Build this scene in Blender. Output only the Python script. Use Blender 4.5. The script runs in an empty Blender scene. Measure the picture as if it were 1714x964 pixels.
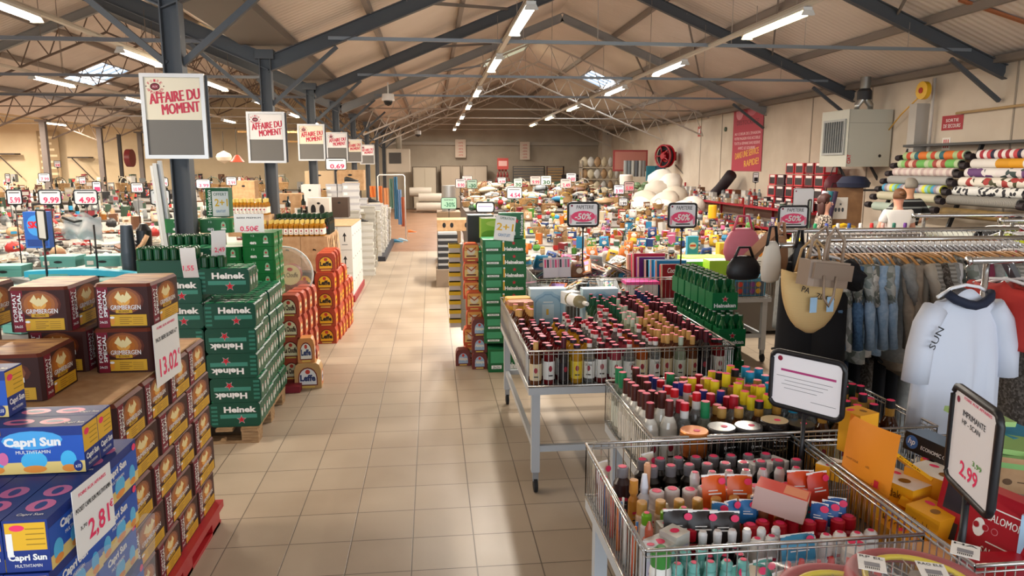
import bpy, bmesh, math, random
from mathutils import Matrix, Vector
R = random.Random(7)
PI = math.pi
SC = bpy.context.scene
# ---------------------------------------------------------------- camera, world, lights, exposure
CAMZ = 2.02
cd = bpy.data.cameras.new('camera'); cam = bpy.data.objects.new('camera', cd); SC.collection.objects.link(cam)
cd.sensor_width = 36.0; cd.lens = 1215.0 / 1714 * 36; cd.clip_start = 0.05; cd.clip_end = 200
_p, _y = math.radians(9.485), math.radians(6.254)
_f = Vector((math.sin(_y) * math.cos(_p), math.cos(_y) * math.cos(_p), -math.sin(_p)))
cam.rotation_euler = _f.to_track_quat('-Z', 'Y').to_euler(); cam.location = (0, 0, CAMZ)
SC.camera = cam
W = bpy.data.worlds.new('sky'); SC.world = W; W.use_nodes = True
W.node_tree.nodes['Background'].inputs[0].default_value = (0.75, 0.87, 1.0, 1)
W.node_tree.nodes['Background'].inputs[1].default_value = 1.2
SC.view_settings.view_transform = 'Standard'; SC.view_settings.look = 'None'
SC.view_settings.gamma = 1.0; SC.view_settings.use_curve_mapping = False
SC.view_settings.exposure = 0.66
SC.cycles.max_bounces = 7; SC.cycles.diffuse_bounces = 4; SC.cycles.glossy_bounces = 3
SC.cycles.transmission_bounces = 5; SC.cycles.transparent_max_bounces = 8
SC.cycles.caustics_reflective = False; SC.cycles.caustics_refractive = False
SC.cycles.use_denoising = True; SC.cycles.sample_clamp_indirect = 4.0
def area(name, loc, rot, sx, sy, power, col=(1, 1, 1)):
    l = bpy.data.lights.new(name, 'AREA'); l.shape = 'RECTANGLE'; l.size = sx; l.size_y = sy; l.energy = power; l.color = col
    o = bpy.data.objects.new(name, l); SC.collection.objects.link(o); o.location = loc; o.rotation_euler = rot
    return o
area('front_fill_light', (1.5, -4.2, 1.9), (math.radians(90), 0, 0), 15.0, 2.8, 235, (0.90, 0.95, 1.0))  # unseen fill light added behind the camera, at an assumed shop opening
LAMPW = 104

# ---------------------------------------------------------------- materials
def lin(c):
    return tuple((x / 12.92 if x <= .04045 else ((x + .055) / 1.055) ** 2.4) for x in c)
def hx(s):
    return lin(tuple(int(s[i:i + 2], 16) / 255 for i in (0, 2, 4)))
_M = {}
def dk(h, k=.84): return ''.join('%02X' % int(int(h[i:i + 2], 16) * k) for i in (0, 2, 4))
def mat(h, rough=.5, metal=0., trans=0., emit=0., bump=None, coat=0., ior=1.45, alpha=1.):
    """cached principled material; h = sRGB hex. bump=(scale, strength) adds fine surface relief"""
    k = (h, rough, metal, trans, emit, bump, coat, ior, alpha)
    if k in _M: return _M[k]
    m = bpy.data.materials.new('m_' + h); m.use_nodes = True
    b = m.node_tree.nodes['Principled BSDF']; I = b.inputs
    I['Base Color'].default_value = (*hx(h), 1); I['Roughness'].default_value = rough; I['Metallic'].default_value = metal
    I['Transmission Weight'].default_value = trans; I['IOR'].default_value = ior; I['Coat Weight'].default_value = coat
    I['Alpha'].default_value = alpha
    if emit: I['Emission Color'].default_value = (*hx(h), 1); I['Emission Strength'].default_value = emit
    if bump:
        N = m.node_tree.nodes; L = m.node_tree.links
        t = N.new('ShaderNodeTexCoord'); n = N.new('ShaderNodeTexNoise'); u = N.new('ShaderNodeBump')
        n.inputs['Scale'].default_value = bump[0]; n.inputs['Detail'].default_value = 3
        u.inputs['Strength'].default_value = bump[1]; u.inputs['Distance'].default_value = .02
        L.new(t.outputs['Object'], n.inputs['Vector']); L.new(n.outputs['Fac'], u.inputs['Height']); L.new(u.outputs['Normal'], I['Normal'])
    m.diffuse_color = (*hx(h), 1)
    _M[k] = m; return m
def noisy(name, h1, h2, scale, rough=.7, detail=5, stretch=(1, 1, 1), bump=.0, metal=0., lo=.35, hi=.65):
    if name in _M: return _M[name]
    m = bpy.data.materials.new(name); m.use_nodes = True; N = m.node_tree.nodes; L = m.node_tree.links
    b = N['Principled BSDF']; b.inputs['Roughness'].default_value = rough; b.inputs['Metallic'].default_value = metal
    t = N.new('ShaderNodeTexCoord'); mp = N.new('ShaderNodeMapping'); mp.inputs['Scale'].default_value = stretch
    n = N.new('ShaderNodeTexNoise'); n.inputs['Scale'].default_value = scale; n.inputs['Detail'].default_value = detail
    r = N.new('ShaderNodeValToRGB'); r.color_ramp.elements[0].position = lo; r.color_ramp.elements[1].position = hi
    r.color_ramp.elements[0].color = (*hx(h1), 1); r.color_ramp.elements[1].color = (*hx(h2), 1)
    L.new(t.outputs['Object'], mp.inputs[0]); L.new(mp.outputs[0], n.inputs['Vector']); L.new(n.outputs['Fac'], r.inputs[0]); L.new(r.outputs[0], b.inputs['Base Color'])
    if bump:
        u = N.new('ShaderNodeBump'); u.inputs['Strength'].default_value = bump; u.inputs['Distance'].default_value = .01
        L.new(n.outputs['Fac'], u.inputs['Height']); L.new(u.outputs[0], b.inputs['Normal'])
    _M[name] = m; return m
def striped(name, h1, h2, scale, direction='Z', rough=.8, thr=.5, diag=False):
    if name in _M: return _M[name]
    m = bpy.data.materials.new(name); m.use_nodes = True; N = m.node_tree.nodes; L = m.node_tree.links
    b = N['Principled BSDF']; b.inputs['Roughness'].default_value = rough
    t = N.new('ShaderNodeTexCoord'); w = N.new('ShaderNodeTexWave'); w.bands_direction = 'DIAGONAL' if diag else direction; w.inputs['Scale'].default_value = scale
    r = N.new('ShaderNodeValToRGB'); r.color_ramp.interpolation = 'CONSTANT'; r.color_ramp.elements[1].position = thr
    r.color_ramp.elements[0].color = (*hx(h1), 1); r.color_ramp.elements[1].color = (*hx(h2), 1)
    L.new(t.outputs['Object'], w.inputs['Vector']); L.new(w.outputs['Fac'], r.inputs[0]); L.new(r.outputs[0], b.inputs['Base Color'])
    _M[name] = m; return m
def patched(name, cols, scale, rough=.6, stretch=(1, 1, 1)):
    """printed cloth or paper: voronoi cells in a few colours"""
    if name in _M: return _M[name]
    m = bpy.data.materials.new(name); m.use_nodes = True; N = m.node_tree.nodes; L = m.node_tree.links
    b = N['Principled BSDF']; b.inputs['Roughness'].default_value = rough
    t = N.new('ShaderNodeTexCoord'); mp = N.new('ShaderNodeMapping'); mp.inputs['Scale'].default_value = stretch
    v = N.new('ShaderNodeTexVoronoi'); v.inputs['Scale'].default_value = scale
    s = N.new('ShaderNodeSeparateColor'); r = N.new('ShaderNodeValToRGB'); r.color_ramp.interpolation = 'CONSTANT'
    e = r.color_ramp.elements
    while len(e) < len(cols): e.new(.5)
    for i, c in enumerate(cols): e[i].position = i / len(cols); e[i].color = (*hx(c), 1)
    L.new(t.outputs['Object'], mp.inputs[0]); L.new(mp.outputs[0], v.inputs['Vector']); L.new(v.outputs['Color'], s.inputs[0]); L.new(s.outputs[0], r.inputs[0]); L.new(r.outputs[0], b.inputs['Base Color'])
    _M[name] = m; return m
WHITE = mat('F2F1EE', .5); BLACK = mat('131315', .45); INK = mat('1B1B1F', .6); RED = mat('C4152A', .5); PINK = mat('F2376A', .5)
CHROME = mat('D5D5D3', .22, 1.0); STEEL = mat('A9ADB0', .42, .75); GREYPAINT = mat('B4B8BC', .5); DKSTEEL = mat('4B4F54', .55)
CARD = noisy('cardboard', 'B18A62', 'C39E76', 14, .85, 4); CARDEDGE = mat('A07A55', .9); RUBBER = mat('1C1C1E', .8)
WOOD = noisy('pallet_wood', '8A6A48', 'B4936B', 9, .85, 6, (1, 6, 6), .25)
HANGW = mat('C08A4E', .5)

# ---------------------------------------------------------------- mesh builder
_T = {}
def text_geo(s, bold, shear):
    k = (s, bold, shear)
    if k in _T: return _T[k]
    c = bpy.data.curves.new('t', 'FONT'); c.body = s; c.size = 1; c.align_x = 'CENTER'; c.align_y = 'CENTER'; c.resolution_u = 2
    c.offset = bold; c.shear = shear; c.fill_mode = 'FRONT' if hasattr(c, 'fill_mode') else c.fill_mode
    o = bpy.data.objects.new('t', c); me = bpy.data.meshes.new_from_object(o)
    vs = [tuple(v.co) for v in me.vertices]; fs = [tuple(p.vertices) for p in me.polygons]
    bpy.data.objects.remove(o); bpy.data.meshes.remove(me); bpy.data.curves.remove(c)
    if vs:
        x0 = min(v[0] for v in vs); x1 = max(v[0] for v in vs); y0 = min(v[1] for v in vs); y1 = max(v[1] for v in vs)
        vs = [(v[0] - (x0 + x1) / 2, v[1] - (y0 + y1) / 2, 0) for v in vs]; dim = (x1 - x0, y1 - y0)
    else: dim = (1, 1)
    _T[k] = (vs, fs, dim); return _T[k]
def TR(x, y, z): return Matrix.Translation((x, y, z))
def RZ(a): return Matrix.Rotation(a, 4, 'Z')
def RX(a): return Matrix.Rotation(a, 4, 'X')
def RY(a): return Matrix.Rotation(a, 4, 'Y')
def frame(o, face):
    c = {'F': ((1, 0, 0), (0, 0, 1), (0, -1, 0)), 'B': ((-1, 0, 0), (0, 0, 1), (0, 1, 0)), 'R': ((0, 1, 0), (0, 0, 1), (1, 0, 0)),
         'L': ((0, -1, 0), (0, 0, 1), (-1, 0, 0)), 'T': ((1, 0, 0), (0, 1, 0), (0, 0, 1))}[face]
    return Matrix(((c[0][0], c[1][0], c[2][0], o[0]), (c[0][1], c[1][1], c[2][1], o[1]), (c[0][2], c[1][2], c[2][2], o[2]), (0, 0, 0, 1)))
class MB:
    def __init__(s): s.v = []; s.f = []; s.m = []; s.sm = []; s.mats = []; s.M = Matrix.Identity(4)
    def mi(s, m):
        if m not in s.mats: s.mats.append(m)
        return s.mats.index(m)
    def add(s, vs, fs, m, smooth=False):
        b = len(s.v); M = s.M
        s.v += [tuple(M @ Vector(v)) for v in vs]; i = s.mi(m)
        for f in fs: s.f.append(tuple(b + k for k in f)); s.m.append(i); s.sm.append(smooth)
    def box(s, x0, y0, z0, x1, y1, z1, m, mt=None, bev=0.):
        """m for all faces; mt = dict of face letter -> material; bev chamfers the vertical edges"""
        if bev:
            pts = [(x0 + bev, y0), (x1 - bev, y0), (x1, y0 + bev), (x1, y1 - bev), (x1 - bev, y1), (x0 + bev, y1), (x0, y1 - bev), (x0, y0 + bev)]
            s.prism(pts, z0, z1, m, (mt or {}).get('T')); return
        v = [(x0, y0, z0), (x1, y0, z0), (x1, y1, z0), (x0, y1, z0), (x0, y0, z1), (x1, y0, z1), (x1, y1, z1), (x0, y1, z1)]
        F = {'D': (3, 2, 1, 0), 'T': (4, 5, 6, 7), 'F': (0, 1, 5, 4), 'R': (1, 2, 6, 5), 'B': (2, 3, 7, 6), 'L': (3, 0, 4, 7)}
        for k, f in F.items(): s.add([v[i] for i in f], [(0, 1, 2, 3)], (mt or {}).get(k, m))
    def prism(s, pts, z0, z1, m, mtop=None):
        n = len(pts); v = [(p[0], p[1], z0) for p in pts] + [(p[0], p[1], z1) for p in pts]
        s.add(v, [(i, (i + 1) % n, n + (i + 1) % n, n + i) for i in range(n)] + [tuple(range(n))[::-1]], m)
        s.add([(p[0], p[1], z1) for p in pts], [tuple(range(n))], mtop or m)
    def sweep(s, pts, y0, y1, m):
        """profile in XZ extruded along Y"""
        n = len(pts); v = [(p[0], y0, p[1]) for p in pts] + [(p[0], y1, p[1]) for p in pts]
        s.add(v, [(i, n + i, n + (i + 1) % n, (i + 1) % n) for i in range(n)] + [tuple(range(n)), tuple(range(n, 2 * n))[::-1]], m)
    def lathe(s, prof, m, n=12, c=(0, 0), top=None, smooth=True, sx=1., sy=1.):
        """prof = [(r, z)] or [(r, z, mat)] : mat colours the band that ends at this point"""
        for i in range(len(prof) - 1):
            a, b = prof[i], prof[i + 1]; mm = b[2] if len(b) > 2 and b[2] else m
            v = [(c[0] + sx * a[0] * math.cos(2 * PI * k / n), c[1] + sy * a[0] * math.sin(2 * PI * k / n), a[1]) for k in range(n)] + \
                [(c[0] + sx * b[0] * math.cos(2 * PI * k / n), c[1] + sy * b[0] * math.sin(2 * PI * k / n), b[1]) for k in range(n)]
            s.add(v, [(k, (k + 1) % n, n + (k + 1) % n, n + k) for k in range(n)], mm, smooth)
        for e, mm in ((prof[0], m), (prof[-1], top or m)):
            if e[0] > .0005:
                v = [(c[0] + sx * e[0] * math.cos(2 * PI * k / n), c[1] + sy * e[0] * math.sin(2 * PI * k / n), e[1]) for k in range(n)]
                s.add(v, [tuple(range(n)) if e is prof[-1] else tuple(range(n))[::-1]], mm)
    def tube(s, path, r, m, n=6, closed=False, r2=None):
        P = [Vector(p) for p in path]; N = len(P); rings = []
        for i, p in enumerate(P):
            if closed: d = P[(i + 1) % N] - P[i - 1]
            else: d = P[min(i + 1, N - 1)] - P[max(i - 1, 0)]
            d.normalize(); u = d.cross(Vector((0, 0, 1)))
            if u.length < .02: u = d.cross(Vector((0, 1, 0)))
            u.normalize(); w = u.cross(d); rr = r if r2 is None else r + (r2 - r) * i / max(1, N - 1)
            rings.append([tuple(p + u * (rr * math.cos(2 * PI * k / n)) + w * (rr * math.sin(2 * PI * k / n))) for k in range(n)])
        v = [q for g in rings for q in g]; f = []
        for i in range(N if closed else N - 1):
            j = (i + 1) % N
            f += [(i * n + k, i * n + (k + 1) % n, j * n + (k + 1) % n, j * n + k) for k in range(n)]
        if not closed: f += [tuple(range(n))[::-1], tuple((N - 1) * n + k for k in range(n))]
        s.add(v, f, m, n > 4)
    def beam(s, a, b, w, h, m):
        """rectangular bar from a to b"""
        a, b = Vector(a), Vector(b); d = (b - a).normalized(); u = d.cross(Vector((0, 0, 1)))
        if u.length < .02: u = Vector((1, 0, 0))
        u.normalize(); q = u.cross(d); v = []
        for p in (a, b):
            for i, j in ((-1, -1), (1, -1), (1, 1), (-1, 1)): v.append(tuple(p + u * (i * w / 2) + q * (j * h / 2)))
        s.add(v, [(0, 1, 2, 3), (7, 6, 5, 4), (0, 4, 5, 1), (1, 5, 6, 2), (2, 6, 7, 3), (3, 7, 4, 0)], m)
    def loft(s, rings, m, cap=True, smooth=True):
        n = len(rings[0]); v = [p for g in rings for p in g]; f = []
        for i in range(len(rings) - 1): f += [(i * n + k, i * n + (k + 1) % n, (i + 1) * n + (k + 1) % n, (i + 1) * n + k) for k in range(n)]
        if cap: f += [tuple(range(n))[::-1], tuple((len(rings) - 1) * n + k for k in range(n))]
        s.add(v, f, m, smooth)
    def grid(s, fn, nu, nv, m, smooth=True, close=False):
        v = [fn(i / nu, j / nv) for j in range(nv + 1) for i in range(nu + 1)]
        f = [(j * (nu + 1) + i, j * (nu + 1) + i + 1, (j + 1) * (nu + 1) + i + 1, (j + 1) * (nu + 1) + i) for j in range(nv) for i in range(nu)]
        s.add(v, f, m, smooth)
    # ---- printing on a face: use with s.on(frame)
    def on(s, M): c = MB.__new__(MB); c.__dict__ = dict(s.__dict__); c.M = s.M @ M; return c
    def rect(s, x0, y0, x1, y1, m, z=.0006): s.add([(x0, y0, z), (x1, y0, z), (x1, y1, z), (x0, y1, z)], [(0, 1, 2, 3)], m)
    def poly(s, pts, m, z=.0008): s.add([(p[0], p[1], z) for p in pts], [tuple(range(len(pts)))], m)
    def ell(s, cx, cy, rx, ry, m, z=.0008, n=16, a0=0, a1=2 * PI):
        s.poly([(cx + rx * math.cos(a0 + (a1 - a0) * k / n), cy + ry * math.sin(a0 + (a1 - a0) * k / n)) for k in range(n + (a1 - a0 < 6))], m, z)
    def star(s, cx, cy, r, m, z=.0016):
        s.add([(cx, cy, z)] + [(cx + (r if k % 2 == 0 else r * .4) * math.sin(k * PI / 5), cy + (r if k % 2 == 0 else r * .4) * math.cos(k * PI / 5), z) for k in range(10)],
              [(0, 1 + (k + 1) % 10, 1 + k) for k in range(10)], m)
    def text(s, t, cx, cy, w, h, m, z=.0014, rot=0., bold=.012, shear=0.):
        """text stretched to w x h (h None keeps the letter shape)"""
        thick = any(q in t for q in 'MWNRK') and bold > .006
        vs, fs, d = text_geo(t, 0. if thick else bold, shear); kx = w / d[0]; ky = h / d[1] if h else kx; ca, sa = math.cos(rot), math.sin(rot)
        for q in ((-2, -1, 0, 1, 2) if thick and bold > .03 else (-1, 0, 1) if thick and bold > .015 else (-.5, .5) if thick else (0,)):
            o = q * bold * .7
            s.add([(cx + (v[0] + o) * kx * ca - v[1] * ky * sa, cy + (v[0] + o) * kx * sa + v[1] * ky * ca, z + q * .00015) for v in vs], fs, m)
    def mesh(s, name='mesh'):
        me = bpy.data.meshes.new(name); me.from_pydata(s.v, [], s.f)
        for m in s.mats: me.materials.append(m)
        me.polygons.foreach_set('material_index', s.m); me.polygons.foreach_set('use_smooth', s.sm); me.update()
        return me
def O(name, me, parent=None, loc=(0, 0, 0), rot=(0, 0, 0), label=None, cat=None, group=None, kind=None):
    if isinstance(me, MB): me = me.mesh(name)
    o = bpy.data.objects.new(name, me); SC.collection.objects.link(o)
    if parent: o.parent = parent
    o.location = loc; o.rotation_euler = rot if not isinstance(rot, (int, float)) else (0, 0, rot)
    if label: o['label'] = label
    if cat: o['category'] = cat
    if group: o['group'] = group
    if kind: o['kind'] = kind
    return o
def T(name, label, cat, loc=(0, 0, 0), rot=0., group=None):
    o = bpy.data.objects.new(name, None); SC.collection.objects.link(o); o.location = loc
    o.rotation_euler = (0, 0, rot) if isinstance(rot, (int, float)) else rot; o.empty_display_size = .1
    o['label'] = label; o['category'] = cat
    if group: o['group'] = group
    return o
_KIDS = {}
def dup(root, loc, rot=0., label=None, group=None, scale=None):
    r = root.copy(); SC.collection.objects.link(r); r.location = loc; r.rotation_euler = (0, 0, rot) if isinstance(rot, (int, float)) else rot
    if label: r['label'] = label
    if group: r['group'] = group
    if scale: r.scale = scale
    if root.name not in _KIDS: _KIDS[root.name] = [(c, list(c.children)) for c in root.children]
    for ch, gs in _KIDS[root.name]:
        c = ch.copy(); SC.collection.objects.link(c); c.parent = r
        for g in gs: d = g.copy(); SC.collection.objects.link(d); d.parent = c
    return r
ORD = ['first', 'second', 'third', 'fourth', 'fifth', 'sixth', 'seventh', 'eighth', 'ninth', 'tenth', 'eleventh', 'twelfth', 'thirteenth', 'fourteenth', 'fifteenth', 'sixteenth', 'seventeenth', 'eighteenth', 'nineteenth', 'twentieth']
def nth(i):
    if i < 20: return ORDW[i]
    t = ['twenty', 'thirty', 'forty', 'fifty', 'sixty', 'seventy', 'eighty', 'ninety'][(i + 1) // 10 - 2]; u = (i + 1) % 10
    return t + '-' + ORDW[u - 1] if u else {'twenty': 'twentieth', 'thirty': 'thirtieth', 'forty': 'fortieth', 'fifty': 'fiftieth', 'sixty': 'sixtieth', 'seventy': 'seventieth', 'eighty': 'eightieth', 'ninety': 'ninetieth'}[t]
class _Ord:
    def __getitem__(s, i): return nth(i)
ORDW = ORD; ORD = _Ord()
def ST(name, mb, **k): return O(name, mb, kind='structure', **k)

# ---------------------------------------------------------------- floor, walls, roof
XV, XR, XL = -2.15, 8.6, -12.9      # valley column line, right wall, far column line
YB = 35.6; YF = -4.5                 # back wall, shopfront
RX0, RX1 = 3.25, -7.5                # ridges of the two naves
EZ, PZ = 3.62, 5.86                  # sheeting underside at eave and ridge
def floor_mat():
    m = bpy.data.materials.new('beige floor tiles'); m.use_nodes = True; N = m.node_tree.nodes; L = m.node_tree.links; b = N['Principled BSDF']
    t = N.new('ShaderNodeTexCoord'); mp = N.new('ShaderNodeMapping'); mp.inputs['Location'].default_value = (.137 , -GY, 0)
    br = N.new('ShaderNodeTexBrick'); br.offset = 0; br.squash = 1
    br.inputs['Scale'].default_value = 1; br.inputs['Brick Width'].default_value = TS; br.inputs['Row Height'].default_value = TS
    br.inputs['Mortar Size'].default_value = .0038; br.inputs['Mortar Smooth'].default_value = .4; br.inputs['Bias'].default_value = 0
    br.inputs['Color1'].default_value = (*hx('B5A591'), 1); br.inputs['Color2'].default_value = (*hx('AD9C88'), 1); br.inputs['Mortar'].default_value = (*hx('6B5F53'), 1)
    n = N.new('ShaderNodeTexNoise'); n.inputs['Scale'].default_value = 1.7; n.inputs['Detail'].default_value = 8
    r = N.new('ShaderNodeValToRGB'); r.color_ramp.elements[0].position = .3; r.color_ramp.elements[0].color = (.82, .80, .78, 1); r.color_ramp.elements[1].position = .62; r.color_ramp.elements[1].color = (1, 1, 1, 1)
    mx = N.new('ShaderNodeMixRGB'); mx.blend_type = 'MULTIPLY'; mx.inputs[0].default_value = .8
    L.new(t.outputs['Object'], mp.inputs[0]); L.new(mp.outputs[0], br.inputs[0]); L.new(t.outputs['Object'], n.inputs['Vector']); L.new(n.outputs['Fac'], r.inputs[0])
    L.new(br.outputs['Color'], mx.inputs[1]); L.new(r.outputs[0], mx.inputs[2])
    # the far half of the shop is laid with reddish-brown boards
    sx = N.new('ShaderNodeSeparateXYZ'); L.new(t.outputs['Object'], sx.inputs[0])
    mt = N.new('ShaderNodeMath'); mt.operation = 'GREATER_THAN'; mt.inputs[1].default_value = 17.6; L.new(sx.outputs['Y'], mt.inputs[0])
    n2 = N.new('ShaderNodeTexNoise'); n2.inputs['Scale'].default_value = 1.3; n2.inputs['Detail'].default_value = 6
    mp2 = N.new('ShaderNodeMapping'); mp2.inputs['Scale'].default_value = (.6, 2.2, 1); L.new(t.outputs['Object'], mp2.inputs[0]); L.new(mp2.outputs[0], n2.inputs['Vector'])
    r2 = N.new('ShaderNodeValToRGB'); r2.color_ramp.elements[0].color = (*hx('7E604A'), 1); r2.color_ramp.elements[1].color = (*hx('9A7358'), 1); L.new(n2.outputs['Fac'], r2.inputs[0])
    m2 = N.new('ShaderNodeMixRGB'); L.new(mt.outputs[0], m2.inputs[0]); L.new(mx.outputs[0], m2.inputs[1]); L.new(r2.outputs[0], m2.inputs[2]); L.new(m2.outputs[0], b.inputs['Base Color'])
    rr = N.new('ShaderNodeMapRange'); rr.inputs['To Min'].default_value = .28; rr.inputs['To Max'].default_value = .5; L.new(n.outputs['Fac'], rr.inputs[0]); L.new(rr.outputs[0], b.inputs['Roughness'])
    u = N.new('ShaderNodeBump'); u.inputs['Strength'].default_value = .3; u.inputs['Distance'].default_value = .003; u.invert = True; L.new(br.outputs['Fac'], u.inputs['Height']); L.new(u.outputs[0], b.inputs['Normal'])
    return m
TS = .333; GY = 3.761
b = MB(); b.add([(-30, YF, 0), (XR + .3, YF, 0), (XR + .3, 42, 0), (-30, 42, 0)], [(0, 1, 2, 3)], floor_mat()); ST('floor', b)
WALLM = noisy('painted block wall', 'C2B29F', 'D2C4B2', 1.1, .85, 7)
BACKM = noisy('back wall paint', '9F9280', 'AEA18E', .9, .85, 6)
LWALL = noisy('far wall paint', 'D8C4A0', 'E2CFAE', .9, .85, 6)
b = MB(); b.box(XR, YF, 0, XR + .2, YB, 4.4, WALLM)
seam = mat('9A8E80', .8)
for y in (9.3, 10.15, 13.75, 16.0, 21.2, 22.9): b.box(XR - .012, y, 0, XR + .01, y + .03, 3.6, seam)
ST('wall_right', b)
b = MB(); b.box(XV - .3, YB, 0, XR + .2, YB + .2, 6.2, BACKM); b.box(XV - .1, YB - .18, 3.04, 8.2, YB + .01, 3.2, mat('A39A8C', .7)); ST('wall_back', b)
b = MB(); b.box(8.15, YB - .9, 0, XR, YB, 4.2, WALLM); ST('trim_1', b)
b = MB(); b.box(-30, YB + .1, 0, XV - .3, YB + .3, 6.3, LWALL); ST('wall_left_back', b)
b = MB(); b.box(-25.2, YF, 0, -25.0, YB + .3, 4.6, LWALL); ST('wall_left', b)
# unseen front behind the viewer: wall above an opening left for light
b = MB(); b.box(-25, YF - .2, 3.2, XR + .2, YF, 6.4, WALLM); ST('wall_front', b)
SHEET = noisy('roof lining sheet', 'CDBFB3', 'DACDC2', .55, .75, 4)
def sheetmat():
    m = SHEET; N = m.node_tree.nodes; L = m.node_tree.links; bs = N['Principled BSDF']
    t = N.new('ShaderNodeTexCoord'); w = N.new('ShaderNodeTexWave'); w.bands_direction = 'Y'; w.inputs['Scale'].default_value = 2.4
    u = N.new('ShaderNodeBump'); u.inputs['Strength'].default_value = .35; u.inputs['Distance'].default_value = .02
    L.new(t.outputs['Object'], w.inputs['Vector']); L.new(w.outputs['Fac'], u.inputs['Height']); L.new(u.outputs[0], bs.inputs['Normal'])
sheetmat()
SLOPE = (PZ - EZ) / (RX0 - XV)
def roofz(x):
    if x > XV: return PZ - abs(x - RX0) * SLOPE
    if x > XL: return PZ - abs(x - RX1) * SLOPE
    return PZ - abs(x + 18.25) * SLOPE
def slopepanel(name, xa, xb, holes=()):
    """one roof slope, with rectangular skylight openings holes=[(x0,x1,y0,y1)]"""
    b = MB(); xs = sorted({xa, xb, *[h[0] for h in holes], *[h[1] for h in holes]}); ys = sorted({YF, 38., *[h[2] for h in holes], *[h[3] for h in holes]})
    for i in range(len(xs) - 1):
        for j in range(len(ys) - 1):
            cx, cy = (xs[i] + xs[i + 1]) / 2, (ys[j] + ys[j + 1]) / 2
            if any(h[0] < cx < h[1] and h[2] < cy < h[3] for h in holes): continue
            za, zb = roofz(xs[i] + 1e-4), roofz(xs[i + 1] - 1e-4)
            v = [(xs[i], ys[j], za), (xs[i + 1], ys[j], zb), (xs[i + 1], ys[j + 1], zb), (xs[i], ys[j + 1], za)]
            b.add([(p[0], p[1], p[2] + .06) for p in v] + v, [(0, 1, 2, 3), (7, 6, 5, 4), (0, 4, 5, 1), (1, 5, 6, 2), (2, 6, 7, 3), (3, 7, 4, 0)], SHEET)
    return ST(name, b)
H1 = (5.15, 6.4, 23.7, 25.6); H2 = (1.7, 3.1, 22.9, 24.6); H3 = (-10.75, -9.5, 23.2, 25.1); H4 = (-3.75, -2.75, 11.9, 13.3)
slopepanel('ceiling_right_slope', RX0, XR + .2, [H1]); slopepanel('ceiling_left_slope', XV, RX0, [H2])
slopepanel('ceiling_second_nave', RX1, XV, [H4]); slopepanel('ceiling_second_nave_far_slope', XL, RX1, [H3])
slopepanel('ceiling_third_nave', -18.25, XL); slopepanel('ceiling_third_nave_far_slope', -25, -18.25)
for k, (h, c, e) in enumerate(((H1, 'D8ECFF', 3.2), (H2, 'FFF3C4', 2.2), (H3, 'D8ECFF', 3.4), (H4, 'FFD9A0', .9))):
    b = MB(); z0, z1 = roofz(h[0]) + .02, roofz(h[1]) + .02; g = mat(c, .3, emit=e); fr = mat('8C9299', .5)
    b.add([(h[0], h[2], z0 + .05), (h[1], h[2], z1 + .05), (h[1], h[3], z1 + .05), (h[0], h[3], z0 + .05)], [(3, 2, 1, 0)], g)
    n = 4
    for i in range(n + 1):
        y = h[2] + (h[3] - h[2]) * i / n; b.beam((h[0], y, z0), (h[1], y, z1), .03, .05, fr)
    b.beam((h[0], h[2], z0), (h[0], h[3], z0), .05, .07, fr); b.beam((h[1], h[2], z1), (h[1], h[3], z1), .05, .07, fr)
    ST('window_%d' % (k + 1), b)
    cx, cy = (h[0] + h[1]) / 2, (h[2] + h[3]) / 2
    a = area('skylight_daylight', (cx, cy, roofz(cx) - .08), (0, 0, 0), h[1] - h[0], h[3] - h[2], 60 if k < 3 else 25, (.86, .94, 1) if k != 3 else (1, .85, .6))
# purlins
PUR = mat('857B74', .6)
npl = 0
for xa, xb in ((XV, RX0), (RX0, XR), (XL, RX1), (RX1, XV)):
    for k in range(1, 4):
        x = xa + (xb - xa) * k / 4; npl += 1
        b = MB(); b.box(x - .035, YF, roofz(x) - .13, x + .035, YB, roofz(x) - .015, PUR); ST('trim_%d' % (npl + 1), b)
b = MB(); b.box(XV - .35, YF, EZ - .0, XV + .35, YB, EZ + .10, mat('6E665F', .6)); b.box(XR - .22, YF, EZ - .07, XR, YB, EZ + .03, mat('7E746B', .6)); ST('trim_40', b)
# ---------------------------------------------------------------- steel frames, ties, trusses
FY = [6.45 + 3.97 * k for k in range(8)]
COLX = [-2.08, -2.19, -2.24, -2.28, -2.28, -2.22, -2.18, -2.15]
place = ['nearest the viewer', 'second from the viewer', 'third from the viewer', 'fourth from the viewer', 'fifth from the viewer', 'sixth from the viewer', 'seventh from the viewer', 'farthest from the viewer']
for k, y in enumerate(FY):
    b = MB(); x = COLX[k]
    for dx in (-.07, .07): b.box(x + dx - .006, y - .065, 0, x + dx + .006, y + .065, 3.5, DKSTEEL)
    b.box(x - .07, y - .005, 0, x + .07, y + .005, 3.5, DKSTEEL); b.box(x - .11, y - .1, 0, x + .11, y + .1, .02, DKSTEEL)
    b.box(x - .12, y - .08, 3.44, x + .12, y + .08, 3.56, DKSTEEL)
    t = T('steel_column', 'dark grey steel column in the row beside the aisle, ' + place[k], 'column', group=None); O('shaft', b, t)
    for s, d in (('R', 1), ('L', -1)):
        b = MB(); b.beam((x + .06 * d, y, 2.85), (x + .95 * d, y, 3.62), .05, .05, DKSTEEL); O('knee_brace', b, t)
def rafter(x0, z0, x1, z1, y, label, m, deep=.2):
    b = MB(); t = T('roof_rafter', label, 'roof beam')
    for dz, h, w in ((deep / 2, .012, .1), (-deep / 2, .012, .1), (0, deep, .008)): b.beam((x0, y, z0 + dz), (x1, y, z1 + dz), w, h, m)
    O('i_beam', b, t); return t
GRT = mat('8E8D8B', .6)
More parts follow.
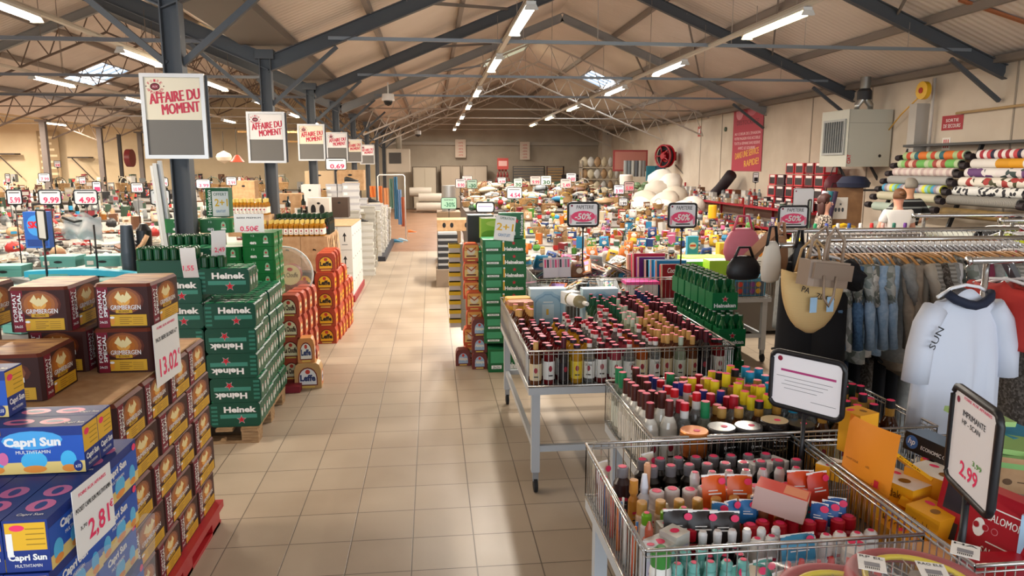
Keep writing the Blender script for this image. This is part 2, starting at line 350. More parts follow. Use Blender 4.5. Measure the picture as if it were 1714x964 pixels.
for k in range(4):
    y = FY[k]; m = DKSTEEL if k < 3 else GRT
    pl = ['nearest', 'second', 'third', 'fourth'][k]
    for nm, xa, xb in (('left slope of the main hall', XV, RX0), ('right slope of the main hall', XR, RX0), ('right slope of the left hall', XV, RX1), ('left slope of the left hall', XL, RX1)):
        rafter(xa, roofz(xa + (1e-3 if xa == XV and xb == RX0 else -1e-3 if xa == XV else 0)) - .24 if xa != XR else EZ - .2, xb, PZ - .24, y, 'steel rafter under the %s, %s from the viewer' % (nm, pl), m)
    t = T('roof_tie', 'horizontal grey steel tie bar across the main hall, %s from the viewer' % pl, 'tie bar')
    b = MB(); b.beam((XV + .8, y, 3.73), (XR - .6, y, 3.73), .05, .045, mat('808890', .45, .3)); O('bar', b, t)
    for i, xh in enumerate((1.3, 2.35, 4.3, 5.4, 7.0)):
        b = MB(); b.tube([(xh, y, 3.75), (xh, y, roofz(xh) - .2)], .006, mat('A49A90', .5)); O('hanger_rod', b, t)
    b = MB(); b.beam((XR - .9, y, 3.6), (XR - .05, y, 3.0), .055, .055, DKSTEEL)
    O('eave_brace', b, label='dark diagonal strut propping the %s rafter at the right wall' % pl, cat='strut')
    t = T('roof_tie', 'horizontal steel tie bar across the left hall, %s from the viewer' % pl, 'tie bar')
    b = MB(); b.beam((XL + .7, y, 3.66), (XV - .8, y, 3.66), .05, .05, mat('6D6F74', .5, .3)); O('bar', b, t)
    for i, xh in enumerate((-10.2, -8.4, -6.6, -5.0, -3.7)):
        b = MB(); b.tube([(xh, y, 3.68), (xh, y, roofz(xh) - .2)], .006, mat('7A6A5E', .5)); O('hanger_rod', b, t)
def truss(xa, xb, xr, y, label, m, off=.62):
    t = T('lattice_truss', label, 'roof truss')
    for s, (e) in enumerate((xa, xb)):
        d = 1 if xr > e else -1; ze = roofz(e + d * .01) - .12
        P = lambda u, o: (e + (xr - e) * u, y, ze + (PZ - .12 - ze) * u - o)
        b = MB(); b.beam(P(0, 0), P(1, 0), .05, .05, m); O('top_chord', b, t)
        b = MB(); b.beam(P(.03, off), P(1, off), .045, .045, m); O('lower_chord', b, t)
        n = 8
        for i in range(n):
            b = MB(); u0 = .03 + .97 * i / n; u1 = .03 + .97 * (i + .5) / n; u2 = .03 + .97 * (i + 1) / n
            b.beam(P(u0, off), P(u1, 0), .022, .022, m); b.beam(P(u1, 0), P(u2, off), .022, .022, m); O('web_bar', b, t)
    b = MB(); b.tube([(xa + .3, y, 3.72), (xb - .3, y, 3.72)], .022, mat('B5ADA3', .45, .3)); O('tie_rod', b, t)
LTR = mat('BCB2A6', .5)
for k in range(4, 8):
    truss(XV, XR, RX0, FY[k], 'lattice roof truss spanning the main hall, %s of the four at the back' % ORD[k - 4], LTR)
for k in range(3, 8):
    truss(XL, XV, RX1, FY[k] + .3, 'lattice roof truss spanning the left hall, %s of the five at the back' % ORD[k - 3], mat('6F5D50', .6))
for k in range(4): truss(-24.3, XL - .25, -18.25, FY[2 * k] + 1.1, 'lattice truss in the far left bay, %s from the front' % ORD[k], mat('6F5D50', .6))
for k, y in enumerate((26.4, 30.6, 34.6, 22.4, 18.4)):
    b = MB(); b.box(-12.98, y - .08, 0, -12.8, y + .08, 3.55, mat('6D6460', .6)); b.box(-13.08, y - .14, 3.5, -12.7, y + .14, 3.56, mat('6D6460', .6))
    O('steel_column', b, label='brown-grey steel column between the left hall and far bay, %s from the back' % ['third', 'second', 'last', 'fourth', 'fifth'][k], cat='column')
# ridge braces between frames
for k, (x, nm) in enumerate(((5.9, 'right slope'), (.6, 'left slope'))):
    b = MB()
    for j in range(4):
        b.beam((x - .9, FY[j], roofz(x - .9) - .16), (x + .9, FY[j + 1], roofz(x + .9) - .16), .03, .05, mat('77706B', .6))
    ST('trim_%d' % (41 + k), b)
b = MB(); b.beam((7.1, 9.55, roofz(7.1) - .03), (8.15, 9.2, roofz(8.15) - .03), .09, .03, mat('A0603A', .7)); O('timber_batten', b, label='rust-coloured batten lying against the lining of the right slope', cat='batten')

# ---------------------------------------------------------------- fluorescent lamps
def lampmesh():
    h = MB(); h.box(-.05, -.75, .05, .05, .75, .085, mat('DAD8D2', .5)); h.sweep([(-.05, .05), (-.075, .0), (-.06, -.006), (.06, -.006), (.075, 0), (.05, .05)], -.77, -.75, mat('C8C4BC', .5)); h.sweep([(-.05, .05), (-.075, .0), (-.06, -.006), (.06, -.006), (.075, 0), (.05, .05)], .75, .77, mat('C8C4BC', .5))
    for y in (-.5, .5): h.tube([(0, y, .085), (0, y, .35)], .004, mat('A49A90', .5))
    return h.mesh('housing')
LH = lampmesh(); LT = {}
def tubes(c, e):
    if (c, e) not in LT:
        m = MB(); g = mat(c, .3, emit=e)
        for dx in (-.03, .03): m.tube([(dx, -.72, .02), (dx, -.3, .02), (dx, .3, .02), (dx, .72, .02)], .017, g, 8)
        LT[(c, e)] = m.mesh('fluorescent_tubes')
    return LT[(c, e)]
rows = [('in the row under the main ridge', 1.04, [8.45, 11.95, 16.4, 20.2, 24.4, 28.2, 32.2], 'FFF6E4'), ('in the right row above the clothes side', 3.98, [8.4, 12.2, 15.8, 20.5, 24.6, 28.6], 'FFF1B8'),
        ('in the left hall row nearest the columns', -4.32, [4.4, 8.2, 11.9, 15.7, 19.8, 24.2, 28.4], 'FFF4DE'), ('in the middle row of the left hall', -7.2, [7.4, 11.4, 15.3, 19.3, 23.5, 27.6], 'FFF0D6'), ('in the outer row of the left hall', -14.3, [21.2, 25.6, 30.2], 'FFF0D6'), ('in the far bay beyond the left hall', -18.6, [22.0, 27.0, 32.0], 'FFF0D6')]
for nm, x, ys, c in rows:
    for i, y in enumerate(ys):
        cc = c
        if x == 3.98 and i in (1, 2): cc = 'F6F4F0'
        t = T('fluorescent_lamp', 'twin-tube fluorescent lamp %s, %s from front' % (nm, ORD[i]), 'ceiling light', (x, y, 3.6))
        O('housing', LH, t); O('tube_pair', tubes(cc, 14.), t)
        l = area('lamp_light', (x, y, 3.585), (0, 0, 0), .14, 1.45, LAMPW * (2.6 if x < -12 else 1), (1, .86, .70) if x < 0 else (1, .91, .80))
        l.data.cycles.use_multiple_importance_sampling = False
    b = MB(); b.box(x - .03, ys[0] - 1.2, 3.69, x + .03, ys[-1] + 1.2, 3.73, mat('C9C1B4', .5)); b.box(x - .045, ys[0] - 1.2, 3.725, x + .045, ys[-1] + 1.2, 3.735, mat('B5AC9F', .5))
    if x < 8: O('cable_tray', b, label='long pale metal cable rail for lamps %s' % nm.replace('in the ', 'of the '), cat='cable tray')
# dome cameras and reels
t = T('dome_camera', 'white dome security camera hanging near the aisle below the trusses', 'camera', (-.95, 17.2, 3.5))
b = MB(); b.lathe([(.0, .16), (.13, .15), (.15, .0)], WHITE, 12); b.tube([(0, 0, .1), (0, 0, .4)], .015, WHITE); O('housing', b, t)
b = MB(); b.lathe([(.0, -.12), (.07, -.09), (.1, -.03), (.1, .0)], BLACK, 12); O('dome', b, t)
t = T('dome_camera', 'small black dome camera hanging over the far end of the aisle', 'camera', (-.45, 26.5, 3.15))
b = MB(); b.lathe([(.0, .14), (.1, .12), (.11, .0)], mat('888078', .5), 10); b.tube([(0, 0, .1), (0, 0, .7)], .015, mat('888078', .5)); O('housing', b, t)
b = MB(); b.lathe([(.0, -.1), (.09, -.05), (.1, .0)], BLACK, 10); O('dome', b, t)

# ---------------------------------------------------------------- AFFAIRE DU MOMENT boards on the columns
def logo(f, cx, cy, r, red, z=.002):
    f.ell(cx, cy, r * .55, r * .42, mat('4A1420', .6), z); f.ell(cx, cy, r * .45, r * .32, mat('7A1C30', .6), z + .0004); f.text('AUX', cx, cy, r * .6, r * .25, mat('E8B8C0', .6), z + .0008)
    for s, a0, a1 in (('FOIRE', 2.5, .65), ('AFFAIRES', 3.6, 5.85)):
        for i, c in enumerate(s):
            a = a0 + (a1 - a0) * i / (len(s) - 1); rr = r * .85
            f.text(c, cx + rr * 1.0 * math.cos(a), cy + rr * .8 * math.sin(a), r * .24, r * .3, red, z, rot=(a - PI / 2) if s == 'FOIRE' else (a + PI / 2))
    for d in (-1, 1): f.ell(cx + d * r * .98, cy + r * .04, r * .07, r * .07, mat('4A1420', .6), z)
BPOS = [(x, y) for x, y in zip(COLX, FY)][:6]
for k, (x, y) in enumerate(BPOS):
    w, h = .5, .68; z0 = [2.085, 2.07, 2.13, 2.16, 2.14, 2.1][k]; cx = x + [-.0, -.02, .0, .02, .0, .0][k]
    t = T('display_board', 'framed sale board reading AFFAIRE DU MOMENT on the aisle columns, ' + place[k], 'sign', (cx - w / 2, y - .1, z0), 0, None)
    al = mat('C9C7C4', .35, .6); b = MB()
    for q in ((0, 0, w, .03), (0, h - .03, w, h), (0, .03, .03, h - .03), (w - .03, .03, w, h - .03)): b.box(q[0], -.012, q[1], q[2], .02, q[3], al, bev=.0)
    O('frame', b, t)
    b = MB(); cream = mat('E4DCC6' if k in (0, 2, 4) else 'ECE9E6', .5); b.box(.03, 0, .03, w - .03, .012, h - .03, mat('6E6B66', .5)); f = b.on(frame((0, 0, 0), 'F'))
    f.rect(.03, h * .46, w - .03, h - .03, cream, .001); rd = mat('C02C48', .5)
    logo(f, .115, h - .105, .07, rd); f.text('AFFAIRE DU', .262, h * .735, .40, .085, rd, .002, rot=.12, bold=.045, shear=.1); f.text('MOMENT', .305, h * .60, .30, .085, rd, .002, rot=.10, bold=.045, shear=.1)
    O('poster', b, t)
    if k < 4:
        b = MB(); b.box(.02, .02, .01, .02 + w, .035, h - .01, mat('4A4B4E', .6)); O('back_panel', b, t)

# ---------------------------------------------------------------- heater, reels, banner on the right wall
t = T('gas_heater', 'large pale grey hanging gas heater with louvre, mounted high on right wall', 'heater', (7.70, 13.0, 2.02))
g = mat('B9B8AC', .5); b = MB(); b.box(0, 0, 0, .86, .95, 1.05, g); b.on(frame((0, 0, 0), 'F')).rect(.0, .8, .88, .807, mat('8C8B82', .6))
f = b.on(frame((0, 0, 0), 'F')); f.ell(.66, .2, .03, .03, BLACK); f.text('CIAT', .05, .14, .17, .07, RED, rot=PI / 2, bold=.03); f.rect(.01, 0, .018, 1.05, mat('8C8B82', .6)); O('casing', b, t)
b = MB(); f = frame((0, .95, 0), 'L')
b.M = f; b.box(.15, .25, .005, .85, .85, .0052, mat('303234', .6))
for i in range(9): b.box(.16 + i * .08, .26, .006, .175 + i * .08, .84, .03, mat('8F918F', .5))
for q in ((.12, .22, .88, .26), (.12, .84, .88, .88), (.12, .26, .15, .84), (.85, .26, .88, .84)): b.box(q[0], q[1], 0.002, q[2], q[3], .035, mat('9A9B98', .5))
O('louvre', b, t)
b = MB()
for dx in (.42, .68):
    b.tube([(dx - .1, .3, 1.05), (dx - .1, .3, 1.15), (.45 + (dx - .55) * .4, .3, 1.24), (.45 + (dx - .55) * .4, .3, 1.3)], .06, mat('B8B5AE', .3, .8), 10)
b.lathe([(.13, 1.25), (.13, 1.4), (.09, 1.45)], mat('2E2E30', .6), 12, (.45, .3)); b.lathe([(.09, 1.43), (.09, 1.66)], mat('8E8B84', .4, .6), 12, (.45, .3)); O('flue', b, t)
b = MB()
for dx in (.1, .75): b.beam((dx, .4, 0), (dx + .3, .4, -.45), .04, .04, mat('3A3A3C', .6)); b.beam((dx + .3, .4, -.45), (.86, .4, -.45), .04, .04, mat('3A3A3C', .6))
O('bracket', b, t)
t = T('wall_banner', 'tall faded red banner with white and yellow lettering on the right wall', 'banner', (XR - .02, 20.35, 1.9))
b = MB(); b.box(-.004, -1.9, 0, .004, 0, 1.92, mat('B23648', .6)); f = b.on(frame((-.004, 0, 0), 'L'))
for i, (s, c) in enumerate((("AU COEUR DE L'EVASION", 'E8C4C4'), ('VOTRE MAGASIN VOUS ACCUEILLE', 'E8C4C4'), ('TOUTE LA SEMAINE SANS RESERVE', 'E8C4C4'), ('AVEC LE SOURIRE', 'E8C4C4'))): f.text(s, .95, 1.02 - i * .13, 1.65 if i < 3 else 1.1, .075, mat(c, .6), bold=.02)
f.text('DESTOCKAGE', .95, 1.32, 1.4, .12, mat('6E2030', .6), bold=.02); f.ell(.4, 1.6, .24, .2, mat('D98A94', .6)); f.ell(1.2, 1.65, .3, .18, mat('C96A78', .6))
f.text('DANS UNE SERVICE', .98, .48, 1.5, .17, mat('E8B23A', .6), rot=.1, bold=.03); f.text('RAPIDE!', 1.3, .24, .9, .17, mat('E8B23A', .6), rot=.1, bold=.03)
O('printed_cloth', b, t)
t = T('fire_hose_reel', 'red fire hose reel mounted on the right wall near the back', 'hose reel', (8.08, 24.9, 2.38), .45)
b = MB(); b.M = RY(PI / 2)
b.lathe([(0, -.14), (.1, -.14), (.14, -.1), (.14, .06)], mat('8E0E1A', .4), 20); b.tube([(.37 * math.cos(a * PI / 12), .37 * math.sin(a * PI / 12), -.1) for a in range(24)], .035, mat('8E0E1A', .4), 8, True); [b.tube([(.1 * math.cos(a), .1 * math.sin(a), -.12), (.37 * math.cos(a), .37 * math.sin(a), -.1)], .03, mat('7A0C16', .4), 6) for a in (.3, 1.56, 2.8, 4.0, 5.2)]; b.lathe([(.2, .06), (.4, .06), (.4, .1), (.3, .13), (.0, .13)], mat('B3121F', .35), 20); O('drum', b, t)
b = MB(); b.M = RY(PI / 2)
for r in (.24, .29, .34): b.tube([(r * math.cos(a * PI / 12), r * math.sin(a * PI / 12), 0) for a in range(24)], .035, RUBBER, 6, True)
O('hose', b, t)
b = MB(); b.box(.1, -.15, -.15, .4, .15, .15, mat('8A2A30', .5)); b.tube([(.3, -.2, -.3), (.3, -.6, -.6), (.5, -1.2, -.62)], .02, mat('7A7168', .5)); O('wall_bracket', b, t)
t = T('hose_reel', 'small yellow cable reel high on right wall beside a grey duct', 'reel', (8.35, 11.9, 3.3))
b = MB(); b.M = RY(PI / 2); b.lathe([(.0, -.05), (.15, -.04), (.15, .04), (.0, .05)], mat('E0AE1E', .4), 16, (0, 0)); b.lathe([(0, -.07), (.05, -.06), (.05, .06), (0, .07)], mat('B03020', .5), 10); O('drum', b, t)
b = MB(); b.tube([(0, .1, -.1), (.1, .7, -.35), (.15, 1.1, -.6)], .012, mat('D9A640', .5)); O('hose', b, t)
b = MB(); b.tube([(XR - .06, 11.3, 2.88), (XR - .06, 8.0, 2.93), (XR - .06, 5, 2.96)], .022, mat('BFA072', .5)); O('gas_pipe', b, label='yellowish gas pipe running along the right wall at height', cat='pipe')
b = MB(); b.box(8.36, 12.05, 1.9, XR, 12.25, 3.1, mat('B4AEA6', .6)); b.tube([(8.5, 11.85, 2.2), (8.5, 11.85, 3.5)], .03, mat('C2BBB2', .6)); O('cable_duct', b, label='vertical grey duct beside the gas heater on the right wall', cat='duct')
b = MB(); f = b.on(frame((XR - .006, 11.75, 2.82), 'L')); b.box(XR - .006, 11.2, 2.62, XR - .001, 11.7, 2.86, mat('A31F2B', .5)); f = b.on(frame((XR - .007, 11.7, 2.62), 'L')); f.text('SORTIE', .25, .16, .3, .05, WHITE); f.text('DE SECOURS', .25, .07, .4, .06, WHITE)
O('safety_sign', b, label='small red safety sign with white writing on the right wall', cat='sign')
b = MB(); b.box(XR - .006, 11.45, 2.3, XR - .001, 11.65, 2.5, mat('E8E2D8', .5)); f = b.on(frame((XR - .007, 11.65, 2.3), 'L')); f.text('III', .1, .1, .12, .14, RED); O('safety_sign', b, label='tiny white sign with red bars below the red safety sign', cat='sign')
b = MB(); b.box(XR - .006, 22.9, 2.98, XR - .001, 23.2, 3.3, mat('B8302C', .5)); b.on(frame((XR - .007, 23.2, 2.98), 'L')).rect(.06, .1, .18, .24, WHITE); O('safety_sign', b, label='red extinguisher pictogram on right wall left of the banner', cat='sign')
b = MB(); b.M = TR(XR - .02, 20.9, 3.1) @ RY(-PI / 2); b.lathe([(.0, .04), (.06, .03), (.07, 0)], mat('4A5A48', .5), 10); O('alarm_button', b, label='small dark round fitting on right wall left of the banner', cat='alarm')
# ================================================================ drinks stacks on the left of the aisle
BROWN = mat('381008', .62); BROWN2 = mat('5A220C', .6); ORG = mat('B8681A', .6); ORG2 = mat('E9A640', .42); GOLD = mat('D8A628', .6); DRED = mat('7C0A26', .6); CREAM = mat('F0DCA0', .45); TANTOP = noisy('printed carton top', '5A1A20', 'C89A60', 7, .5, 4, (1, 5, 1), lo=.3, hi=.7)
def grim_face(f, w, h, wide=False):
    """front print: red strip, glow, bird emblem, name, yellow band"""
    f.rect(.004, .0, .004 + w * .21, h, DRED, .0005)
    for i, (r, m) in enumerate(((.40, BROWN2), (.35, mat('8A4618', .42)), (.29, mat('A85E1A', .42)), (.22, ORG), (.13, ORG2))): f.ell(w * .52, h * .66, w * r, min(h * .33, h * r * .95), m, .0006 + i * .0002)
    for s in (-1, 1):
        for k in range(3): f.poly([(w * .52 + s * w * .02, h * .60 + k * h * .03), (w * (.52 + s * (.17 - k * .03)), h * (.74 + k * .05)), (w * (.52 + s * (.14 - k * .03)), h * (.80 + k * .05)), (w * .52 + s * w * .03, h * (.68 + k * .04))][::s], CREAM, .0016 + k * .0002)
    f.ell(w * .52, h * .72, w * .04, h * .1, CREAM, .0022)
    f.text('GRIMBERGEN', w * .56, h * .50, w * .58, h * .11, WHITE, .003, bold=.03)
    f.rect(w * .36, h * .36, w * .68, h * .44, GOLD, .0026); f.text('BLONDE', w * .52, h * .40, w * .2, h * .045, BROWN, .003)
    f.text('FORMAT', w * .065 + .002, h * .60, h * .68, w * .07, WHITE, .003, rot=PI / 2, bold=.03); f.text('SPECIAL', w * .155 + .002, h * .60, h * .68, w * .07, WHITE, .003, rot=PI / 2, bold=.03)
    f.text('24x25', w * .11, h * .14, w * .15, h * .06, WHITE, .003)
    f.rect(w * .24, h * .04, w * .95, h * .32, GOLD, .0016)
    f.ell(w * .28, h * .17, w * .045, h * .1, mat('E0912A', .4), .002); f.ell(w * .28, h * .25, w * .045, h * .03, WHITE, .0022)
    for k in range(4): f.rect(w * .42, h * (.09 + k * .05), w * (.6 + .06 * (k % 2)), h * (.105 + k * .05), mat('8A6018', .5), .002); f.rect(w * .68, h * (.09 + k * .05), w * .88, h * (.1 + k * .05), mat('8A6018', .5), .002)
def grim_box(w, d, h):
    b = MB(); tp = .012
    b.box(0, 0, 0, w, d, h * .93, BROWN, bev=.012)
    v = [(p, q, h * .93) for p, q in ((.012, 0), (w - .012, 0), (w, .012), (w, d - .012), (w - .012, d), (.012, d), (0, d - .012), (0, .012))]
    cx, cy = w / 2, d / 2
    u = [(cx + (p[0] - cx) * .94, cy + (p[1] - cy) * .94, h) for p in v]; b.loft([v, u], mat('6A2A18', .6), False, False); b.add(u, [tuple(range(8))], TANTOP)
    grim_face(b.on(frame((.012, 0, 0), 'F')), w - .024, h * .93); grim_face(b.on(frame((w, .012, 0), 'R')), d - .024, h * .93)
    return b.mesh('beer_carton')
GA = grim_box(.245, .34, .198); GW = grim_box(.40, .29, .190); GN = grim_box(.40, .385, .190)
def glabel(o, s): o['label'] = s; o['category'] = 'beer carton'
# pallet stack: five layers on a red plastic pallet
b = MB(); rp = mat('B0121C', .45)
for x in (-2.1, -1.72, -1.36):
    for y in (2.9, 3.42, 3.9): b.box(x, y, 0, x + .12, y + .14, .1, rp)
b.box(-2.12, 2.88, .1, -1.22, 4.06, .14, rp)
for x in (-2.1, -1.72, -1.34): b.box(x, 2.88, 0, x + .1, 4.06, .02, rp)
O('pallet', b, label='red plastic pallet under the brown and gold beer cartons', cat='pallet')
for L in range(5):
    z = .14 + L * .191; off = (.0, .035, .01, .04, .0)[L]
    if L % 2 == 0: ys, me, dd = [2.89 + off + i * .292 for i in range(4)], GW, .29
    else: ys, me, dd = [2.89 + off + i * .387 for i in range(3)], GN, .385
    for j, y in enumerate(ys):
        for i, x in enumerate((-1.655, -2.06)):
            if i == 1 and (j > 0): continue
            o = O('beer_carton', me, loc=(x + R.uniform(-.006, .006), y, z), rot=R.uniform(-.01, .01))
            glabel(o, 'brown beer carton in pallet layer %s from floor, %s from the front%s' % (ORD[L], ORD[j], ', inner column' if i else '')); o['group'] = 'beer cartons on the red pallet'
b = MB(); b.box(-2.08, 2.87, 1.098, -1.27, 3.96, 1.106, CARD); O('cardboard_sheet', b, label='flat brown cardboard sheet on top of the beer carton pallet', cat='cardboard sheet')
for x, y, z, me, rz, s in ((-1.51, 3.33, 1.108, GA, .0, 'beer carton standing on the cardboard sheet with the 13.02 price card on its side'), (-1.505, 3.36, 1.308, GA, -.02, 'topmost right beer carton reading FORMAT SPECIAL, stacked above the pallet'),
                       (-1.83, 3.30, 1.308, GA, .02, 'topmost left beer carton reading FORMAT SPECIAL, stacked above the pallet'), (-1.80, 3.36, 1.108, GA, .0, 'shaded beer carton under the topmost left one'),
                       (-1.93, 2.93, 1.108, GW, .02, 'large beer carton at the left edge showing the two beer glasses'), (-2.22, 3.3, 1.30, GA, .0, 'beer carton behind the large one at the left edge'), (-2.3, 3.3, 1.108, GA, 0, 'lower beer carton behind the large one at the left edge')):
    o = O('beer_carton', me, loc=(x, y, z), rot=rz); glabel(o, s)
GWB = MB(); GWB.box(0, 0, 0, .4, .3, .19, BROWN); 
def price_card(name, loc, rz, w, h, lines, label, tilt=0., group=None, yaw=0):
    """hanging paper card; lines = [(text, cx, cy, w, h, mat)] in fractions"""
    b = MB(); b.box(0, 0, 0, w, .0015, h, WHITE); f = b.on(frame((0, 0, 0), 'F'))
    for s, cx, cy, ww, hh, m in lines: f.text(s, cx * w, cy * h, ww * w, hh * h, m, .001, bold=.02)
    o = O(name, b, loc=loc, rot=(tilt, yaw, rz), label=label, cat='price card')
    return o
price_card('price_card', (-1.25, 3.32, 1.03), PI / 2 - .03, .30, .29, [('FOIRE AUX AFFAIRES', .5, .92, .7, .04, PINK), ('PACK BIERE BLONDE 6.7°', .5, .74, .84, .07, INK), ('13.02', .5, .28, .7, .3, PINK), ('€', .93, .36, .08, .1, PINK)], 'white price card reading 13.02 taped on beer cartons', yaw=0)

# Capri Sun pallet
CB = mat('14307E', .5); CB2 = mat('1C54B4', .5); CBL = mat('4AA8E6', .38); CY = mat('E9B52C', .4); SAND = mat('E8CB7A', .45); CPK = mat('D96FA0', .4)
def capri(w, d, h):
    b = MB(); b.box(0, 0, 0, w, d, h, CB)
    def wide(f, w):
        f.rect(0, 0, w, h * .25, SAND, .0005); f.rect(0, h * .25, w, h * .8, CB2, .0005); f.ell(w * .5, h * .72, w * .3, h * .2, CBL, .0008)
        f.text('Capri Sun', w * .5, h * .66, w * .56, h * .25, WHITE, .002, bold=.05, rot=.0); f.text('MULTIVITAMIN', w * .5, h * .47, w * .34, h * .07, WHITE, .002, bold=.02)
        for x, r in ((.12, .09), (.5, .13), (.84, .08)): f.ell(w * x, h * .28, w * r, h * .2, mat('49B7E8', .35), .001); f.ell(w * x, h * .1, w * r * .9, h * .08, mat('E9923A', .4), .0012)
        f.ell(w * .2, h * .34, w * .05, h * .14, CPK, .0014); f.rect(w * .02, h * .84, w * .2, h * .95, mat('C07A2A', .5), .001); f.ell(w * .93, h * .14, w * .045, h * .12, mat('16307E', .4), .0016); f.text('x10', w * .93, h * .14, w * .055, h * .08, WHITE, .002)
    wide(b.on(frame((0, 0, 0), 'F')), w)
    f = b.on(frame((w, 0, 0), 'R')); f.rect(0, h * .42, d, h * .96, CY, .0005); f.rect(0, 0, d, h * .42, CB, .0005); f.text('Capri Sun', d * .5, h * .28, d * .85, h * .17, WHITE, .002, bold=.04); f.text('MULTIVITAMIN', d * .5, h * .12, d * .6, h * .06, WHITE)
    f.ell(d * .25, h * .82, d * .16, h * .07, PINK, .001)
    for k in range(4): f.rect(d * .4, h * (.52 + k * .1), d * .92, h * (.54 + k * .1), mat('A5801E', .5), .001)
    f = b.on(frame((0, 0, h), 'T'))
    for x in (.3, .66): f.ell(w * x, d * .5, w * .15, d * .28, CPK, .0006); f.ell(w * x, d * .5, w * .09, d * .1, mat('16307E', .4), .001)
    f.text('Capri Sun', w * .88, d * .3, w * .2, d * .2, WHITE)
    return b.mesh('juice_carton')
C1 = capri(.275, .092, .14)
n = 0
def cap(x, y, z, rz, s):
    o = O('juice_carton', C1, loc=(x, y, z), rot=rz, label=s, cat='juice carton', group='blue juice cartons'); return o
for i, y in enumerate((2.12, 2.215)):
    for j, x in enumerate((-1.29, -1.572)): cap(x, y, 1.145, 0, 'blue juice carton lying flat on top, %s row, %s' % (ORD[i], 'at the right' if j == 0 else 'at the left'))
# ends face the viewer: rotated cartons, long side along Y
C2M = MB()
def capri_end(w, d, h):
    """end face to the front, long printed face to the right"""
    b = MB(); b.box(0, 0, 0, w, d, h, CB)
    f = b.on(frame((0, 0, 0), 'F')); f.rect(w * .05, h * .42, w * .95, h * .95, CY, .0005); f.text('Capri Sun', w * .5, h * .27, w * .85, h * .16, WHITE, .002, bold=.04); f.text('MULTIVITAMIN', w * .5, h * .12, w * .6, h * .06, WHITE)
    f.ell(w * .32, h * .85, w * .17, h * .06, PINK, .001); f.rect(w * .06, h * .3, w * .2, h * .75, WHITE, .001)
    for k in range(4): f.rect(w * .5, h * (.52 + k * .1), w * .92, h * (.54 + k * .1), mat('A5801E', .5), .001)
    f = b.on(frame((w, 0, 0), 'R'))
    f.rect(0, 0, d, h * .25, SAND, .0005); f.rect(0, h * .25, d, h * .8, CB2, .0005); f.text('Capri Sun', d * .45, h * .66, d * .5, h * .22, WHITE, .002, bold=.05); f.text('MULTIVITAMIN', d * .45, h * .47, d * .34, h * .07, WHITE, .002)
    for x, r in ((.14, .09), (.5, .13), (.84, .08)): f.ell(d * x, h * .28, d * r, h * .2, mat('49B7E8', .35), .001); f.ell(d * x, h * .1, d * r * .9, h * .08, mat('E9923A', .4), .0012)
    f.ell(d * .93, h * .85, d * .05, h * .08, PINK, .0016)
    f = b.on(frame((0, 0, h), 'T'))
    for x in (.3, .62): f.ell(w * .5, d * x, w * .32, d * .13, CPK, .0006); f.ell(w * .5, d * x, w * .12, d * .08, mat('16307E', .4), .001)
    f.text('Capri Sun', w * .5, d * .1, w * .6, d * .06, WHITE)
    return b.mesh('juice_carton')
C3 = capri_end(.108, .275, .14)
for L in range(4):
    z = .60 + L * .142 if L < 3 else 1.0
    for i in range(6):
        for j in range(2):
            if L == 3: continue
            x = -1.10 - i * .1105 + (0, -.02, .0)[L]
            o = O('juice_carton', C3, loc=(x + .004, 1.83 + j * .28 + (0, .01, -.005)[L], z - .025 if L < 3 else z), rot=R.uniform(-.02, .02), label='blue juice carton end-on, layer %s from the bottom, %s from the right, %s row' % (ORD[L], ORD[i], ORD[j]), cat='juice carton', group='blue juice cartons')
for i in range(5):
    for j in range(2):
        o = O('juice_carton', C3, loc=(-1.09 - i * .111, 1.83 + j * .28, 1.002), rot=0, label='blue juice carton end-on in the upper layer, %s from the right, %s row' % (ORD[i], ORD[j]), cat='juice carton', group='blue juice cartons')
o = O('juice_carton', C1, loc=(-1.535, 2.215, 1.287), rot=0, label='blue juice carton standing highest at the left edge', cat='juice carton')
b = MB(); b.box(-1.85, 1.86, 0, -.99, 2.45, .145, WOOD)
for z0 in (.16, .3, .44): b.box(-1.82, 1.9, z0, -1.0, 2.44, z0 + .135, CB, {'F': CB2, 'R': CB2})
O('juice_pallet', b, label='wooden pallet with lower blue juice cartons under film, bottom left', cat='pallet')
b = MB(); film = mat('DDE6F0', .12, trans=.0, alpha=.22)
b.grid(lambda u, v: (-.975 + .008 * math.sin(u * 19 + v * 7), 1.9 + u * .56, .15 + v * (.80 - .1 * u) + .0 + .01 * math.sin(u * 23)), 24, 14, film)
O('stretch_film', b, label='clear stretch film wrapped round the blue juice cartons', cat='plastic film')
price_card('price_card', (-.962, 1.92, .975), PI / 2 - .06, .205, .195, [('FOIRE AUX AFFAIRES', .5, .88, .7, .05, PINK), ('POCKET CAPRI SUN MULTIVITAMIN', .5, .68, .9, .07, INK), ('2,81', .58, .26, .55, .34, PINK), ('€', .93, .38, .1, .12, PINK), ('3,70', .2, .4, .16, .06, INK)], 'white price card reading 2,81 hanging on blue juice cartons')

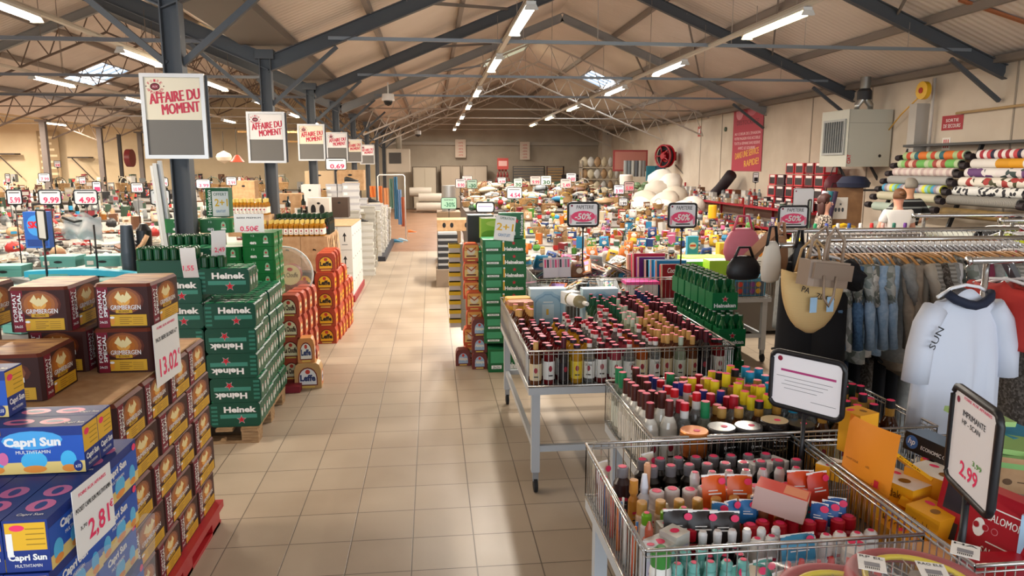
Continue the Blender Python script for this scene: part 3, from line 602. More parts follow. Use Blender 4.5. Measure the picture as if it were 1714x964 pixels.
# Heineken cans in film on wooden pallets
GR = mat('065A32', .45); GR2 = mat('054834', .42); GRL = mat('6FA79A', .4); GRD = mat('064A30', .35); SILV = mat('B9C2C0', .3, .6)
def hpack(w, d, h, up=1, rad=.028):
    b = MB(); pr = []
    for q, (cx, cz) in enumerate(((w - rad, rad), (w - rad, h - rad), (rad, h - rad), (rad, rad))):
        for k in range(4):
            a = -PI / 2 + q * PI / 2 + k * PI / 6; pr.append((cx + rad * math.cos(a), cz + rad * math.sin(a)))
    b.sweep(pr, .006, d - .006, GR2)
    nx = 4
    M0 = frame((0, 0, 0), 'F') if up > 0 else Matrix.Translation((w, 0, h)) @ RY(PI) @ frame((0, 0, 0), 'F')
    f = b.on(frame((0, .006, 0), 'F') if up > 0 else Matrix.Translation((w, .006, h)) @ Matrix.Rotation(PI, 4, 'Y') @ frame((0, 0, 0), 'F'))
    f.rect(.01, .01, w - .01, h - .015, GR2, .001)
    f.rect(w * .2, h * .36, w * .93, h * .52, mat('3E8A78', .4), .0016)
    f.text('Heinek', w * .60, h * .72, w * .64, h * .25, WHITE, .003, bold=.04); f.star(w * .62, h * .30, h * .2, mat('B9C2C0', .3), .0028); f.star(w * .62, h * .30, h * .165, RED, .0034)
    for k in range(5): f.rect(w * .03, h * (.1 + k * .17), w * .15, h * (.19 + k * .17), mat('2F7A66', .4), .0018)
    # can rims pressing through the film on top and side
    for i in range(5):
        for j in range(3): b.lathe([(.029, h - .002), (.031, h + .003), (.026, h + .005)], mat('2E8A5E', .3), 10, (w * (i + .5) / 5, d * (j + .5) / 3))
    f = b.on(frame((w, .02, 0), 'R'))
    for j in range(3): f.ell(d * (j + .4) / 3, h * .5, d * .13, h * .43, GR, .001); f.ell(d * (j + .4) / 3, h * .5, d * .09, h * .18, mat('C8D0CC', .4), .0015); f.star(d * (j + .4) / 3, h * .6, .014, RED, .002)
    return b.mesh('can_pack')
HU, HD = hpack(.36, .26, .184, 1), hpack(.36, .26, .184, -1)
b = MB()
for y in (5.3, 5.73, 6.17):
    for x in (-2.5, -1.96, -1.43): b.box(x, y, .022, x + .12, y + .14, .1, WOOD)
    b.box(-2.5, y, 0, -1.31, y + .12, .022, WOOD)
for k in range(7): b.box(-2.5 + k * .1785, 5.28, .1, -2.5 + k * .1785 + .12, 6.32, .122, WOOD)
O('pallet', b, label='worn wooden pallet under the filmed green can packs', cat='pallet')
def hp_(x, y, z, up, lab, rz=0): return O('can_pack', HU if up else HD, loc=(x, y, z), rot=rz, label=lab, cat='can pack', group='green can packs on the wooden pallet')
pat = [1, 0, 0, 0, 1]
for k in range(5): hp_(-1.64 + R.uniform(-.01, .01), 5.31, .124 + k * .186, pat[k], 'green filmed can pack in the right front column, %s from the bottom' % ORD[k])
for k in range(6): hp_(-2.02 + R.uniform(-.012, .012), 5.33, .124 + k * .186, [1, 0, 1, 0, 1, 1][k], 'green filmed can pack in the second front column, %s from the bottom' % ORD[k])
for k in range(5): hp_(-2.40, 5.35, .124 + k * .186, k % 2, 'green filmed can pack in the third front column, %s from the bottom' % ORD[k])
for r in range(1, 4):
    for k in range(5):
        hp_(-1.66 + R.uniform(-.01, .01), 5.31 + r * .262, .124 + k * .186 + R.uniform(0, .003), (k + r) % 2, 'green filmed can pack on the aisle side, %s row back, %s from the bottom' % (ORD[r], ORD[k]))
# cans of six on top, seen end-on: rows of dark bottle necks (trays of green bottles)
BG = mat('0C5A2C', .12, trans=.0, coat=.6); CAPG = mat('C9CCC6', .35, .5)
def six(n_x=3, n_y=2, carton='0B6B3A', h=.235, star=True):
    b = MB(); w, d = n_x * .064, n_y * .064; b.box(0, 0, 0, w, d, .125, mat(carton, .4)); f = b.on(frame((0, 0, 0), 'F')); f.star(w / 2, .078, .026, WHITE, .001); f.star(w / 2, .078, .022, RED, .0015); f.text('Heineken', w / 2, .032, w * .86, .03, WHITE, .0015, bold=.04)
    b.on(frame((w, 0, 0), 'R')).text('Heineken', d / 2, .03, d * .85, .025, WHITE)
    return b
def neck(b, x, y, z0, cap=None): b.lathe([(.029, z0), (.029, z0 + .04), (.014, z0 + .075), (.013, z0 + .105, BG), (.0145, z0 + .106, cap or CAPG), (.0145, z0 + .114, cap or CAPG)], BG, 8, (x, y))
def six_thing(loc, rz, label, group):
    t = T('bottle_carrier', label, 'beer six-pack', loc, rz, group); b = six(); b.box(.0, .06, .12, .192, .068, .215, mat('0A5A32', .4), None); O('carrier', b, t)
    for i in range(3):
        for j in range(2): m = MB(); neck(m, .032 + i * .064, .032 + j * .064, .11); O('bottle', m, t)
    return t
# tray of shrink-wrapped green cans lying on their side (end tops visible)
def tray(nx, ny, label, loc, rz):
    """film-wrapped block of upright dark green cans, only their upper halves rising over the packs"""
    b = MB()
    for i in range(nx):
        for k in range(ny): b.lathe([(.027, 0), (.0285, .01), (.0285, .075), (.024, .088), (.022, .084)], mat('0A4A28', .18, coat=.6), 10, (.029 + i * .057, .029 + k * .057))
    return O('can_tray', b, loc=loc, rot=rz, label=label, cat='can tray')
tray(7, 3, 'low row of dark green cans on top of the front can packs', (-2.08, 5.32, 1.368), .0); b = MB(); b.box(-2.09, 5.33, 1.242, -1.69, 5.6, 1.366, GR2, bev=.03); 
o = O('can_pack', b, label='dark green wrapped block carrying the front row of bottle tops', cat='can pack')
tray(7, 3, 'second row of green cans further back beside the grey column', (-2.02, 5.8, 1.41), .05)
for k in range(7): hp_(-2.02, 5.62 + .0, .124 + k * .186 - (.02 if k == 6 else 0), k % 2, 'green filmed can pack in the hidden rear column, %s from the bottom' % ORD[k])
tray(3, 2, 'small block of dark cans between the two white cards', (-1.66, 5.36, 1.30), .1)
hp_(-1.68, 5.345, 1.115, 1, 'green filmed can pack carrying the small block of dark cans')
hp_(-1.99, 5.55, 1.24, 1, 'green filmed can pack under the hanging white card')
for lc, rz, s in (((-1.70, 5.15, 1.27), .05, '1,55'), ((-1.60, 5.42, 1.36), .5, '2,49')):
    b = MB(); b.grid(lambda u, v: (u * .1, -.05 * math.sin(v * PI * .5) - .02, .21 * v - .06 * (v ** 3) * 0), 1, 6, WHITE); b.on(frame((0, -.075, .03), 'F')).text(s, .05, .04, .07, .04, PINK)
    O('price_card', b, loc=lc, rot=rz, label='curled white price card reading %s over %s' % (s, 'front row of green bottle tops' if s == '1,55' else 'green block farther back'), cat='price card')
# green 12-packs of cans further back
def pack12():
    b = MB(); w, d, h = .27, .19, .118; g = mat('0A6A2E', .45); b.box(0, 0, 0, w, d, h, g, bev=.018)
    f = b.on(frame((.018, 0, 0), 'F')); f.rect(0, 0, w * .86, h, g, .0004); f.text('en', w * .28, h * .26, w * .2, h * .2, WHITE, .001, bold=.05); f.text('12', w * .28, h * .8, w * .1, h * .14, mat('BFD8C4', .5), .001)
    f.ell(w * .68, h * .52, w * .1, h * .38, mat('0B5A30', .4), .0006); f.ell(w * .68, h * .52, w * .075, h * .3, mat('8FBF98', .4), .001); f.star(w * .68, h * .56, .016, RED, .0014); f.rect(w * .6, h * .24, w * .76, h * .34, WHITE, .0014)
    f = b.on(frame((w, .018, 0), 'R'))
    for k in range(2): f.ell(d * (.25 + .4 * k), h * .5, d * .18, h * .42, mat('1B8A4A', .3), .0006); f.text('Hei', d * (.25 + .4 * k), h * .3, d * .25, h * .2, WHITE, .001); f.star(d * (.25 + .4 * k), h * .62, .018, RED, .0012)
    return b.mesh('can_pack')
P12 = pack12()
for k in range(11):
    for c in range(3):
        z = .13 + k * .12
        if c and k > 9: continue
        for r in range(2):
            O('can_pack', P12, loc=(-1.66 - c * .275 + R.uniform(-.006, .006), 6.54 + r * .2, z), rot=0, label='bright green cardboard can pack, column %s from the right, %s up, row %s' % (ORD[c], ORD[k], ORD[r]), cat='can pack', group='bright green can packs behind the pallet')
O('can_pack', P12, loc=(-2.0, 6.52, 1.455), label='single bright green can pack on top, left of the 0.50 sign', cat='can pack'); O('can_pack', P12, loc=(-2.3, 6.56, 1.455), label='bright green can pack on top, touching the grey column', cat='can pack')
b = MB(); b.box(-2.8, 6.53, 0, -1.37, 7.2, .128, WOOD); O('pallet', b, label='low pallet under the bright green can packs', cat='pallet')
# green upright box with 2+1 leaflet near column
b = MB(); b.box(0, 0, 0, .2, .12, .26, GR); b.on(frame((0, 0, 0), 'F')).text('Heineken', .03, .13, .22, .035, WHITE, rot=PI / 2); O('beer_box', b, loc=(-2.0, 6.75, 1.575), label='upright green beer box beside the grey column with white offer leaflet', cat='beer box')
price_card('offer_leaflet', (-1.94, 6.735, 1.585), 0, .14, .22, [('2+1', .55, .55, .8, .3, mat('E8B81E', .5)), ('OFFERT', .5, .88, .8, .12, GR), ('GRATUIT', .5, .2, .6, .1, mat('4A86B8', .5))], 'white offer leaflet with yellow numerals beside the grey column')
price_card('price_card', (-1.70, 6.49, 1.46), 0, .25, .16, [('BIERE PREMIUM', .5, .78, .8, .08, INK), ('0.50€', .5, .2, .62, .3, PINK)], 'white price card reading 0.50 on the bright green can packs')
# mini green column beside pallet edge (upright packs next to the aisle) on a second white pallet
b = MB(); b.box(-1.62, 6.5, .0, -1.22, 7.35, .06, mat('8A2030', .6)); O('pallet', b, label='low dark red pallet board under the round-topped beer packs', cat='pallet')
def gpack(col, band, name, txt, tc, w=.15, d=.12, h=.19, arch=True):
    b = MB(); m = mat(col, .42); b.sweep([(0, 0), (w, 0), (w, h * .72), (w * .93, h * .93), (w * .82, h), (w * .18, h), (w * .07, h * .93), (0, h * .72)], 0, d, m)
    f = b.on(frame((0, 0, 0), 'F'))
    if arch:
        f.poly([(w * .14, h * .12), (w * .86, h * .12), (w * .86, h * .42)] + [(w * .5 + w * .36 * math.cos(a), h * .42 + h * .42 * math.sin(a)) for a in [k * PI / 8 for k in range(9)]] + [(w * .14, h * .42)], mat('6E1410', .4) if col != '2E1A18' else mat('C8962A', .4), .0006)
        f.poly([(w * .18, h * .16), (w * .82, h * .16), (w * .82, h * .42)] + [(w * .5 + w * .32 * math.cos(a), h * .42 + h * .37 * math.sin(a)) for a in [k * PI / 8 for k in range(9)]] + [(w * .18, h * .42)], mat(band, .4), .001)
        f.ell(w * .5, h * .66, w * .09, h * .09, mat('C83A28', .4), .0014)
    else:
        f.rect(w * .08, h * .62, w * .92, h * .9, mat('E8A04A', .5), .0006); f.rect(w * .08, h * .2, w * .92, h * .6, mat(band, .45), .0006); f.ell(w * .5, h * .55, w * .26, h * .2, mat('EAD8C0', .5), .001)
        for q in (-1, 1): f.poly([(w * .5, h * .5), (w * (.5 + q * .34), h * .74), (w * (.5 + q * .30), h * .80), (w * .5, h * .58)][::q], mat('B04A20', .5), .0014)
        f.rect(w * .2, h * .26, w * .8, h * .34, mat(tc, .5), .0014)
    if arch: f.text(txt, w * .5, h * .42, w * .58, h * .26, mat(tc, .5), .0016, bold=.05)
    f.rect(w * .25, h * .04, w * .75, h * .1, mat('E8C860', .5), .0012)
    f = b.on(frame((w, 0, 0), 'R')); f.rect(d * .1, h * .1, d * .9, h * .65, mat('D9701E', .45), .0008); f.ell(d * .5, h * .4, d * .3, h * .22, mat(band, .45), .0012); f.text(txt, d * .5, h * .4, d * .5, h * .14, mat(tc, .5), .0016, bold=.04) if arch else None
    return b.mesh(name)
LD, LO = gpack('2E1A18', 'F0C020', 'beer_pack', 'Leffe', '1B1310', .21, .2, .208), gpack('B0401E', 'F0B820', 'beer_pack', 'Leffe', '1B1310', .22, .2, .208)
for k in range(4):
    O('beer_pack', LD, loc=(-1.56, 8.36, k * .209), label='dark brown arched beer pack at front left, %s from the floor' % ORD[k], cat='beer pack', group='arched beer packs')
    O('beer_pack', LO, loc=(-1.345, 8.36, k * .209), label='orange arched beer pack at front right, %s from the floor' % ORD[k], cat='beer pack', group='arched beer packs')
for r in range(1, 6):
    for k in range(4 if r < 4 else 3):
        O('beer_pack', LO, loc=(-1.335 + .012 * r + R.uniform(-.008, .008), 8.36 + r * .205, k * .209), label='orange arched beer pack, %s row behind the front, %s from the floor' % (ORD[r], ORD[k]), cat='beer pack', group='arched beer packs')
for i in range(4):
    for r in range(2): O('beer_pack', LO, loc=(-1.33 + .0, 8.4 + i * .22, .838), rot=.1, label='orange beer pack on the very top of the arched packs, %s from the front' % ORD[i], cat='beer pack') if r == 0 and i < 3 else None
LB = gpack('C49A62', 'E8ECF0', 'beer_pack', 'Leffe', '24346A', .24, .16, .24); LT_ = gpack('D08A4A', 'EDEAE0', 'beer_pack', 'Leffe', '24346A', .15, .14, .23)
O('beer_pack', LB, loc=(-1.285, 6.62, 0), rot=.03, label='tan beer pack with white arch standing on the floor by the aisle', cat='beer pack'); O('beer_pack', LT_, loc=(-1.25, 6.64, .24), rot=.08, label='narrow tan four-pack standing on the tan beer pack', cat='beer pack')
RO = gpack('B24A30', 'F0E2B8', 'beer_pack', 'La Chouffe', '4A2A18', .19, .14, .2)
for c, x in enumerate((-1.42,)):
    for r in range(4):
        for k in range(4 if r else 4): O('beer_pack', RO, loc=(x + .02 * r, 6.72 + r * .17, .06 + k * .2), label='rust-coloured beer pack behind the tan pack, row %s, %s up' % (ORD[r], ORD[k]), cat='beer pack', group='rust beer packs')
GC = [mat('D8C08A', .5), mat('B24A30', .5)]
for i, x in enumerate((-1.72, -1.52)):
    b = MB(); b.M = RX(PI / 2); b.lathe([(.11, 0), (.11, .12)], mat('7A2A20', .5), 20, (0, 0), mat('EBD9A4', .5)); 
    b.M = Matrix.Identity(4); f = b.on(frame((0, -.12, 0), 'F')); f.text('La Chouffe', 0, 0, .16, .05, mat('4A2A18', .5), .002); f.ell(.0, .06, .03, .02, RED, .002)
    O('beer_sign', b, loc=(x, 8.0, .88), label='round-topped cream beer pack sign, %s of the pair beside the arched packs' % ['left', 'right'][i], cat='beer pack')
b = MB(); b.box(-1.86, 7.9, 0, -1.4, 8.2, .77, mat('7A2A20', .5)); O('beer_box', b, label='dark red box stack carrying the round cream pack signs', cat='beer box')
b = MB(); b.box(-1.72, 7.05, .1, -1.36, 7.5, .62, mat('E6E6E2', .5)); b.box(-1.36, 7.03, .1, -1.34, 7.52, .64, WHITE); O('board', b, label='white board edge standing between green packs and rust packs', cat='board')
t = T('round_plastic_tub', 'translucent round plastic cover standing on edge behind green cans', 'plastic cover', (-1.45, 7.25, .98))
b = MB(); b.M = RX(PI / 2); b.lathe([(.26, 0), (.27, .03), (.25, .08), (.18, .1), (0, .1)], mat('C9C6BE', .2, alpha=.22), 28); O('cover', b, t)
b = MB(); b.M = RX(PI / 2); b.tube([(.27 * math.cos(k * PI / 14), .27 * math.sin(k * PI / 14), 0) for k in range(28)], .009, WHITE, 6, True); O('rim', b, t)

# brown cartons with bottles on top
def carton(w, d, h, m=None, hole='F', tape=True, arrow=False):
    b = MB(); m = m or CARD; b.box(0, 0, 0, w, d, h, m); f = b.on(frame((0, 0, 0), 'F')); dk = mat('2A1C12', .9)
    if arrow: f.rect(w * .46, h * .35, w * .54, h * .6, INK); f.poly([(w * .36, h * .58), (w * .64, h * .58), (w * .5, h * .75)], INK); f.rect(w * .3, h * .2, w * .7, h * .24, mat('8A8A8A', .6))
    else: f.poly([(w * .44, h * .56), (w * .46, h * .62), (w * .56, h * .60), (w * .58, h * .55), (w * .5, h * .57)], dk)
    f.rect(0, h - .004, w, h, CARDEDGE if m is CARD else mat('A5A5A0', .8)); f.rect(0, 0, .004, h, CARDEDGE if m is CARD else mat('A5A5A0', .8))
    f = b.on(frame((w, 0, 0), 'R')); f.rect(0, 0, .004, h, CARDEDGE if m is CARD else mat('A5A5A0', .8)); f.poly([(d * .4, h * .56), (d * .42, h * .62), (d * .58, h * .62), (d * .6, h * .56)], dk)
    return b.mesh('carton')
CB_ = carton(.325, .32, .40)
for k in range(3):
    for c in range(3):
        for r in range(3):
            if c and r == 2: continue
            O('carton', CB_, loc=(-1.63 - c * .328, 9.2 + r * .335, k * .403 - .06 + .0 if False else k * .383 + .0), rot=R.uniform(-.005, .005), label='plain brown cardboard carton, %s from the floor, %s from the right, row %s' % (ORD[k], ORD[c], ORD[r]), cat='carton', group='brown cartons under the bottles') if k < 3 else None
TOPC = 2 * .383 + .40
b = MB()
for k in range(14): b.grid(lambda u, v, k=k: (-1.285 + .02 * math.sin(v * 5 + k), 9.24 + k * .075 + u * .05, .55 + v * .6), 1, 5, mat('C9A57C', .85))
O('torn_cardboard', b, label='row of torn cardboard edges on the aisle side of the brown cartons', cat='cardboard')
def bottle(h=.3, r=.036, glass='2A1A0A', cap='E03A50', neck=.35, lab=None, lc='F0EDE6', sh=.62, trans=0., capm=None, ch=.05, sticker=True, n=12, sq=False, rn=.014, lab2=None, cap2=None):
    """(body mesh, cap mesh): lathe with shoulder, neck, label band and screw cap topped with a pink price dot"""
    g = mat(glass, .1, trans=trans, coat=.3, ior=1.3) if trans else mat(glass, .12, coat=.6)
    b = MB(); hs = h * sh; L = mat(lc, .5)
    b.lathe([(r * .9, 0), (r, .006), (r, hs * .18), (r * 1.012, hs * .18, L), (r * 1.012, hs * .78, L), (r, hs * .78), (r, hs), (r * .8, hs + (h - hs) * .22), (rn, hs + (h - hs) * .45), (rn, h - ch * .5)], g, n)
    f = b.on(frame((0, -r * 1.03, 0), 'F')); c2 = mat(lab2 or '9A2A38', .5); f.ell(0, hs * .55, r * .3, hs * .1, c2, 0); f.rect(-r * .4, hs * .3, r * .4, hs * .34, INK, 0)
    if lab: f.text(lab, 0, hs * .68, r * 1.2, hs * .09, INK, .0005)
    c = MB(); cm = mat(cap, .35); c.lathe([(rn * 1.12, h - ch), (rn * 1.15, h - ch * .45, mat(cap2 or cap, .35)), (rn * 1.12, h)], cm, n)
    if sticker: c.lathe([(rn * 1.02, h + .0004), (rn * 1.0, h + .0014)], PINK, 8)
    return b.mesh('bottle'), c.mesh('cap')
def bthing(me, loc, label, group, name='liquor_bottle', cat='bottle', rz=0.):
    t = T(name, label, cat, loc, rz, group); O('glass_body', me[0], t); O('cap', me[1], t); return t
amb = bottle(.20, .032, 'D08A1E', 'D9C06A', lc='EFEAE0', trans=.5, sticker=False, n=10); wine = bottle(.26, .034, '0E1A10', '12351E', lc='1A201A', sticker=False, n=10)
pt = bthing(amb, (0, 0, -9), '', 'amber soft drink bottles'); pw = bthing(wine, (0, 0, -9), '', 'dark bottles behind the amber ones')
tmpl = [pt, pw]
for j in range(3):
    for i in range(12): dup(pt, (-2.05 + i * .062, 9.24 + j * .066, TOPC + .002), 0, 'amber drink bottle with white label on brown cartons, %s row, %s from the left' % (ORD[j], ORD[i]), 'amber drink bottles')
for j in range(4):
    for i in range(9): dup(pt, (-2.42 + i * .045 + (0 if i < 0 else 0), 9.3 + j * .06, 1.43), 0, 'amber drink bottle on the raised tray, %s row, %s from the left' % (ORD[j], ORD[i]), 'amber drink bottles') if i % 2 == 0 or j == 0 else None
b = MB(); b.box(-2.5, 9.25, 1.168, -2.0, 9.55, 1.428, CARD); O('carton', b, label='carton raising the small upper tray of amber bottles', cat='carton')
for j in range(9):
    for i in range(12 if j < 8 else 9):
        x = -1.95 + i * .062
        if x > -1.3: continue
        dup(pw, (x, 9.46 + j * .062, TOPC + .002), 0, 'dark wine bottle among the crowd on brown cartons, %s row, %s from the left' % (ORD[j], ORD[i]), 'dark bottles on the brown cartons') if j in (0, 1, 2, 3) or i > 8 else None
for c in range(2):
    for k in range(3):
        for r in range(5):
            if c and r: continue
            if c == 0 and k == 0 and 'WC' not in globals(): WC = carton(.21, .30, .345, mat('D9D8D4', .7), arrow=True)
            O('carton', WC, loc=(-1.41 - c * .215, 11.0 + r * .305, .1 + k * .348), label='white carton with a black arrow, %s from the floor, %s from the front%s' % (ORD[k], ORD[r], ', inner' if c else ''), cat='carton', group='white cartons on red pallet')
b = MB(); b.box(-1.75, 10.98, 0, -1.18, 12.6, .1, mat('9A1B28', .5)); O('pallet', b, label='red pallet under the white arrow cartons', cat='pallet')
b = MB(); b.box(-1.66, 11.0, 1.146, -1.2, 12.5, 1.153, CARD); O('cardboard_sheet', b, label='brown sheet on top of the white arrow cartons', cat='cardboard sheet')
def shoebox(col, lid): 
    b = MB(); b.box(0, 0, 0, .3, .2, .1, mat(col, .7)); b.box(-.004, -.004, .085, .304, .204, .122, mat(lid, .7)); b.on(frame((0, -.004, 0), 'F')).rect(.02, .02, .09, .07, mat('F2F2EE', .6)); b.on(frame((.304, 0, 0), 'R')).rect(.05, .02, .15, .07, mat('9A978E', .6)); return b.mesh('shoe_box')
SB = [shoebox('B9B6AE', 'A9A69C'), shoebox('C9C8C8', 'B0AFB4'), shoebox('9E9684', '8C8472'), shoebox('D8D6D0', 'C8C5BC'), shoebox('A88A66', '98795A')]
for s, (x, y, n_, v, z0) in enumerate([(-1.62, 13.2, 8, 2, 0), (-1.62, 13.45, 10, 0, 0), (-1.66, 13.95, 13, 1, .12), (-1.40, 13.7, 8, 3, 0), (-1.96, 14.0, 13, 1, .1), (-1.62, 14.6, 9, 2, 0), (-1.45, 14.9, 10, 0, 0), (-1.45, 15.2, 9, 2, 0), (-1.42, 15.9, 8, 3, .1), (-1.42, 16.15, 9, 1, .1), (-1.75, 16.6, 10, 1, .1),
                                   (-1.4, 16.6, 9, 3, .1), (-1.4, 17.1, 8, 0, .1), (-1.4, 17.7, 8, 3, .1), (-1.4, 18.3, 8, 1, .1), (-1.4, 18.9, 7, 2, .1), (-1.4, 19.4, 7, 3, .1), (-1.75, 17.6, 9, 4, 0), (-1.75, 18.4, 10, 4, 0), (-2.0, 15.2, 11, 0, 0), (-2.05, 12.9, 9, 4, 0)]):
    for k in range(n_):
        O('shoe_box', SB[v], loc=(x + R.uniform(-.01, .01), y, z0 + k * .123), rot=R.uniform(-.03, .03), label='%s shoe box %s in the %s stack along the aisle' % (['grey', 'pale lilac-grey', 'tan-grey', 'off-white', 'brown'][v], '%s up' % ORD[k], ORD[s]), cat='shoe box', group='shoe boxes left of the aisle')
b = MB(); b.box(-1.8, 15.8, 0, -1.02, 19.8, .1, mat('2E3038', .6)); O('plinth', b, label='dark low plinth under the shoe boxes along the aisle', cat='plinth')
for k, (x, y, z, c) in enumerate(((-1.5, 14.05, 1.74, '2A2826'), (-1.32, 13.8, 1.0, '2A2826'), (-1.3, 16.7, 1.22, '1E1C1C'), (-1.28, 19.0, 1.0, '2A2826'), (-.92, 19.6, .02, '3A7A9A'), (-.8, 19.9, .02, '8AA8B8'), (-.62, 22.5, .02, 'C86A2A'))):
    t = T('shoe', '%s low shoe %s' % ({'2A2826': 'black', '1E1C1C': 'black strappy', '3A7A9A': 'teal', '8AA8B8': 'pale blue', 'C86A2A': 'orange'}[c], ['on top of the tallest lilac box stack', 'on top of the front off-white box stack', 'on the middle box stack', 'on the rear box stack', 'on the floor at the aisle edge', 'on the floor just behind the teal shoe', 'on the floor far down the aisle'][k]), 'shoe', (x, y, z), .2)
    b = MB(); b.loft([[(-.13 + u * .26, w * math.cos(a), .0 + hh * (.5 + .5 * math.sin(a))) for a in [q * PI / 5 for q in range(10)]] for u, w, hh in ((0, .03, .08), (.15, .04, .1), (.4, .042, .085), (.7, .045, .05), (1, .02, .03))], mat(c, .5)); O('upper', b, t)
    b = MB(); b.box(-.13, -.04, -.012, .13, .04, .004, mat('D8D0C4', .6), bev=.015); O('sole', b, t)
# dress frame with cloths down the aisle
t = T('garment_frame', 'thin white tube garment frame beside the far end of the aisle', 'garment rack', (-1.45, 20.2, 0)); b = MB()
b.tube([(0, 0, 0), (0, 0, 1.76), (.04, 0, 1.8), (.68, 0, 1.8), (.72, 0, 1.76), (.72, 0, 0)], .018, WHITE, 8); O('tube_frame', b, t)
for k, (x, w, z0, z1, c) in enumerate(((-1.4, .12, .8, 1.5, 'D9814A'), (-1.24, .14, .7, 1.45, 'E0A070'), (-1.1, .1, .9, 1.7, '6A8A7A'), (-.98, .1, .6, 1.75, '4A7A9A'), (-.88, .1, .45, 1.4, '7A9AC0'), (-1.6, .16, 1.2, 1.5, 'E08040'), (-.8, .09, .4, 1.2, 'B8684A'))):
    b = MB(); b.grid(lambda u, v: (x - w / 2 + u * w, 20.2 + .03 * math.sin(u * 12 + v * 2), z0 + (z1 - z0) * v), 10, 6, mat(c, .9)); b.grid(lambda u, v: (x - w / 2 + u * w, 20.26 + .03 * math.sin(u * 12 + v * 2), z0 + (z1 - z0) * v), 10, 6, mat(c, .9))
    O('hanging_cloth', b, label='%s cloth hanging at the white frame, %s of seven' % ({'D9814A': 'orange', 'E0A070': 'peach', '6A8A7A': 'sage', '4A7A9A': 'blue', '7A9AC0': 'light blue', 'E08040': 'bright orange', 'B8684A': 'rust'}[c], ORD[k]), cat='cloth')
for q in tmpl: q.location = (-1.36, 9.5, TOPC + .002)
pt['label'] = 'amber drink bottle placed alone at the aisle edge of the brown cartons'; pw.location = (-1.36, 9.8, TOPC + .002); pw['label'] = 'dark wine bottle placed alone at the aisle edge of the brown cartons'
# ================================================================ wire basket tables on the right
def basket_table(x0, y0, x1, y1, label, zb=.69, zt=.92, legs=True, pitch=.03, group=None):
    t = T('basket_table', label, 'display table', (x0, y0, 0), 0, group); w, d = x1 - x0, y1 - y0
    b = MB(); b.box(0, 0, zb - .045, w, .035, zb, GREYPAINT); b.box(0, d - .035, zb - .045, w, d, zb, GREYPAINT); b.box(0, .035, zb - .045, .035, d - .035, zb, GREYPAINT); b.box(w - .035, .035, zb - .045, w, d - .035, zb, GREYPAINT)
    O('frame', b, t); b = MB(); b.box(.02, .02, zb - .006, w - .02, d - .02, zb + .004, mat('8A8C8E', .5, .4)); O('base_shelf', b, t)
    for a, c, vert in (((0, 0), (w, 0), 1), ((0, d), (w, d), 1), ((0, 0), (0, d), 1), ((w, 0), (w, d), 1)):
        b = MB(); L = math.hypot(c[0] - a[0], c[1] - a[1]); n = int(L / pitch)
        for i in range(n + 1):
            u = i / n; x, y = a[0] + (c[0] - a[0]) * u, a[1] + (c[1] - a[1]) * u
            b.beam((x, y, zb), (x, y, zt), .0032, .0032, CHROME)
        for z in (zt, zb + .01): b.tube([(a[0], a[1], z), (c[0], c[1], z)], .006 if z == zt else .005, CHROME, 6)
        b.tube([(a[0], a[1], zt - .02), (c[0], c[1], zt - .02)], .0035, CHROME, 5)
        O('wire_side', b, t)
    if legs:
        for lx in (.05, w - .05):
            for ly in (.06, d - .06):
                b = MB(); b.box(lx - .026, ly - .026, .13, lx + .026, ly + .026, zb - .045, GREYPAINT); g = O('leg', b, t)
                b = MB(); b.box(lx - .018, ly - .03, .075, lx + .018, ly + .012, .13, mat('9C9EA0', .4, .7)); O('caster_fork', b, g)
                b = MB(); b.M = TR(lx, ly - .02, .045) @ RY(PI / 2); b.lathe([(.0, -.014), (.03, -.014), (.045, -.011), (.045, .011), (.03, .014), (0, .014)], RUBBER, 14); O('caster_wheel', b, g)
        b = MB()
        for ly in (.06, d - .06): b.box(.07, ly - .015, .26, w - .07, ly + .015, .3, GREYPAINT)
        for lx in (.05, w - .05): b.box(lx - .015, .08, .26, lx + .015, d - .08, .3, GREYPAINT)
        O('stretcher', b, t)
    return t
basket_table(.60, 1.90, 1.465, 2.73, 'front wire basket table filled with cosmetics bottles, nearest the viewer')
basket_table(.885, 2.76, 2.14, 3.58, 'middle wire basket table full of spirit bottles with coloured caps')
basket_table(1.49, 1.72, 2.30, 2.66, 'front right wire basket table with orange, yellow and black boxes')
basket_table(.565, 4.22, 1.86, 6.06, 'long wire basket table of liquor bottles on tall wheeled legs')
basket_table(1.02, 7.02, 3.46, 8.1, 'wire basket table heaped with magazines and school folders', pitch=.045)

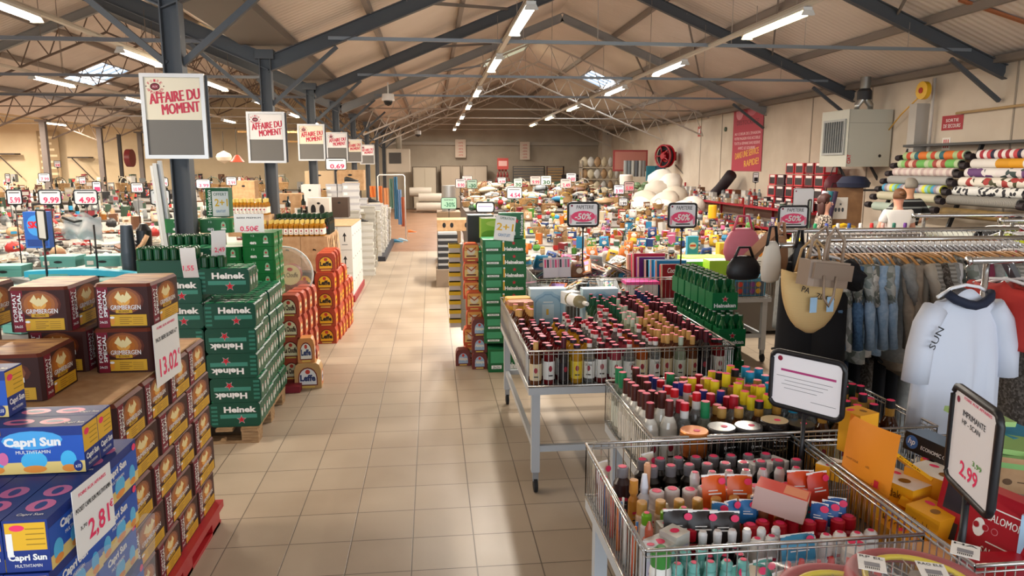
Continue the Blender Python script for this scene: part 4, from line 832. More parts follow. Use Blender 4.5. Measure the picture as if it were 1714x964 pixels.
# ---------------------------------------------------------------- spirit bottles
SP = {}
def sp(key, **k):
    if key not in SP: SP[key] = bottle(**k)
    return SP[key]
def v(kind):
    K = {
        'red_syrup': dict(h=.235, r=.037, rn=.019, glass='6A1216', cap='2A1014', sh=.78, lc='E8E6E0', ch=.02, trans=.25),
        'pink_syrup': dict(h=.235, r=.037, rn=.019, glass='A83A4A', cap='3A1018', sh=.78, lc='DFE6D8', ch=.02, trans=.3),
        'clear': dict(h=.27, r=.035, glass='DCE0DC', cap='A01420', cap2='D8D4D0', sh=.66, lc='EDEDE8', trans=.85, ch=.045, lab='Old Nick'),
        'yellow': dict(h=.24, r=.037, rn=.019, glass='C8901A', cap='2A1E2E', sh=.76, lc='E8C832', ch=.02, trans=.3),
        'wine': dict(h=.29, r=.037, glass='16090C', cap='48101E', sh=.6, lc='1A1216', ch=.08),
        'green': dict(h=.28, r=.036, glass='1E4A2C', cap='14543A', sh=.62, lc='E2DCC8', ch=.06, trans=.2),
        'amber': dict(h=.27, r=.037, glass='6A3410', cap='C79A5A', sh=.64, lc='D9C6A0', ch=.05, trans=.35),
        'navy': dict(h=.29, r=.036, glass='10161E', cap='1E2C5A', sh=.6, lc='2A3040', ch=.08),
        'greencap_pale': dict(h=.27, r=.036, glass='BFD0B0', cap='B8C4B0', sh=.62, lc='D8E0D0', trans=.6, ch=.05),
        'blackcap': dict(h=.24, r=.037, rn=.018, glass='7A161A', cap='1A1416', sh=.76, lc='E0DCD4', ch=.02, trans=.2),
        'orange': dict(h=.24, r=.037, rn=.018, glass='B0501A', cap='3A1A20', sh=.76, lc='E8D8B0', ch=.02, trans=.3),
        'm_white': dict(h=.30, r=.040, glass='DCD8CC', cap='4A1E18', sh=.6, lc='F2EEE6', ch=.075, rn=.017),
        'm_red': dict(h=.29, r=.036, glass='D8DAD8', cap='C0141F', cap2='D8D4D0', sh=.6, lc='F0EEE8', trans=.8, ch=.075, rn=.017),
        'm_blue': dict(h=.28, r=.036, glass='DADCDC', cap='2E3A8E', sh=.6, lc='F0EEE8', trans=.8, ch=.06, rn=.017),
        'm_yellow': dict(h=.29, r=.037, glass='D6D2C4', cap='E6CE28', sh=.6, lc='EDE6C8', trans=.8, ch=.062, rn=.0185),
        'm_cyan': dict(h=.28, r=.037, glass='CBD6DA', cap='2C9CC8', sh=.6, lc='E8EEF0', trans=.8, ch=.05, rn=.0195),
        'm_gold': dict(h=.27, r=.038, glass='7A4A18', cap='B48A48', sh=.62, lc='D8C898', trans=.4, ch=.045, rn=.018),
        'm_green': dict(h=.31, r=.038, glass='CFDAC8', cap='1E7A4A', sh=.58, lc='DDE6D8', trans=.8, ch=.085, rn=.018),
        'm_darkred': dict(h=.28, r=.037, glass='C8C4BE', cap='9A1424', sh=.6, lc='E8E4DC', trans=.7, ch=.055, rn=.018),
        'm_black': dict(h=.29, r=.038, glass='4A240A', cap='101014', cap2='A87A30', sh=.6, lc='C8A050', trans=.3, ch=.075, rn=.0175),
        'w_dkgreen': dict(h=.28, r=.036, glass='3A3A32', cap='1E3A2E', sh=.62, lc='D8D4C8', trans=.4, ch=.05, rn=.018),
    }[kind]
    return sp(kind, **K)
CAPN = {'red_syrup': 'red syrup bottle with red cap', 'pink_syrup': 'pink syrup bottle with dark cap', 'clear': 'clear rum bottle with red cap', 'yellow': 'yellow juice bottle with dark cap', 'wine': 'dark wine bottle with burgundy foil', 'green': 'green bottle with dark green cap',
        'amber': 'amber spirit bottle with tan cap', 'navy': 'black bottle with navy foil', 'greencap_pale': 'pale green bottle with silver cap', 'blackcap': 'red bottle with black cap', 'orange': 'orange aperitif bottle with dark cap', 'm_white': 'opaque white bottle with brown cap', 'm_red': 'clear bottle with bright red cap',
        'm_blue': 'clear bottle with blue patterned cap', 'm_yellow': 'clear bottle with yellow cap', 'm_cyan': 'clear bottle with sky blue cap', 'm_gold': 'amber bottle with gold cap', 'm_green': 'clear bottle with long green cap', 'm_darkred': 'clear bottle with dark red cap', 'm_black': 'amber bottle with long black cap', 'w_dkgreen': 'brown bottle with dark green cap'}
PROTO = {}
def place_bottle(kind, x, y, z, where, group):
    lab = CAPN[kind] + ' ' + where
    if kind not in PROTO: PROTO[kind] = bthing(v(kind), (x, y, z), lab, group, {'r': 'syrup_bottle', 'p': 'syrup_bottle', 'w': 'wine_bottle', 'n': 'wine_bottle', 'c': 'rum_bottle', 'y': 'juice_bottle', 'm': 'spirit_bottle'}.get(kind[0], 'liquor_bottle'), rz=R.uniform(-.4, .4)); return PROTO[kind]
    return dup(PROTO[kind], (x, y, z), R.uniform(-.4, .4), lab, group, (1, 1, R.uniform(.93, 1.08)))
# long table : columns left to right, rows front to back
cols = [('red_syrup', 'red_syrup', 'wine'), ('red_syrup', 'red_syrup'), ('blackcap', 'red_syrup', 'red_syrup'), ('yellow', 'yellow'), ('yellow', 'clear', 'blackcap'), ('clear', 'blackcap'), ('pink_syrup', 'pink_syrup', 'clear'), ('pink_syrup', 'clear'), ('orange', 'yellow', 'clear', 'green'),
        ('clear', 'greencap_pale', 'green', 'green'), ('amber', 'greencap_pale', 'green'), ('amber', 'amber', 'wine', 'wine'), ('amber', 'amber', 'wine'), ('wine', 'wine', 'wine', 'navy'), ('blackcap', 'blackcap', 'wine', 'wine')]
for i, c in enumerate(cols):
    for j in range(20):
        x, y = .62 + i * .083 + R.uniform(-.006, .006), 4.29 + j * .083 + R.uniform(-.006, .006)
        if y > 5.12 and i < 8: continue
        if y > 6.0 or (y > 5.35 and i == 6): continue
        k = c[min(len(c) - 1, int(j / 20 * 2.6 * (len(c) > 1)) if j else 0)] if len(c) < 4 else c[min(3, int(j / 5))]
        if i in (6, 7) and j in (3, 4): k = 'clear'
        if j == 0: k = ['amber', 'red_syrup', 'wine', 'yellow', 'clear', 'red_syrup', 'pink_syrup', 'clear', 'orange', 'clear', 'amber', 'greencap_pale', 'amber', 'wine', 'blackcap'][i]
        place_bottle(k, x, y, .695, 'on long table, %s row from front, %s from left' % (ORD[j], ORD[i]), 'liquor bottles on the long table')
# back-left of the long table: gold-topped bottles, flat packs, blue decanter boxes and a lying bottle
for i in range(2):
    for j in range(5): place_bottle('amber', .63 + i * .085, 5.2 + j * .085, .695, 'at long table back left, %s back, %s column' % (ORD[j], ORD[i]), 'liquor bottles on the long table')
LBL = mat('9CC0D4', .35); LB2 = mat('B8D2DE', .35)
def bluebox(x, y, lab):
    t = T('gift_box', lab, 'gift box', (x, y, .695), 0); b = MB(); b.box(0, 0, 0, .30, .12, .32, LB2, {'T': mat('E4EEF2', .4)})
    f = b.on(frame((0, 0, 0), 'F'))
    for s, m, z in ((1., LBL, .001), (.86, mat('7FA6C2', .35), .0016), (.78, LBL, .0022)):
        f.poly([(.15 + .13 * s * a, .15 + .13 * s * c) for a, c in ((-1, -1.1), (1, -1.1), (1, .55), (.75, .85), (.4, 1), (.25, 1.15), (-.25, 1.15), (-.4, 1), (-.75, .85), (-1, .55))], m, z)
    f.rect(.10, .07, .2, .19, mat('C4DCE8', .3), .003); f.rect(.135, .1, .155, .15, mat('E0B84A', .4), .0036); f.rect(.11, .205, .19, .212, WHITE, .0036)
    O('box_body', b, t)
bluebox(.80, 5.9, 'pale blue moulded gift box with decanter print at left back of the long table'); bluebox(1.235, 5.85, 'pale blue moulded gift box with decanter print at middle back of the long table')
t = bthing(bottle(.26, .05, 'E6D9A8', 'E8E4DA', sh=.66, lc='F0EEEA', trans=.7, sticker=False), (1.02, 5.45, 1.0), 'clear bottle of pale liqueur lying on its side on top of other bottles', None); t.rotation_euler = (PI / 2, .0, .35)
t.location = (1.06, 5.52, 1.0)
b = MB(); b.box(0, 0, 0, .13, .1, .1, WHITE); f = b.on(frame((0, 0, 0), 'F')); f.ell(.065, .055, .05, .03, mat('2E5E4A', .5)); O('box', b, loc=(1.09, 5.78, .9), rot=.4, label='small white carton with green oval behind the lying bottle', cat='box')
for j in range(6):
    b = MB(); b.box(0, 0, 0, .2, .13, .03, [mat('B87A5A', .5), mat('E0A830', .5)][j % 2], None, bev=.02); O('flat_pack', b, loc=(.6, 5.64 + (j // 3) * .17, .86 + (j % 3) * .032), rot=.1, label='%s flat foil pack at long table far left, %s up, %s pile' % (['copper', 'yellow'][j % 2], ORD[j % 3], ['front', 'back'][j // 3]), cat='foil pack')
# green six-packs at the right of the long table
n = 0
for r in range(7):
    for k in range(5):
        if r < 1 and k == 4: continue
        six_thing((1.985, 4.78 + r * .15, .075 + k * .232), R.uniform(-.03, .03), 'green bottle carrier with red star beside long table, row %s from front, %s up' % (ORD[r], ORD[k]), 'green bottle carriers beside the long table')
for r in range(0): six_thing((1.74, 5.65 + r * .14, .95), .05, 'green bottle carrier piled at the back right of long table, %s from front' % ORD[r], 'green bottle carriers beside the long table')
# middle table: rows of coloured caps
KM = {0: 'm_white', 1: 'm_white'}
for i in range(14):
    for j in range(9):
        x, y = .94 + i * .083 + R.uniform(-.007, .007), 2.99 + j * .066 * 1.12 + R.uniform(-.006, .006)
        if y > 3.55 or (j == 0 and i > 12): continue
        if i < 2: k = 'm_white' if j < 6 or i else 'm_green'
        elif i == 2 and j > 5: k = 'm_blue'
        elif i < 3: k = ['m_red', 'm_darkred', 'm_red', 'm_red', 'm_blue'][j % 5]
        elif i < 4: k = ['m_green', 'm_red', 'm_gold', 'm_red', 'm_blue', 'm_blue'][j % 6]
        elif i < 5: k = ['m_gold', 'm_gold', 'm_darkred', 'm_blue', 'm_red', 'm_yellow'][j % 6]
        elif i < 6: k = ['m_gold', 'm_darkred', 'm_darkred', 'm_blue', 'm_yellow', 'm_yellow'][j % 6]
        elif i < 8: k = ['m_black', 'm_yellow', 'm_yellow', 'm_yellow', 'm_gold', 'm_yellow'][j % 6]
        elif i < 10: k = ['m_cyan', 'm_cyan', 'm_cyan', 'm_cyan', 'm_gold', 'm_gold'][j % 6]
        elif i < 12: k = ['w_dkgreen', 'm_gold', 'w_dkgreen', 'm_darkred', 'w_dkgreen'][j % 5]
        else: k = ['m_black', 'm_gold', 'm_black', 'w_dkgreen', 'm_black'][j % 5]
        place_bottle(k, x, y, .695, 'on middle table, %s row from front, %s from left' % (ORD[j], ORD[i]), 'spirit bottles on the middle table')
for i in range(5): place_bottle(['m_black', 'm_gold', 'w_dkgreen', 'm_black', 'm_black'][i], 1.68 + i * .085, 2.87 + .01 * i, .695, 'at the very front of middle table, %s from left' % ORD[i], 'spirit bottles on the middle table')
# jars in front of the middle table
def jar(x, y, z, kind, lab, r=.058, h=.115):
    t = T('cosmetic_jar', lab, 'jar', (x, y, z), R.uniform(-.3, .3)); b = MB()
    if kind == 'copper': b.lathe([(r * .8, 0), (r * .95, .01), (r, h * .5), (r, h * .62)], mat('A85A28', .25, .4), 20); c = mat('C87A3A', .25, .5)
    else: b.lathe([(r * .9, 0), (r, .008), (r, h * .62)], mat('17120F', .3), 20); c = mat('4A4644' if kind == 'clear' else '1A1412', .2)
    if kind != 'copper': f = b.on(frame((0, -r * 1.01, 0), 'F')); f.text('O', -.012, h * .35, .012, .018, WHITE, 0, bold=.03); f.rect(.0, h * .34, .035, h * .37, WHITE, 0); f.rect(-.02, h * .16, .03, h * .175, WHITE, 0)
    O('pot', b, t); b = MB(); b.lathe([(r * 1.03, h * .62), (r * 1.03, h * .96), (r * .98, h)], c, 20, top=mat('C9B48C', .5) if kind == 'gold' else c); b.M = TR(.01, -.005, 0); b.lathe([(.014, h + .0005), (.013, h + .0015)], PINK, 10); O('lid', b, t)
for j, (x, k, nm) in enumerate(((1.075, 'copper', 'copper-coloured'), (1.205, 'clear', 'black grey-lidded'), (1.325, 'clear', 'black clear-lidded'), (1.44, 'gold', 'black gold-topped'), (1.56, 'black', 'black'))):
    for q in range(1 if j == 0 else 2): jar(x, 2.83 if j else 2.80, .70 + q * .118 + (.118 if j == 0 else (.02 if j == 3 else 0)), k, '%s round cosmetic jar behind the front table, %s of its column' % (nm, ['lower' if j else 'only', 'upper'][q]))
jar(1.075, 2.80, .70, 'black', 'plain black jar carrying the copper-coloured one')

# ---------------------------------------------------------------- cosmetics on the front table
def cos(name, prof, col, cap, lab, x, y, z=.697, rz=None, n=12, sx=1, sy=1, capcol=None, group='cosmetics on the front table', tr=0, dot=True, tilt=(0, 0)):
    key = (name, str(prof), col, str(cap), capcol, sx, sy, dot)
    if key not in SP:
        b = MB(); b.lathe(prof, mat(col, .3, trans=tr, coat=.3), n, sx=sx, sy=sy); mid = prof[len(prof) // 2]
        zz = [p[1] for p in prof]; hh = zz[-1] - zz[0]; rr = max(p[0] for p in prof)
        f = b.on(frame((0, -rr * sy * 1.02, 0), 'F')); f.rect(-rr * .55, hh * .22, rr * .55, hh * .26, INK, 0); f.rect(-rr * .5, hh * .34, rr * .5, hh * .36, mat('8A8A8A', .5), 0); f.rect(-rr * .6, hh * .44, rr * .6, hh * .52, mat('C02C48' if col != '17120F' else 'E8E4DC', .5), 0)
        c = MB(); c.lathe(cap, mat(capcol, .3, coat=.3), n)
        if dot: r0 = cap[-1][0]; c.lathe([(max(r0 * .85, .007), cap[-1][1] + .0005), (max(r0 * .8, .0065), cap[-1][1] + .0015)], PINK, 8)
        SP[key] = (b.mesh(name), c.mesh('cap'))
    t = T(name, lab, 'cosmetics', (x, y, z), (tilt[0], tilt[1], R.uniform(-.4, .4) if rz is None else rz), group); O('container', SP[key][0], t); O('cap', SP[key][1], t); return t
CZ = .697
sq = lambda r, h: [(r * .92, 0), (r, .006), (r, h * .9), (r * .6, h)]
for i in range(9):      # dark shampoo bottles with grey caps
    for r in range(2):
        if r == 1 and i > 7: continue
        cos('shampoo_bottle', [(.028, 0), (.031, .005), (.031, .12), (.014, .145)], '17120F', [(.021, .14), (.022, .178), (.019, .182)], 'dark brown shampoo bottle with smoky cap, %s of the %s row' % (ORD[i], ['front dark', 'rear dark'][r]), .83 + i * .073 - .02 * r, 2.58 + r * .07, capcol='6E6C70')
for i in range(7):
    cos('spray_bottle', [(.026, 0), (.029, .005), (.029, .10), (.016, .13)], 'DAD6D2', [(.018, .128), (.02, .165), (.014, .185)], 'white spray bottle with clear overcap, %s from left in its row' % ORD[i], .97 + i * .067, 2.50, capcol='D0D0D2', tr=.0)
for i in range(10):
    cos('lotion_bottle', [(.027, 0), (.029, .005), (.029, .085), (.026, .09)], 'D9CFC8', [(.028, .088), (.028, .148), (.022, .152)], 'frosted pale lotion bottle, %s from left in the row behind the orange sachets' % ORD[i], .80 + i * .063, 2.43 + (i % 2) * .012, capcol='CFC6C4')
for i in range(9):
    c, cc, nm = (('E6E4DE', '6FAE22', 'white bottle with lime green cap') if i < 5 else ('C86A28', '9A5A3A', 'orange-brown bottle with brown cap'))
    cos('gel_bottle', [(.020, 0), (.022, .004), (.022, .10), (.016, .11)], c, [(.017, .108), (.018, .142), (.012, .15)], nm + ', %s from the left' % ORD[i], .715 + i * .07, 2.27 + (i % 3) * .012, capcol=cc)
    if i < 7: cos('gel_bottle', [(.020, 0), (.022, .004), (.022, .10), (.018, .11)], 'D8B89A', [(.019, .108), (.019, .15), (.017, .155)], 'beige tube bottle with wooden-look cap, %s behind the lime caps' % ORD[i], .72 + i * .068, 2.345, capcol='D09A50', dot=False)
for i in range(12):
    cos('polish_bottle', [(.021, 0), (.024, .004), (.024, .075), (.018, .085)], 'C83040', [(.019, .083), (.024, .09), (.024, .125), (.018, .13)], 'small bottle with ribbed red cap, %s from left of the red-cap row' % ORD[i], .845 + i * .052, 2.19 + (i % 2) * .02, capcol='C2182C')
for i in range(6):
    cos('mini_spray', [(.017, 0), (.019, .004), (.019, .095), (.012, .105)], 'EDEBE8', [(.013, .104), (.015, .14), (.011, .15)], 'slim white mini spray, %s from left in front of the red caps' % ORD[i], .86 + i * .05, 2.125, capcol='F0F0F0', dot=False)
for i in range(8):
    x = 1.03 + i * .054 + (.0 if i < 3 else .02)
    cos('cream_bottle', [(.023, 0), (.026, .004), (.027, .10), (.02, .128)], 'E9E4DE', [(.016, .127), (.016, .132), (.012, .134)], 'white flat-topped cream bottle, %s from left along the front right' % ORD[i], x, 2.09 + .01 * (i % 2), capcol='F0EDE8', sx=1.0, sy=.75)
for i in range(9):
    cos('teal_bottle', [(.020, 0), (.023, .004), (.023, .085), (.018, .105), (.018, .11)], '6FB0A6', [(.016, .108), (.018, .13), (.012, .138)], 'teal roll-on bottle at the front edge, %s from left' % ORD[i], .72 + (i % 5) * .052, 1.965 + (i // 5) * .075, capcol='79BDB4')
for i in range(7):
    t = cos('glue_bottle', [(.018, 0), (.02, .004), (.02, .05), (.016, .06)], 'C8303A', [(.018, .058), (.012, .10), (.008, .135)], 'red conical nozzle bottle at the front edge, %s from left' % ORD[i], 1.06 + i * .048, 1.94 + .01 * (i % 2), capcol='C81E22', dot=False)
for i in range(6):
    cos('nail_bottle', [(.018, 0), (.02, .004), (.02, .07), (.016, .08)], '3A2A2A', [(.016, .078), (.017, .11), (.014, .118)], 'short bottle with flat black cap, %s in the dark-cap cluster' % ORD[i], .845 + (i % 3) * .05, 2.03 + (i // 3) * .045, capcol='1C1618')
# extra individuals at the left end
cos('pump_bottle', [(.03, 0), (.034, .006), (.034, .13), (.014, .16)], '2A1418', [(.022, .155), (.023, .19), (.02, .195)], 'large dark plum bottle with grey cap at the left wire side', .705, 2.56, capcol='7A787C')
cos('pump_bottle', [(.018, 0), (.02, .004), (.02, .1), (.01, .12)], 'D8A078', [(.012, .118), (.014, .2), (.008, .21)], 'slim peach brush-tip bottle beside the plum bottle', .80, 2.55, capcol='D9A078', dot=False)
cos('pump_bottle', [(.022, 0), (.024, .004), (.024, .11), (.01, .13)], 'E4E6EC', [(.014, .128), (.016, .15), (.009, .20)], 'white bottle with tall tapering nozzle near the left side', .765, 2.47, capcol='DDE2EE', dot=False)
cos('pump_bottle', [(.018, 0), (.02, .004), (.02, .1), (.01, .12)], 'B87A28', [(.012, .118), (.017, .13), (.016, .18)], 'amber bottle with gold-brown cap near the left side', .725, 2.47, capcol='C88A3A', dot=False)
cos('pump_bottle', [(.02, 0), (.022, .004), (.022, .07), (.012, .09)], 'EFEFEA', [(.012, .088), (.014, .11), (.008, .13)], 'short white atomiser among the lotion bottles', .815, 2.37, capcol='F4F4F0', dot=False)
cos('pump_bottle', [(.02, 0), (.022, .004), (.022, .1), (.02, .115)], 'C06040', [(.014, .11), (.014, .15), (.004, .175)], 'red-brown pointed bottle by the left wire side', .69, 2.16, capcol='B85A40', dot=False)
cos('big_bottle', [(.04, 0), (.045, .005), (.046, .09), (.02, .115)], '3F8FA6', [(.018, .112), (.02, .15), (.014, .16)], 'squat petrol-blue bottle with ribbed neck at right back', 1.395, 2.44, capcol='3F8FA6')
cos('big_bottle', [(.038, 0), (.042, .005), (.042, .10), (.03, .115)], 'E9E2D8', [(.03, .114), (.03, .122)], 'broad white and beige bottle at the right end of the front row', 1.345, 2.05, capcol='EDE8E2')
cos('big_bottle', [(.03, 0), (.034, .005), (.034, .12), (.03, .14)], 'EDEBE4', [(.03, .138), (.032, .18), (.012, .2)], 'white bottle with green leafy cap at the front left corner', .665, 1.96, capcol='3E8A3A', dot=False)
for i, (x, y, w, d, h, c, lab, rz, z) in enumerate(((1.235, 2.58, .075, .06, .165, 'EFEDEA', 'white folding carton with lilac print at the back right, left one', .1, CZ), (1.33, 2.57, .08, .075, .165, 'EFEDEA', 'white folding carton with lilac print at the back right, right one', .5, CZ),
        (.70, 2.06, .07, .08, .13, 'CFCFC8', 'small grey-white box leaning at the left front, lower', .5, CZ), (.76, 2.09, .07, .07, .15, 'D8D6CE', 'small grey-white box at the left front, upper', .6, CZ), (.63, 2.0, .05, .05, .17, 'C9CCD6', 'pale striped tall carton in the left front corner', .05, CZ), (.745, 2.20, .06, .05, .13, 'B8B4AA', 'grey small carton beside red-brown bottle', .1, CZ))):
    b = MB(); b.box(0, 0, 0, w, d, h, mat(c, .5)); f = b.on(frame((0, 0, 0), 'F')); f.rect(w * .12, h * .35, w * .88, h * .75, mat('C8C4D8', .5)); f.rect(w * .2, h * .5, w * .8, h * .54, mat('6A6A9A', .5), .001); b.on(frame((0, 0, h), 'T')).ell(w * .5, d * .5, w * .25, d * .2, PINK)
    O('folding_carton', b, loc=(x, y, z), rot=rz, label=lab, cat='box')
t = T('gift_box', 'red-orange topped peach carton lying across the cosmetics in the front table', 'box', (1.08, 2.25, .855), -.62); b = MB()
b.box(0, 0, 0, .17, .09, .085, mat('C8A088', .45), {'T': mat('E04A34', .4), 'R': mat('E9C29A', .45), 'F': mat('C9A8A0', .4)}); b.on(frame((.17, 0, 0), 'R')).ell(.045, .05, .008, .012, mat('5A4030', .5)); b.on(frame((.0, 0, .085), 'T')).rect(.09, .01, .165, .08, mat('EC9468', .4)); O('box_body', b, t); t.rotation_euler = (0, .12, -.62)
def sachet(x, y, w, h, c, lab, rz=0, tilt=.25, z=.74, s='CARE', tc=WHITE):
    b = MB(); b.grid(lambda u, v: ((u - .5) * w, -.012 * math.sin(u * PI) * math.sin(v * PI), v * h), 6, 6, mat(c, .3)); b.grid(lambda u, v: ((u - .5) * w, .008 * math.sin(u * PI) * math.sin(v * PI), v * h), 6, 6, mat(c, .3))
    b.box(-w / 2, -.001, h - .008, w / 2, .001, h, mat('F2F0EC', .4)); f = b.on(frame((0, -.014, 0), 'F')); f.rect(-w * .3, h * .42, w * .25, h * .46, tc, 0); f.rect(-w * .3, h * .52, w * .1, h * .55, tc, 0); f.ell(w * .3, h * .8, .014, .012, PINK, 0)
    O('sachet', b, loc=(x, y, z), rot=(-tilt, 0, rz), label=lab, cat='sachet')
for i, (x, y, w, h, c, lab, rz) in enumerate(((1.0, 2.37, .09, .12, 'E2601E', 'orange sachet, left one of the orange pair', .05), (1.09, 2.36, .09, .12, 'E2601E', 'orange sachet, right one of the orange pair', -.15), (1.16, 2.34, .09, .13, 'D83A20', 'red-orange sachet tilted behind the peach carton', -.5), (1.33, 2.37, .1, .12, 'E2501E', 'orange sachet left of the petrol-blue bottle', -.1),
        (1.39, 2.35, .09, .12, 'D8402A', 'red-orange sachet in front of the petrol-blue bottle', .2), (.965, 2.25, .055, .085, '2F78B8', 'blue sachet, first of the blue group', -.5), (1.02, 2.25, .055, .09, '2F78B8', 'blue sachet, second of the blue group', .3), (1.075, 2.26, .06, .085, '2F78B8', 'blue sachet, third of the blue group', -.2), (1.13, 2.28, .06, .09, '2F78B8', 'blue sachet, fourth of the blue group', .1), (1.30, 2.20, .055, .09, '2A62A8', 'blue sachet at right, first of three', -.6), (1.345, 2.21, .055, .09, '2A62A8', 'blue sachet at right, second of three', -.6), (1.385, 2.23, .06, .09, '2A62A8', 'blue sachet at right, last of three', -.4),
        (.80, 2.18, .10, .11, '231A18', 'black sachet with white writing, left of three', -.1), (.88, 2.165, .10, .11, '231A18', 'black sachet with white writing, middle of three', -.1), (.95, 2.15, .10, .11, '231A18', 'black sachet with white writing, right of three', -.1),
        (.905, 1.94, .06, .10, '5FA898', 'teal sachet at the front edge, left one', .3), (.965, 1.945, .07, .10, 'D8C0A0', 'beige sachet at the front edge, left one', 0), (1.0, 1.95, .07, .11, '5FA898', 'teal sachet with white script at the front edge, right one', .2), (1.04, 1.93, .05, .08, 'E0C8B0', 'beige sachet at the front edge, right one', .3), (1.14, 2.02, .12, .09, '3F93B8', 'cyan sachet lying flat among the white bottles', .1),
        (.665, 2.62, .06, .16, 'E6DCC8', 'cream tube with floral print, left of the plum bottle', .5), (.86, 2.66, .06, .17, 'E6DCC8', 'cream floral tube behind the dark bottles', .4), (.625, 2.52, .03, .17, 'E8E4DC', 'narrow white tube in the far left corner', .2))):
    sachet(x, y, w, h, c, lab, rz, s='Coco' if c == '5FA898' else 'OK', z=.80 if c[0] in 'ED' and h == .12 else .79 if c in ('2F78B8', '2A62A8') else .78 if y < 2.3 and h < .13 and y > 2.0 else .72)
for i in range(14):
    b = MB(); c = ['C84A28', 'D8722E', '3A6A9A', 'D9D4CC', 'B83838'][i % 5]; b.tube([(0, 0, 0), (.01 * math.sin(i), .01, .16)], .008, mat(c, .4), 6, r2=.005); O('make_up_pencil', b, loc=(.625 + .012 * (i % 3), 2.12 + i * .03, .697), label='%s make-up pencil standing along the left wires, %s from front' % (['rust', 'orange', 'blue', 'pale', 'red'][i % 5], ORD[i]), cat='pencil', group='make-up pencils')

# ---------------------------------------------------------------- sign holders on sticks
def holder(x, y, z0, zs, w, h, rz, label, lines=(), bg=None, logo_=True, stroke=.012, stick=.009, frame_c='17171A', extra=None):
    """black rounded frame with a paper panel on a stick; origin at stick foot, panel bottom at zs"""
    t = T('price_sign', label, 'sign', (x, y, z0), rz); bk = mat(frame_c, .4); b = MB(); H = zs - z0; r = min(.03, w * .12)
    pts = []
    for cx, cz, a0 in ((w / 2 - r, H + r, -PI / 2), (w / 2 - r, H + h - r, 0), (-w / 2 + r, H + h - r, PI / 2), (-w / 2 + r, H + r, PI)):
        for k in range(5): a = a0 + k * PI / 8; pts.append((cx + r * math.cos(a), 0, cz + r * math.sin(a)))
    b.tube(pts, stroke, bk, 6, True); O('frame', b, t)
    b = MB(); m = bg or mat('EEEDF0', .45); b.box(-w / 2 + stroke * .5, -.002, H + stroke * .5, w / 2 - stroke * .5, .004, H + h - stroke * .5, m, {'B': mat('E0DEDC', .5)})
    f = b.on(frame((-w / 2, -.002, H), 'F'))
    for q in lines: f.text(q[0], q[1] * w, q[2] * h, q[3] * w, q[4] * h, q[5], .001, bold=q[6] if len(q) > 6 else .02, shear=q[7] if len(q) > 7 else 0)
    if logo_: f.ell(.12 * w, .88 * h, .035 * w, .035 * w, mat('8A1838', .5), .001)
    if extra: extra(f, w, h)
    O('panel', b, t)
    b = MB(); b.tube([(0, 0, 0), (0, 0, H)], stick, bk, 8); b.poly([(0, 0)] * 3, bk) if False else b.sweep([(-.03, H), (.03, H), (.008, H - .03), (-.008, H - .03)], -.006, .006, bk); O('stick', b, t)
    return t
def ex1(f, w, h):
    f.rect(.14 * w, .66 * h, .9 * w, .70 * h, mat('B03A78', .5), .001)
    for k, (a, c) in enumerate(((.08, .86), (.2, .8), (.16, .74), (.2, .66))): f.rect(a * w, (.56 - .07 * k) * h, c * w, (.567 - .07 * k) * h, mat('55555E', .5), .001)
    f.rect(.58 * w, .2 * h, .92 * w, .207 * h, mat('55555E', .5), .001)
holder(1.455, 2.62, .70, 1.06, .30, .225, -.98, 'large black-framed white notice with purple line, standing on stick in front table', (), None, True, .011, .009, extra=ex1)
holder(1.575, 1.88, .70, 1.05, .30, .30, -1.86, 'steeply turned black-framed price sign at the right front, reading 2.99', [('FOIRE AUX AFFAIRES', .55, .93, .6, .03, PINK), ('IMPRIMANTE', .5, .78, .5, .06, INK), ('HP - SCAN', .45, .69, .4, .05, INK), ('3,99', .66, .36, .2, .06, mat('5AA040', .5)), ('2.99', .5, .22, .4, .16, PINK)], None, True, .012, .011)
def papeterie(x, y, z0, zs, rz, lab, w=.31, h=.235):
    def ex(f, w, h): f.ell(.5 * w, .42 * h, .40 * w, .24 * h, mat('EE4A78', .5), .001); f.text('-50%', .5 * w, .42 * h, .56 * w, .28 * h, WHITE, .002, bold=.025, shear=.15); f.rect(.26 * w, .11 * h, .78 * w, .16 * h, INK, .001); f.ell(.09 * w, .3 * h, .04 * w, .2 * h, mat('F090A8', .5), .001); f.ell(.92 * w, .3 * h, .04 * w, .2 * h, mat('F090A8', .5), .001)
    holder(x, y, z0, zs, w, h, rz, lab, [('PAPETERIE', .56, .82, .58, .16, INK, .016, .1)], None, True, .012, .008, extra=ex)
papeterie(1.52, 7.25, 1.0, 1.425, 0, 'black-framed stationery sign reading PAPETERIE -50%, leftmost of three'); papeterie(2.47, 7.0, 1.0, 1.425, .03, 'black-framed stationery sign reading PAPETERIE -50%, middle of three', .285); papeterie(3.42, 6.6, 1.0, 1.45, .0, 'stationery sign reading PAPETERIE -50%, rightmost, above the handbags', .29, .2)
holder(3.9, 7.2, 1.0, 1.36, .14, .32, .9, 'narrow green and white price sign turned sideways behind the handbags', [('50', .5, .2, .7, .25, mat('3A9A6A', .5))], mat('CFE8DC', .5), False, .01, .008)
holder(4.2, 7.9, 1.0, 1.5, .26, .28, .1, 'plain white notice panel behind the narrow green sign', [], None, True, .004, .008)

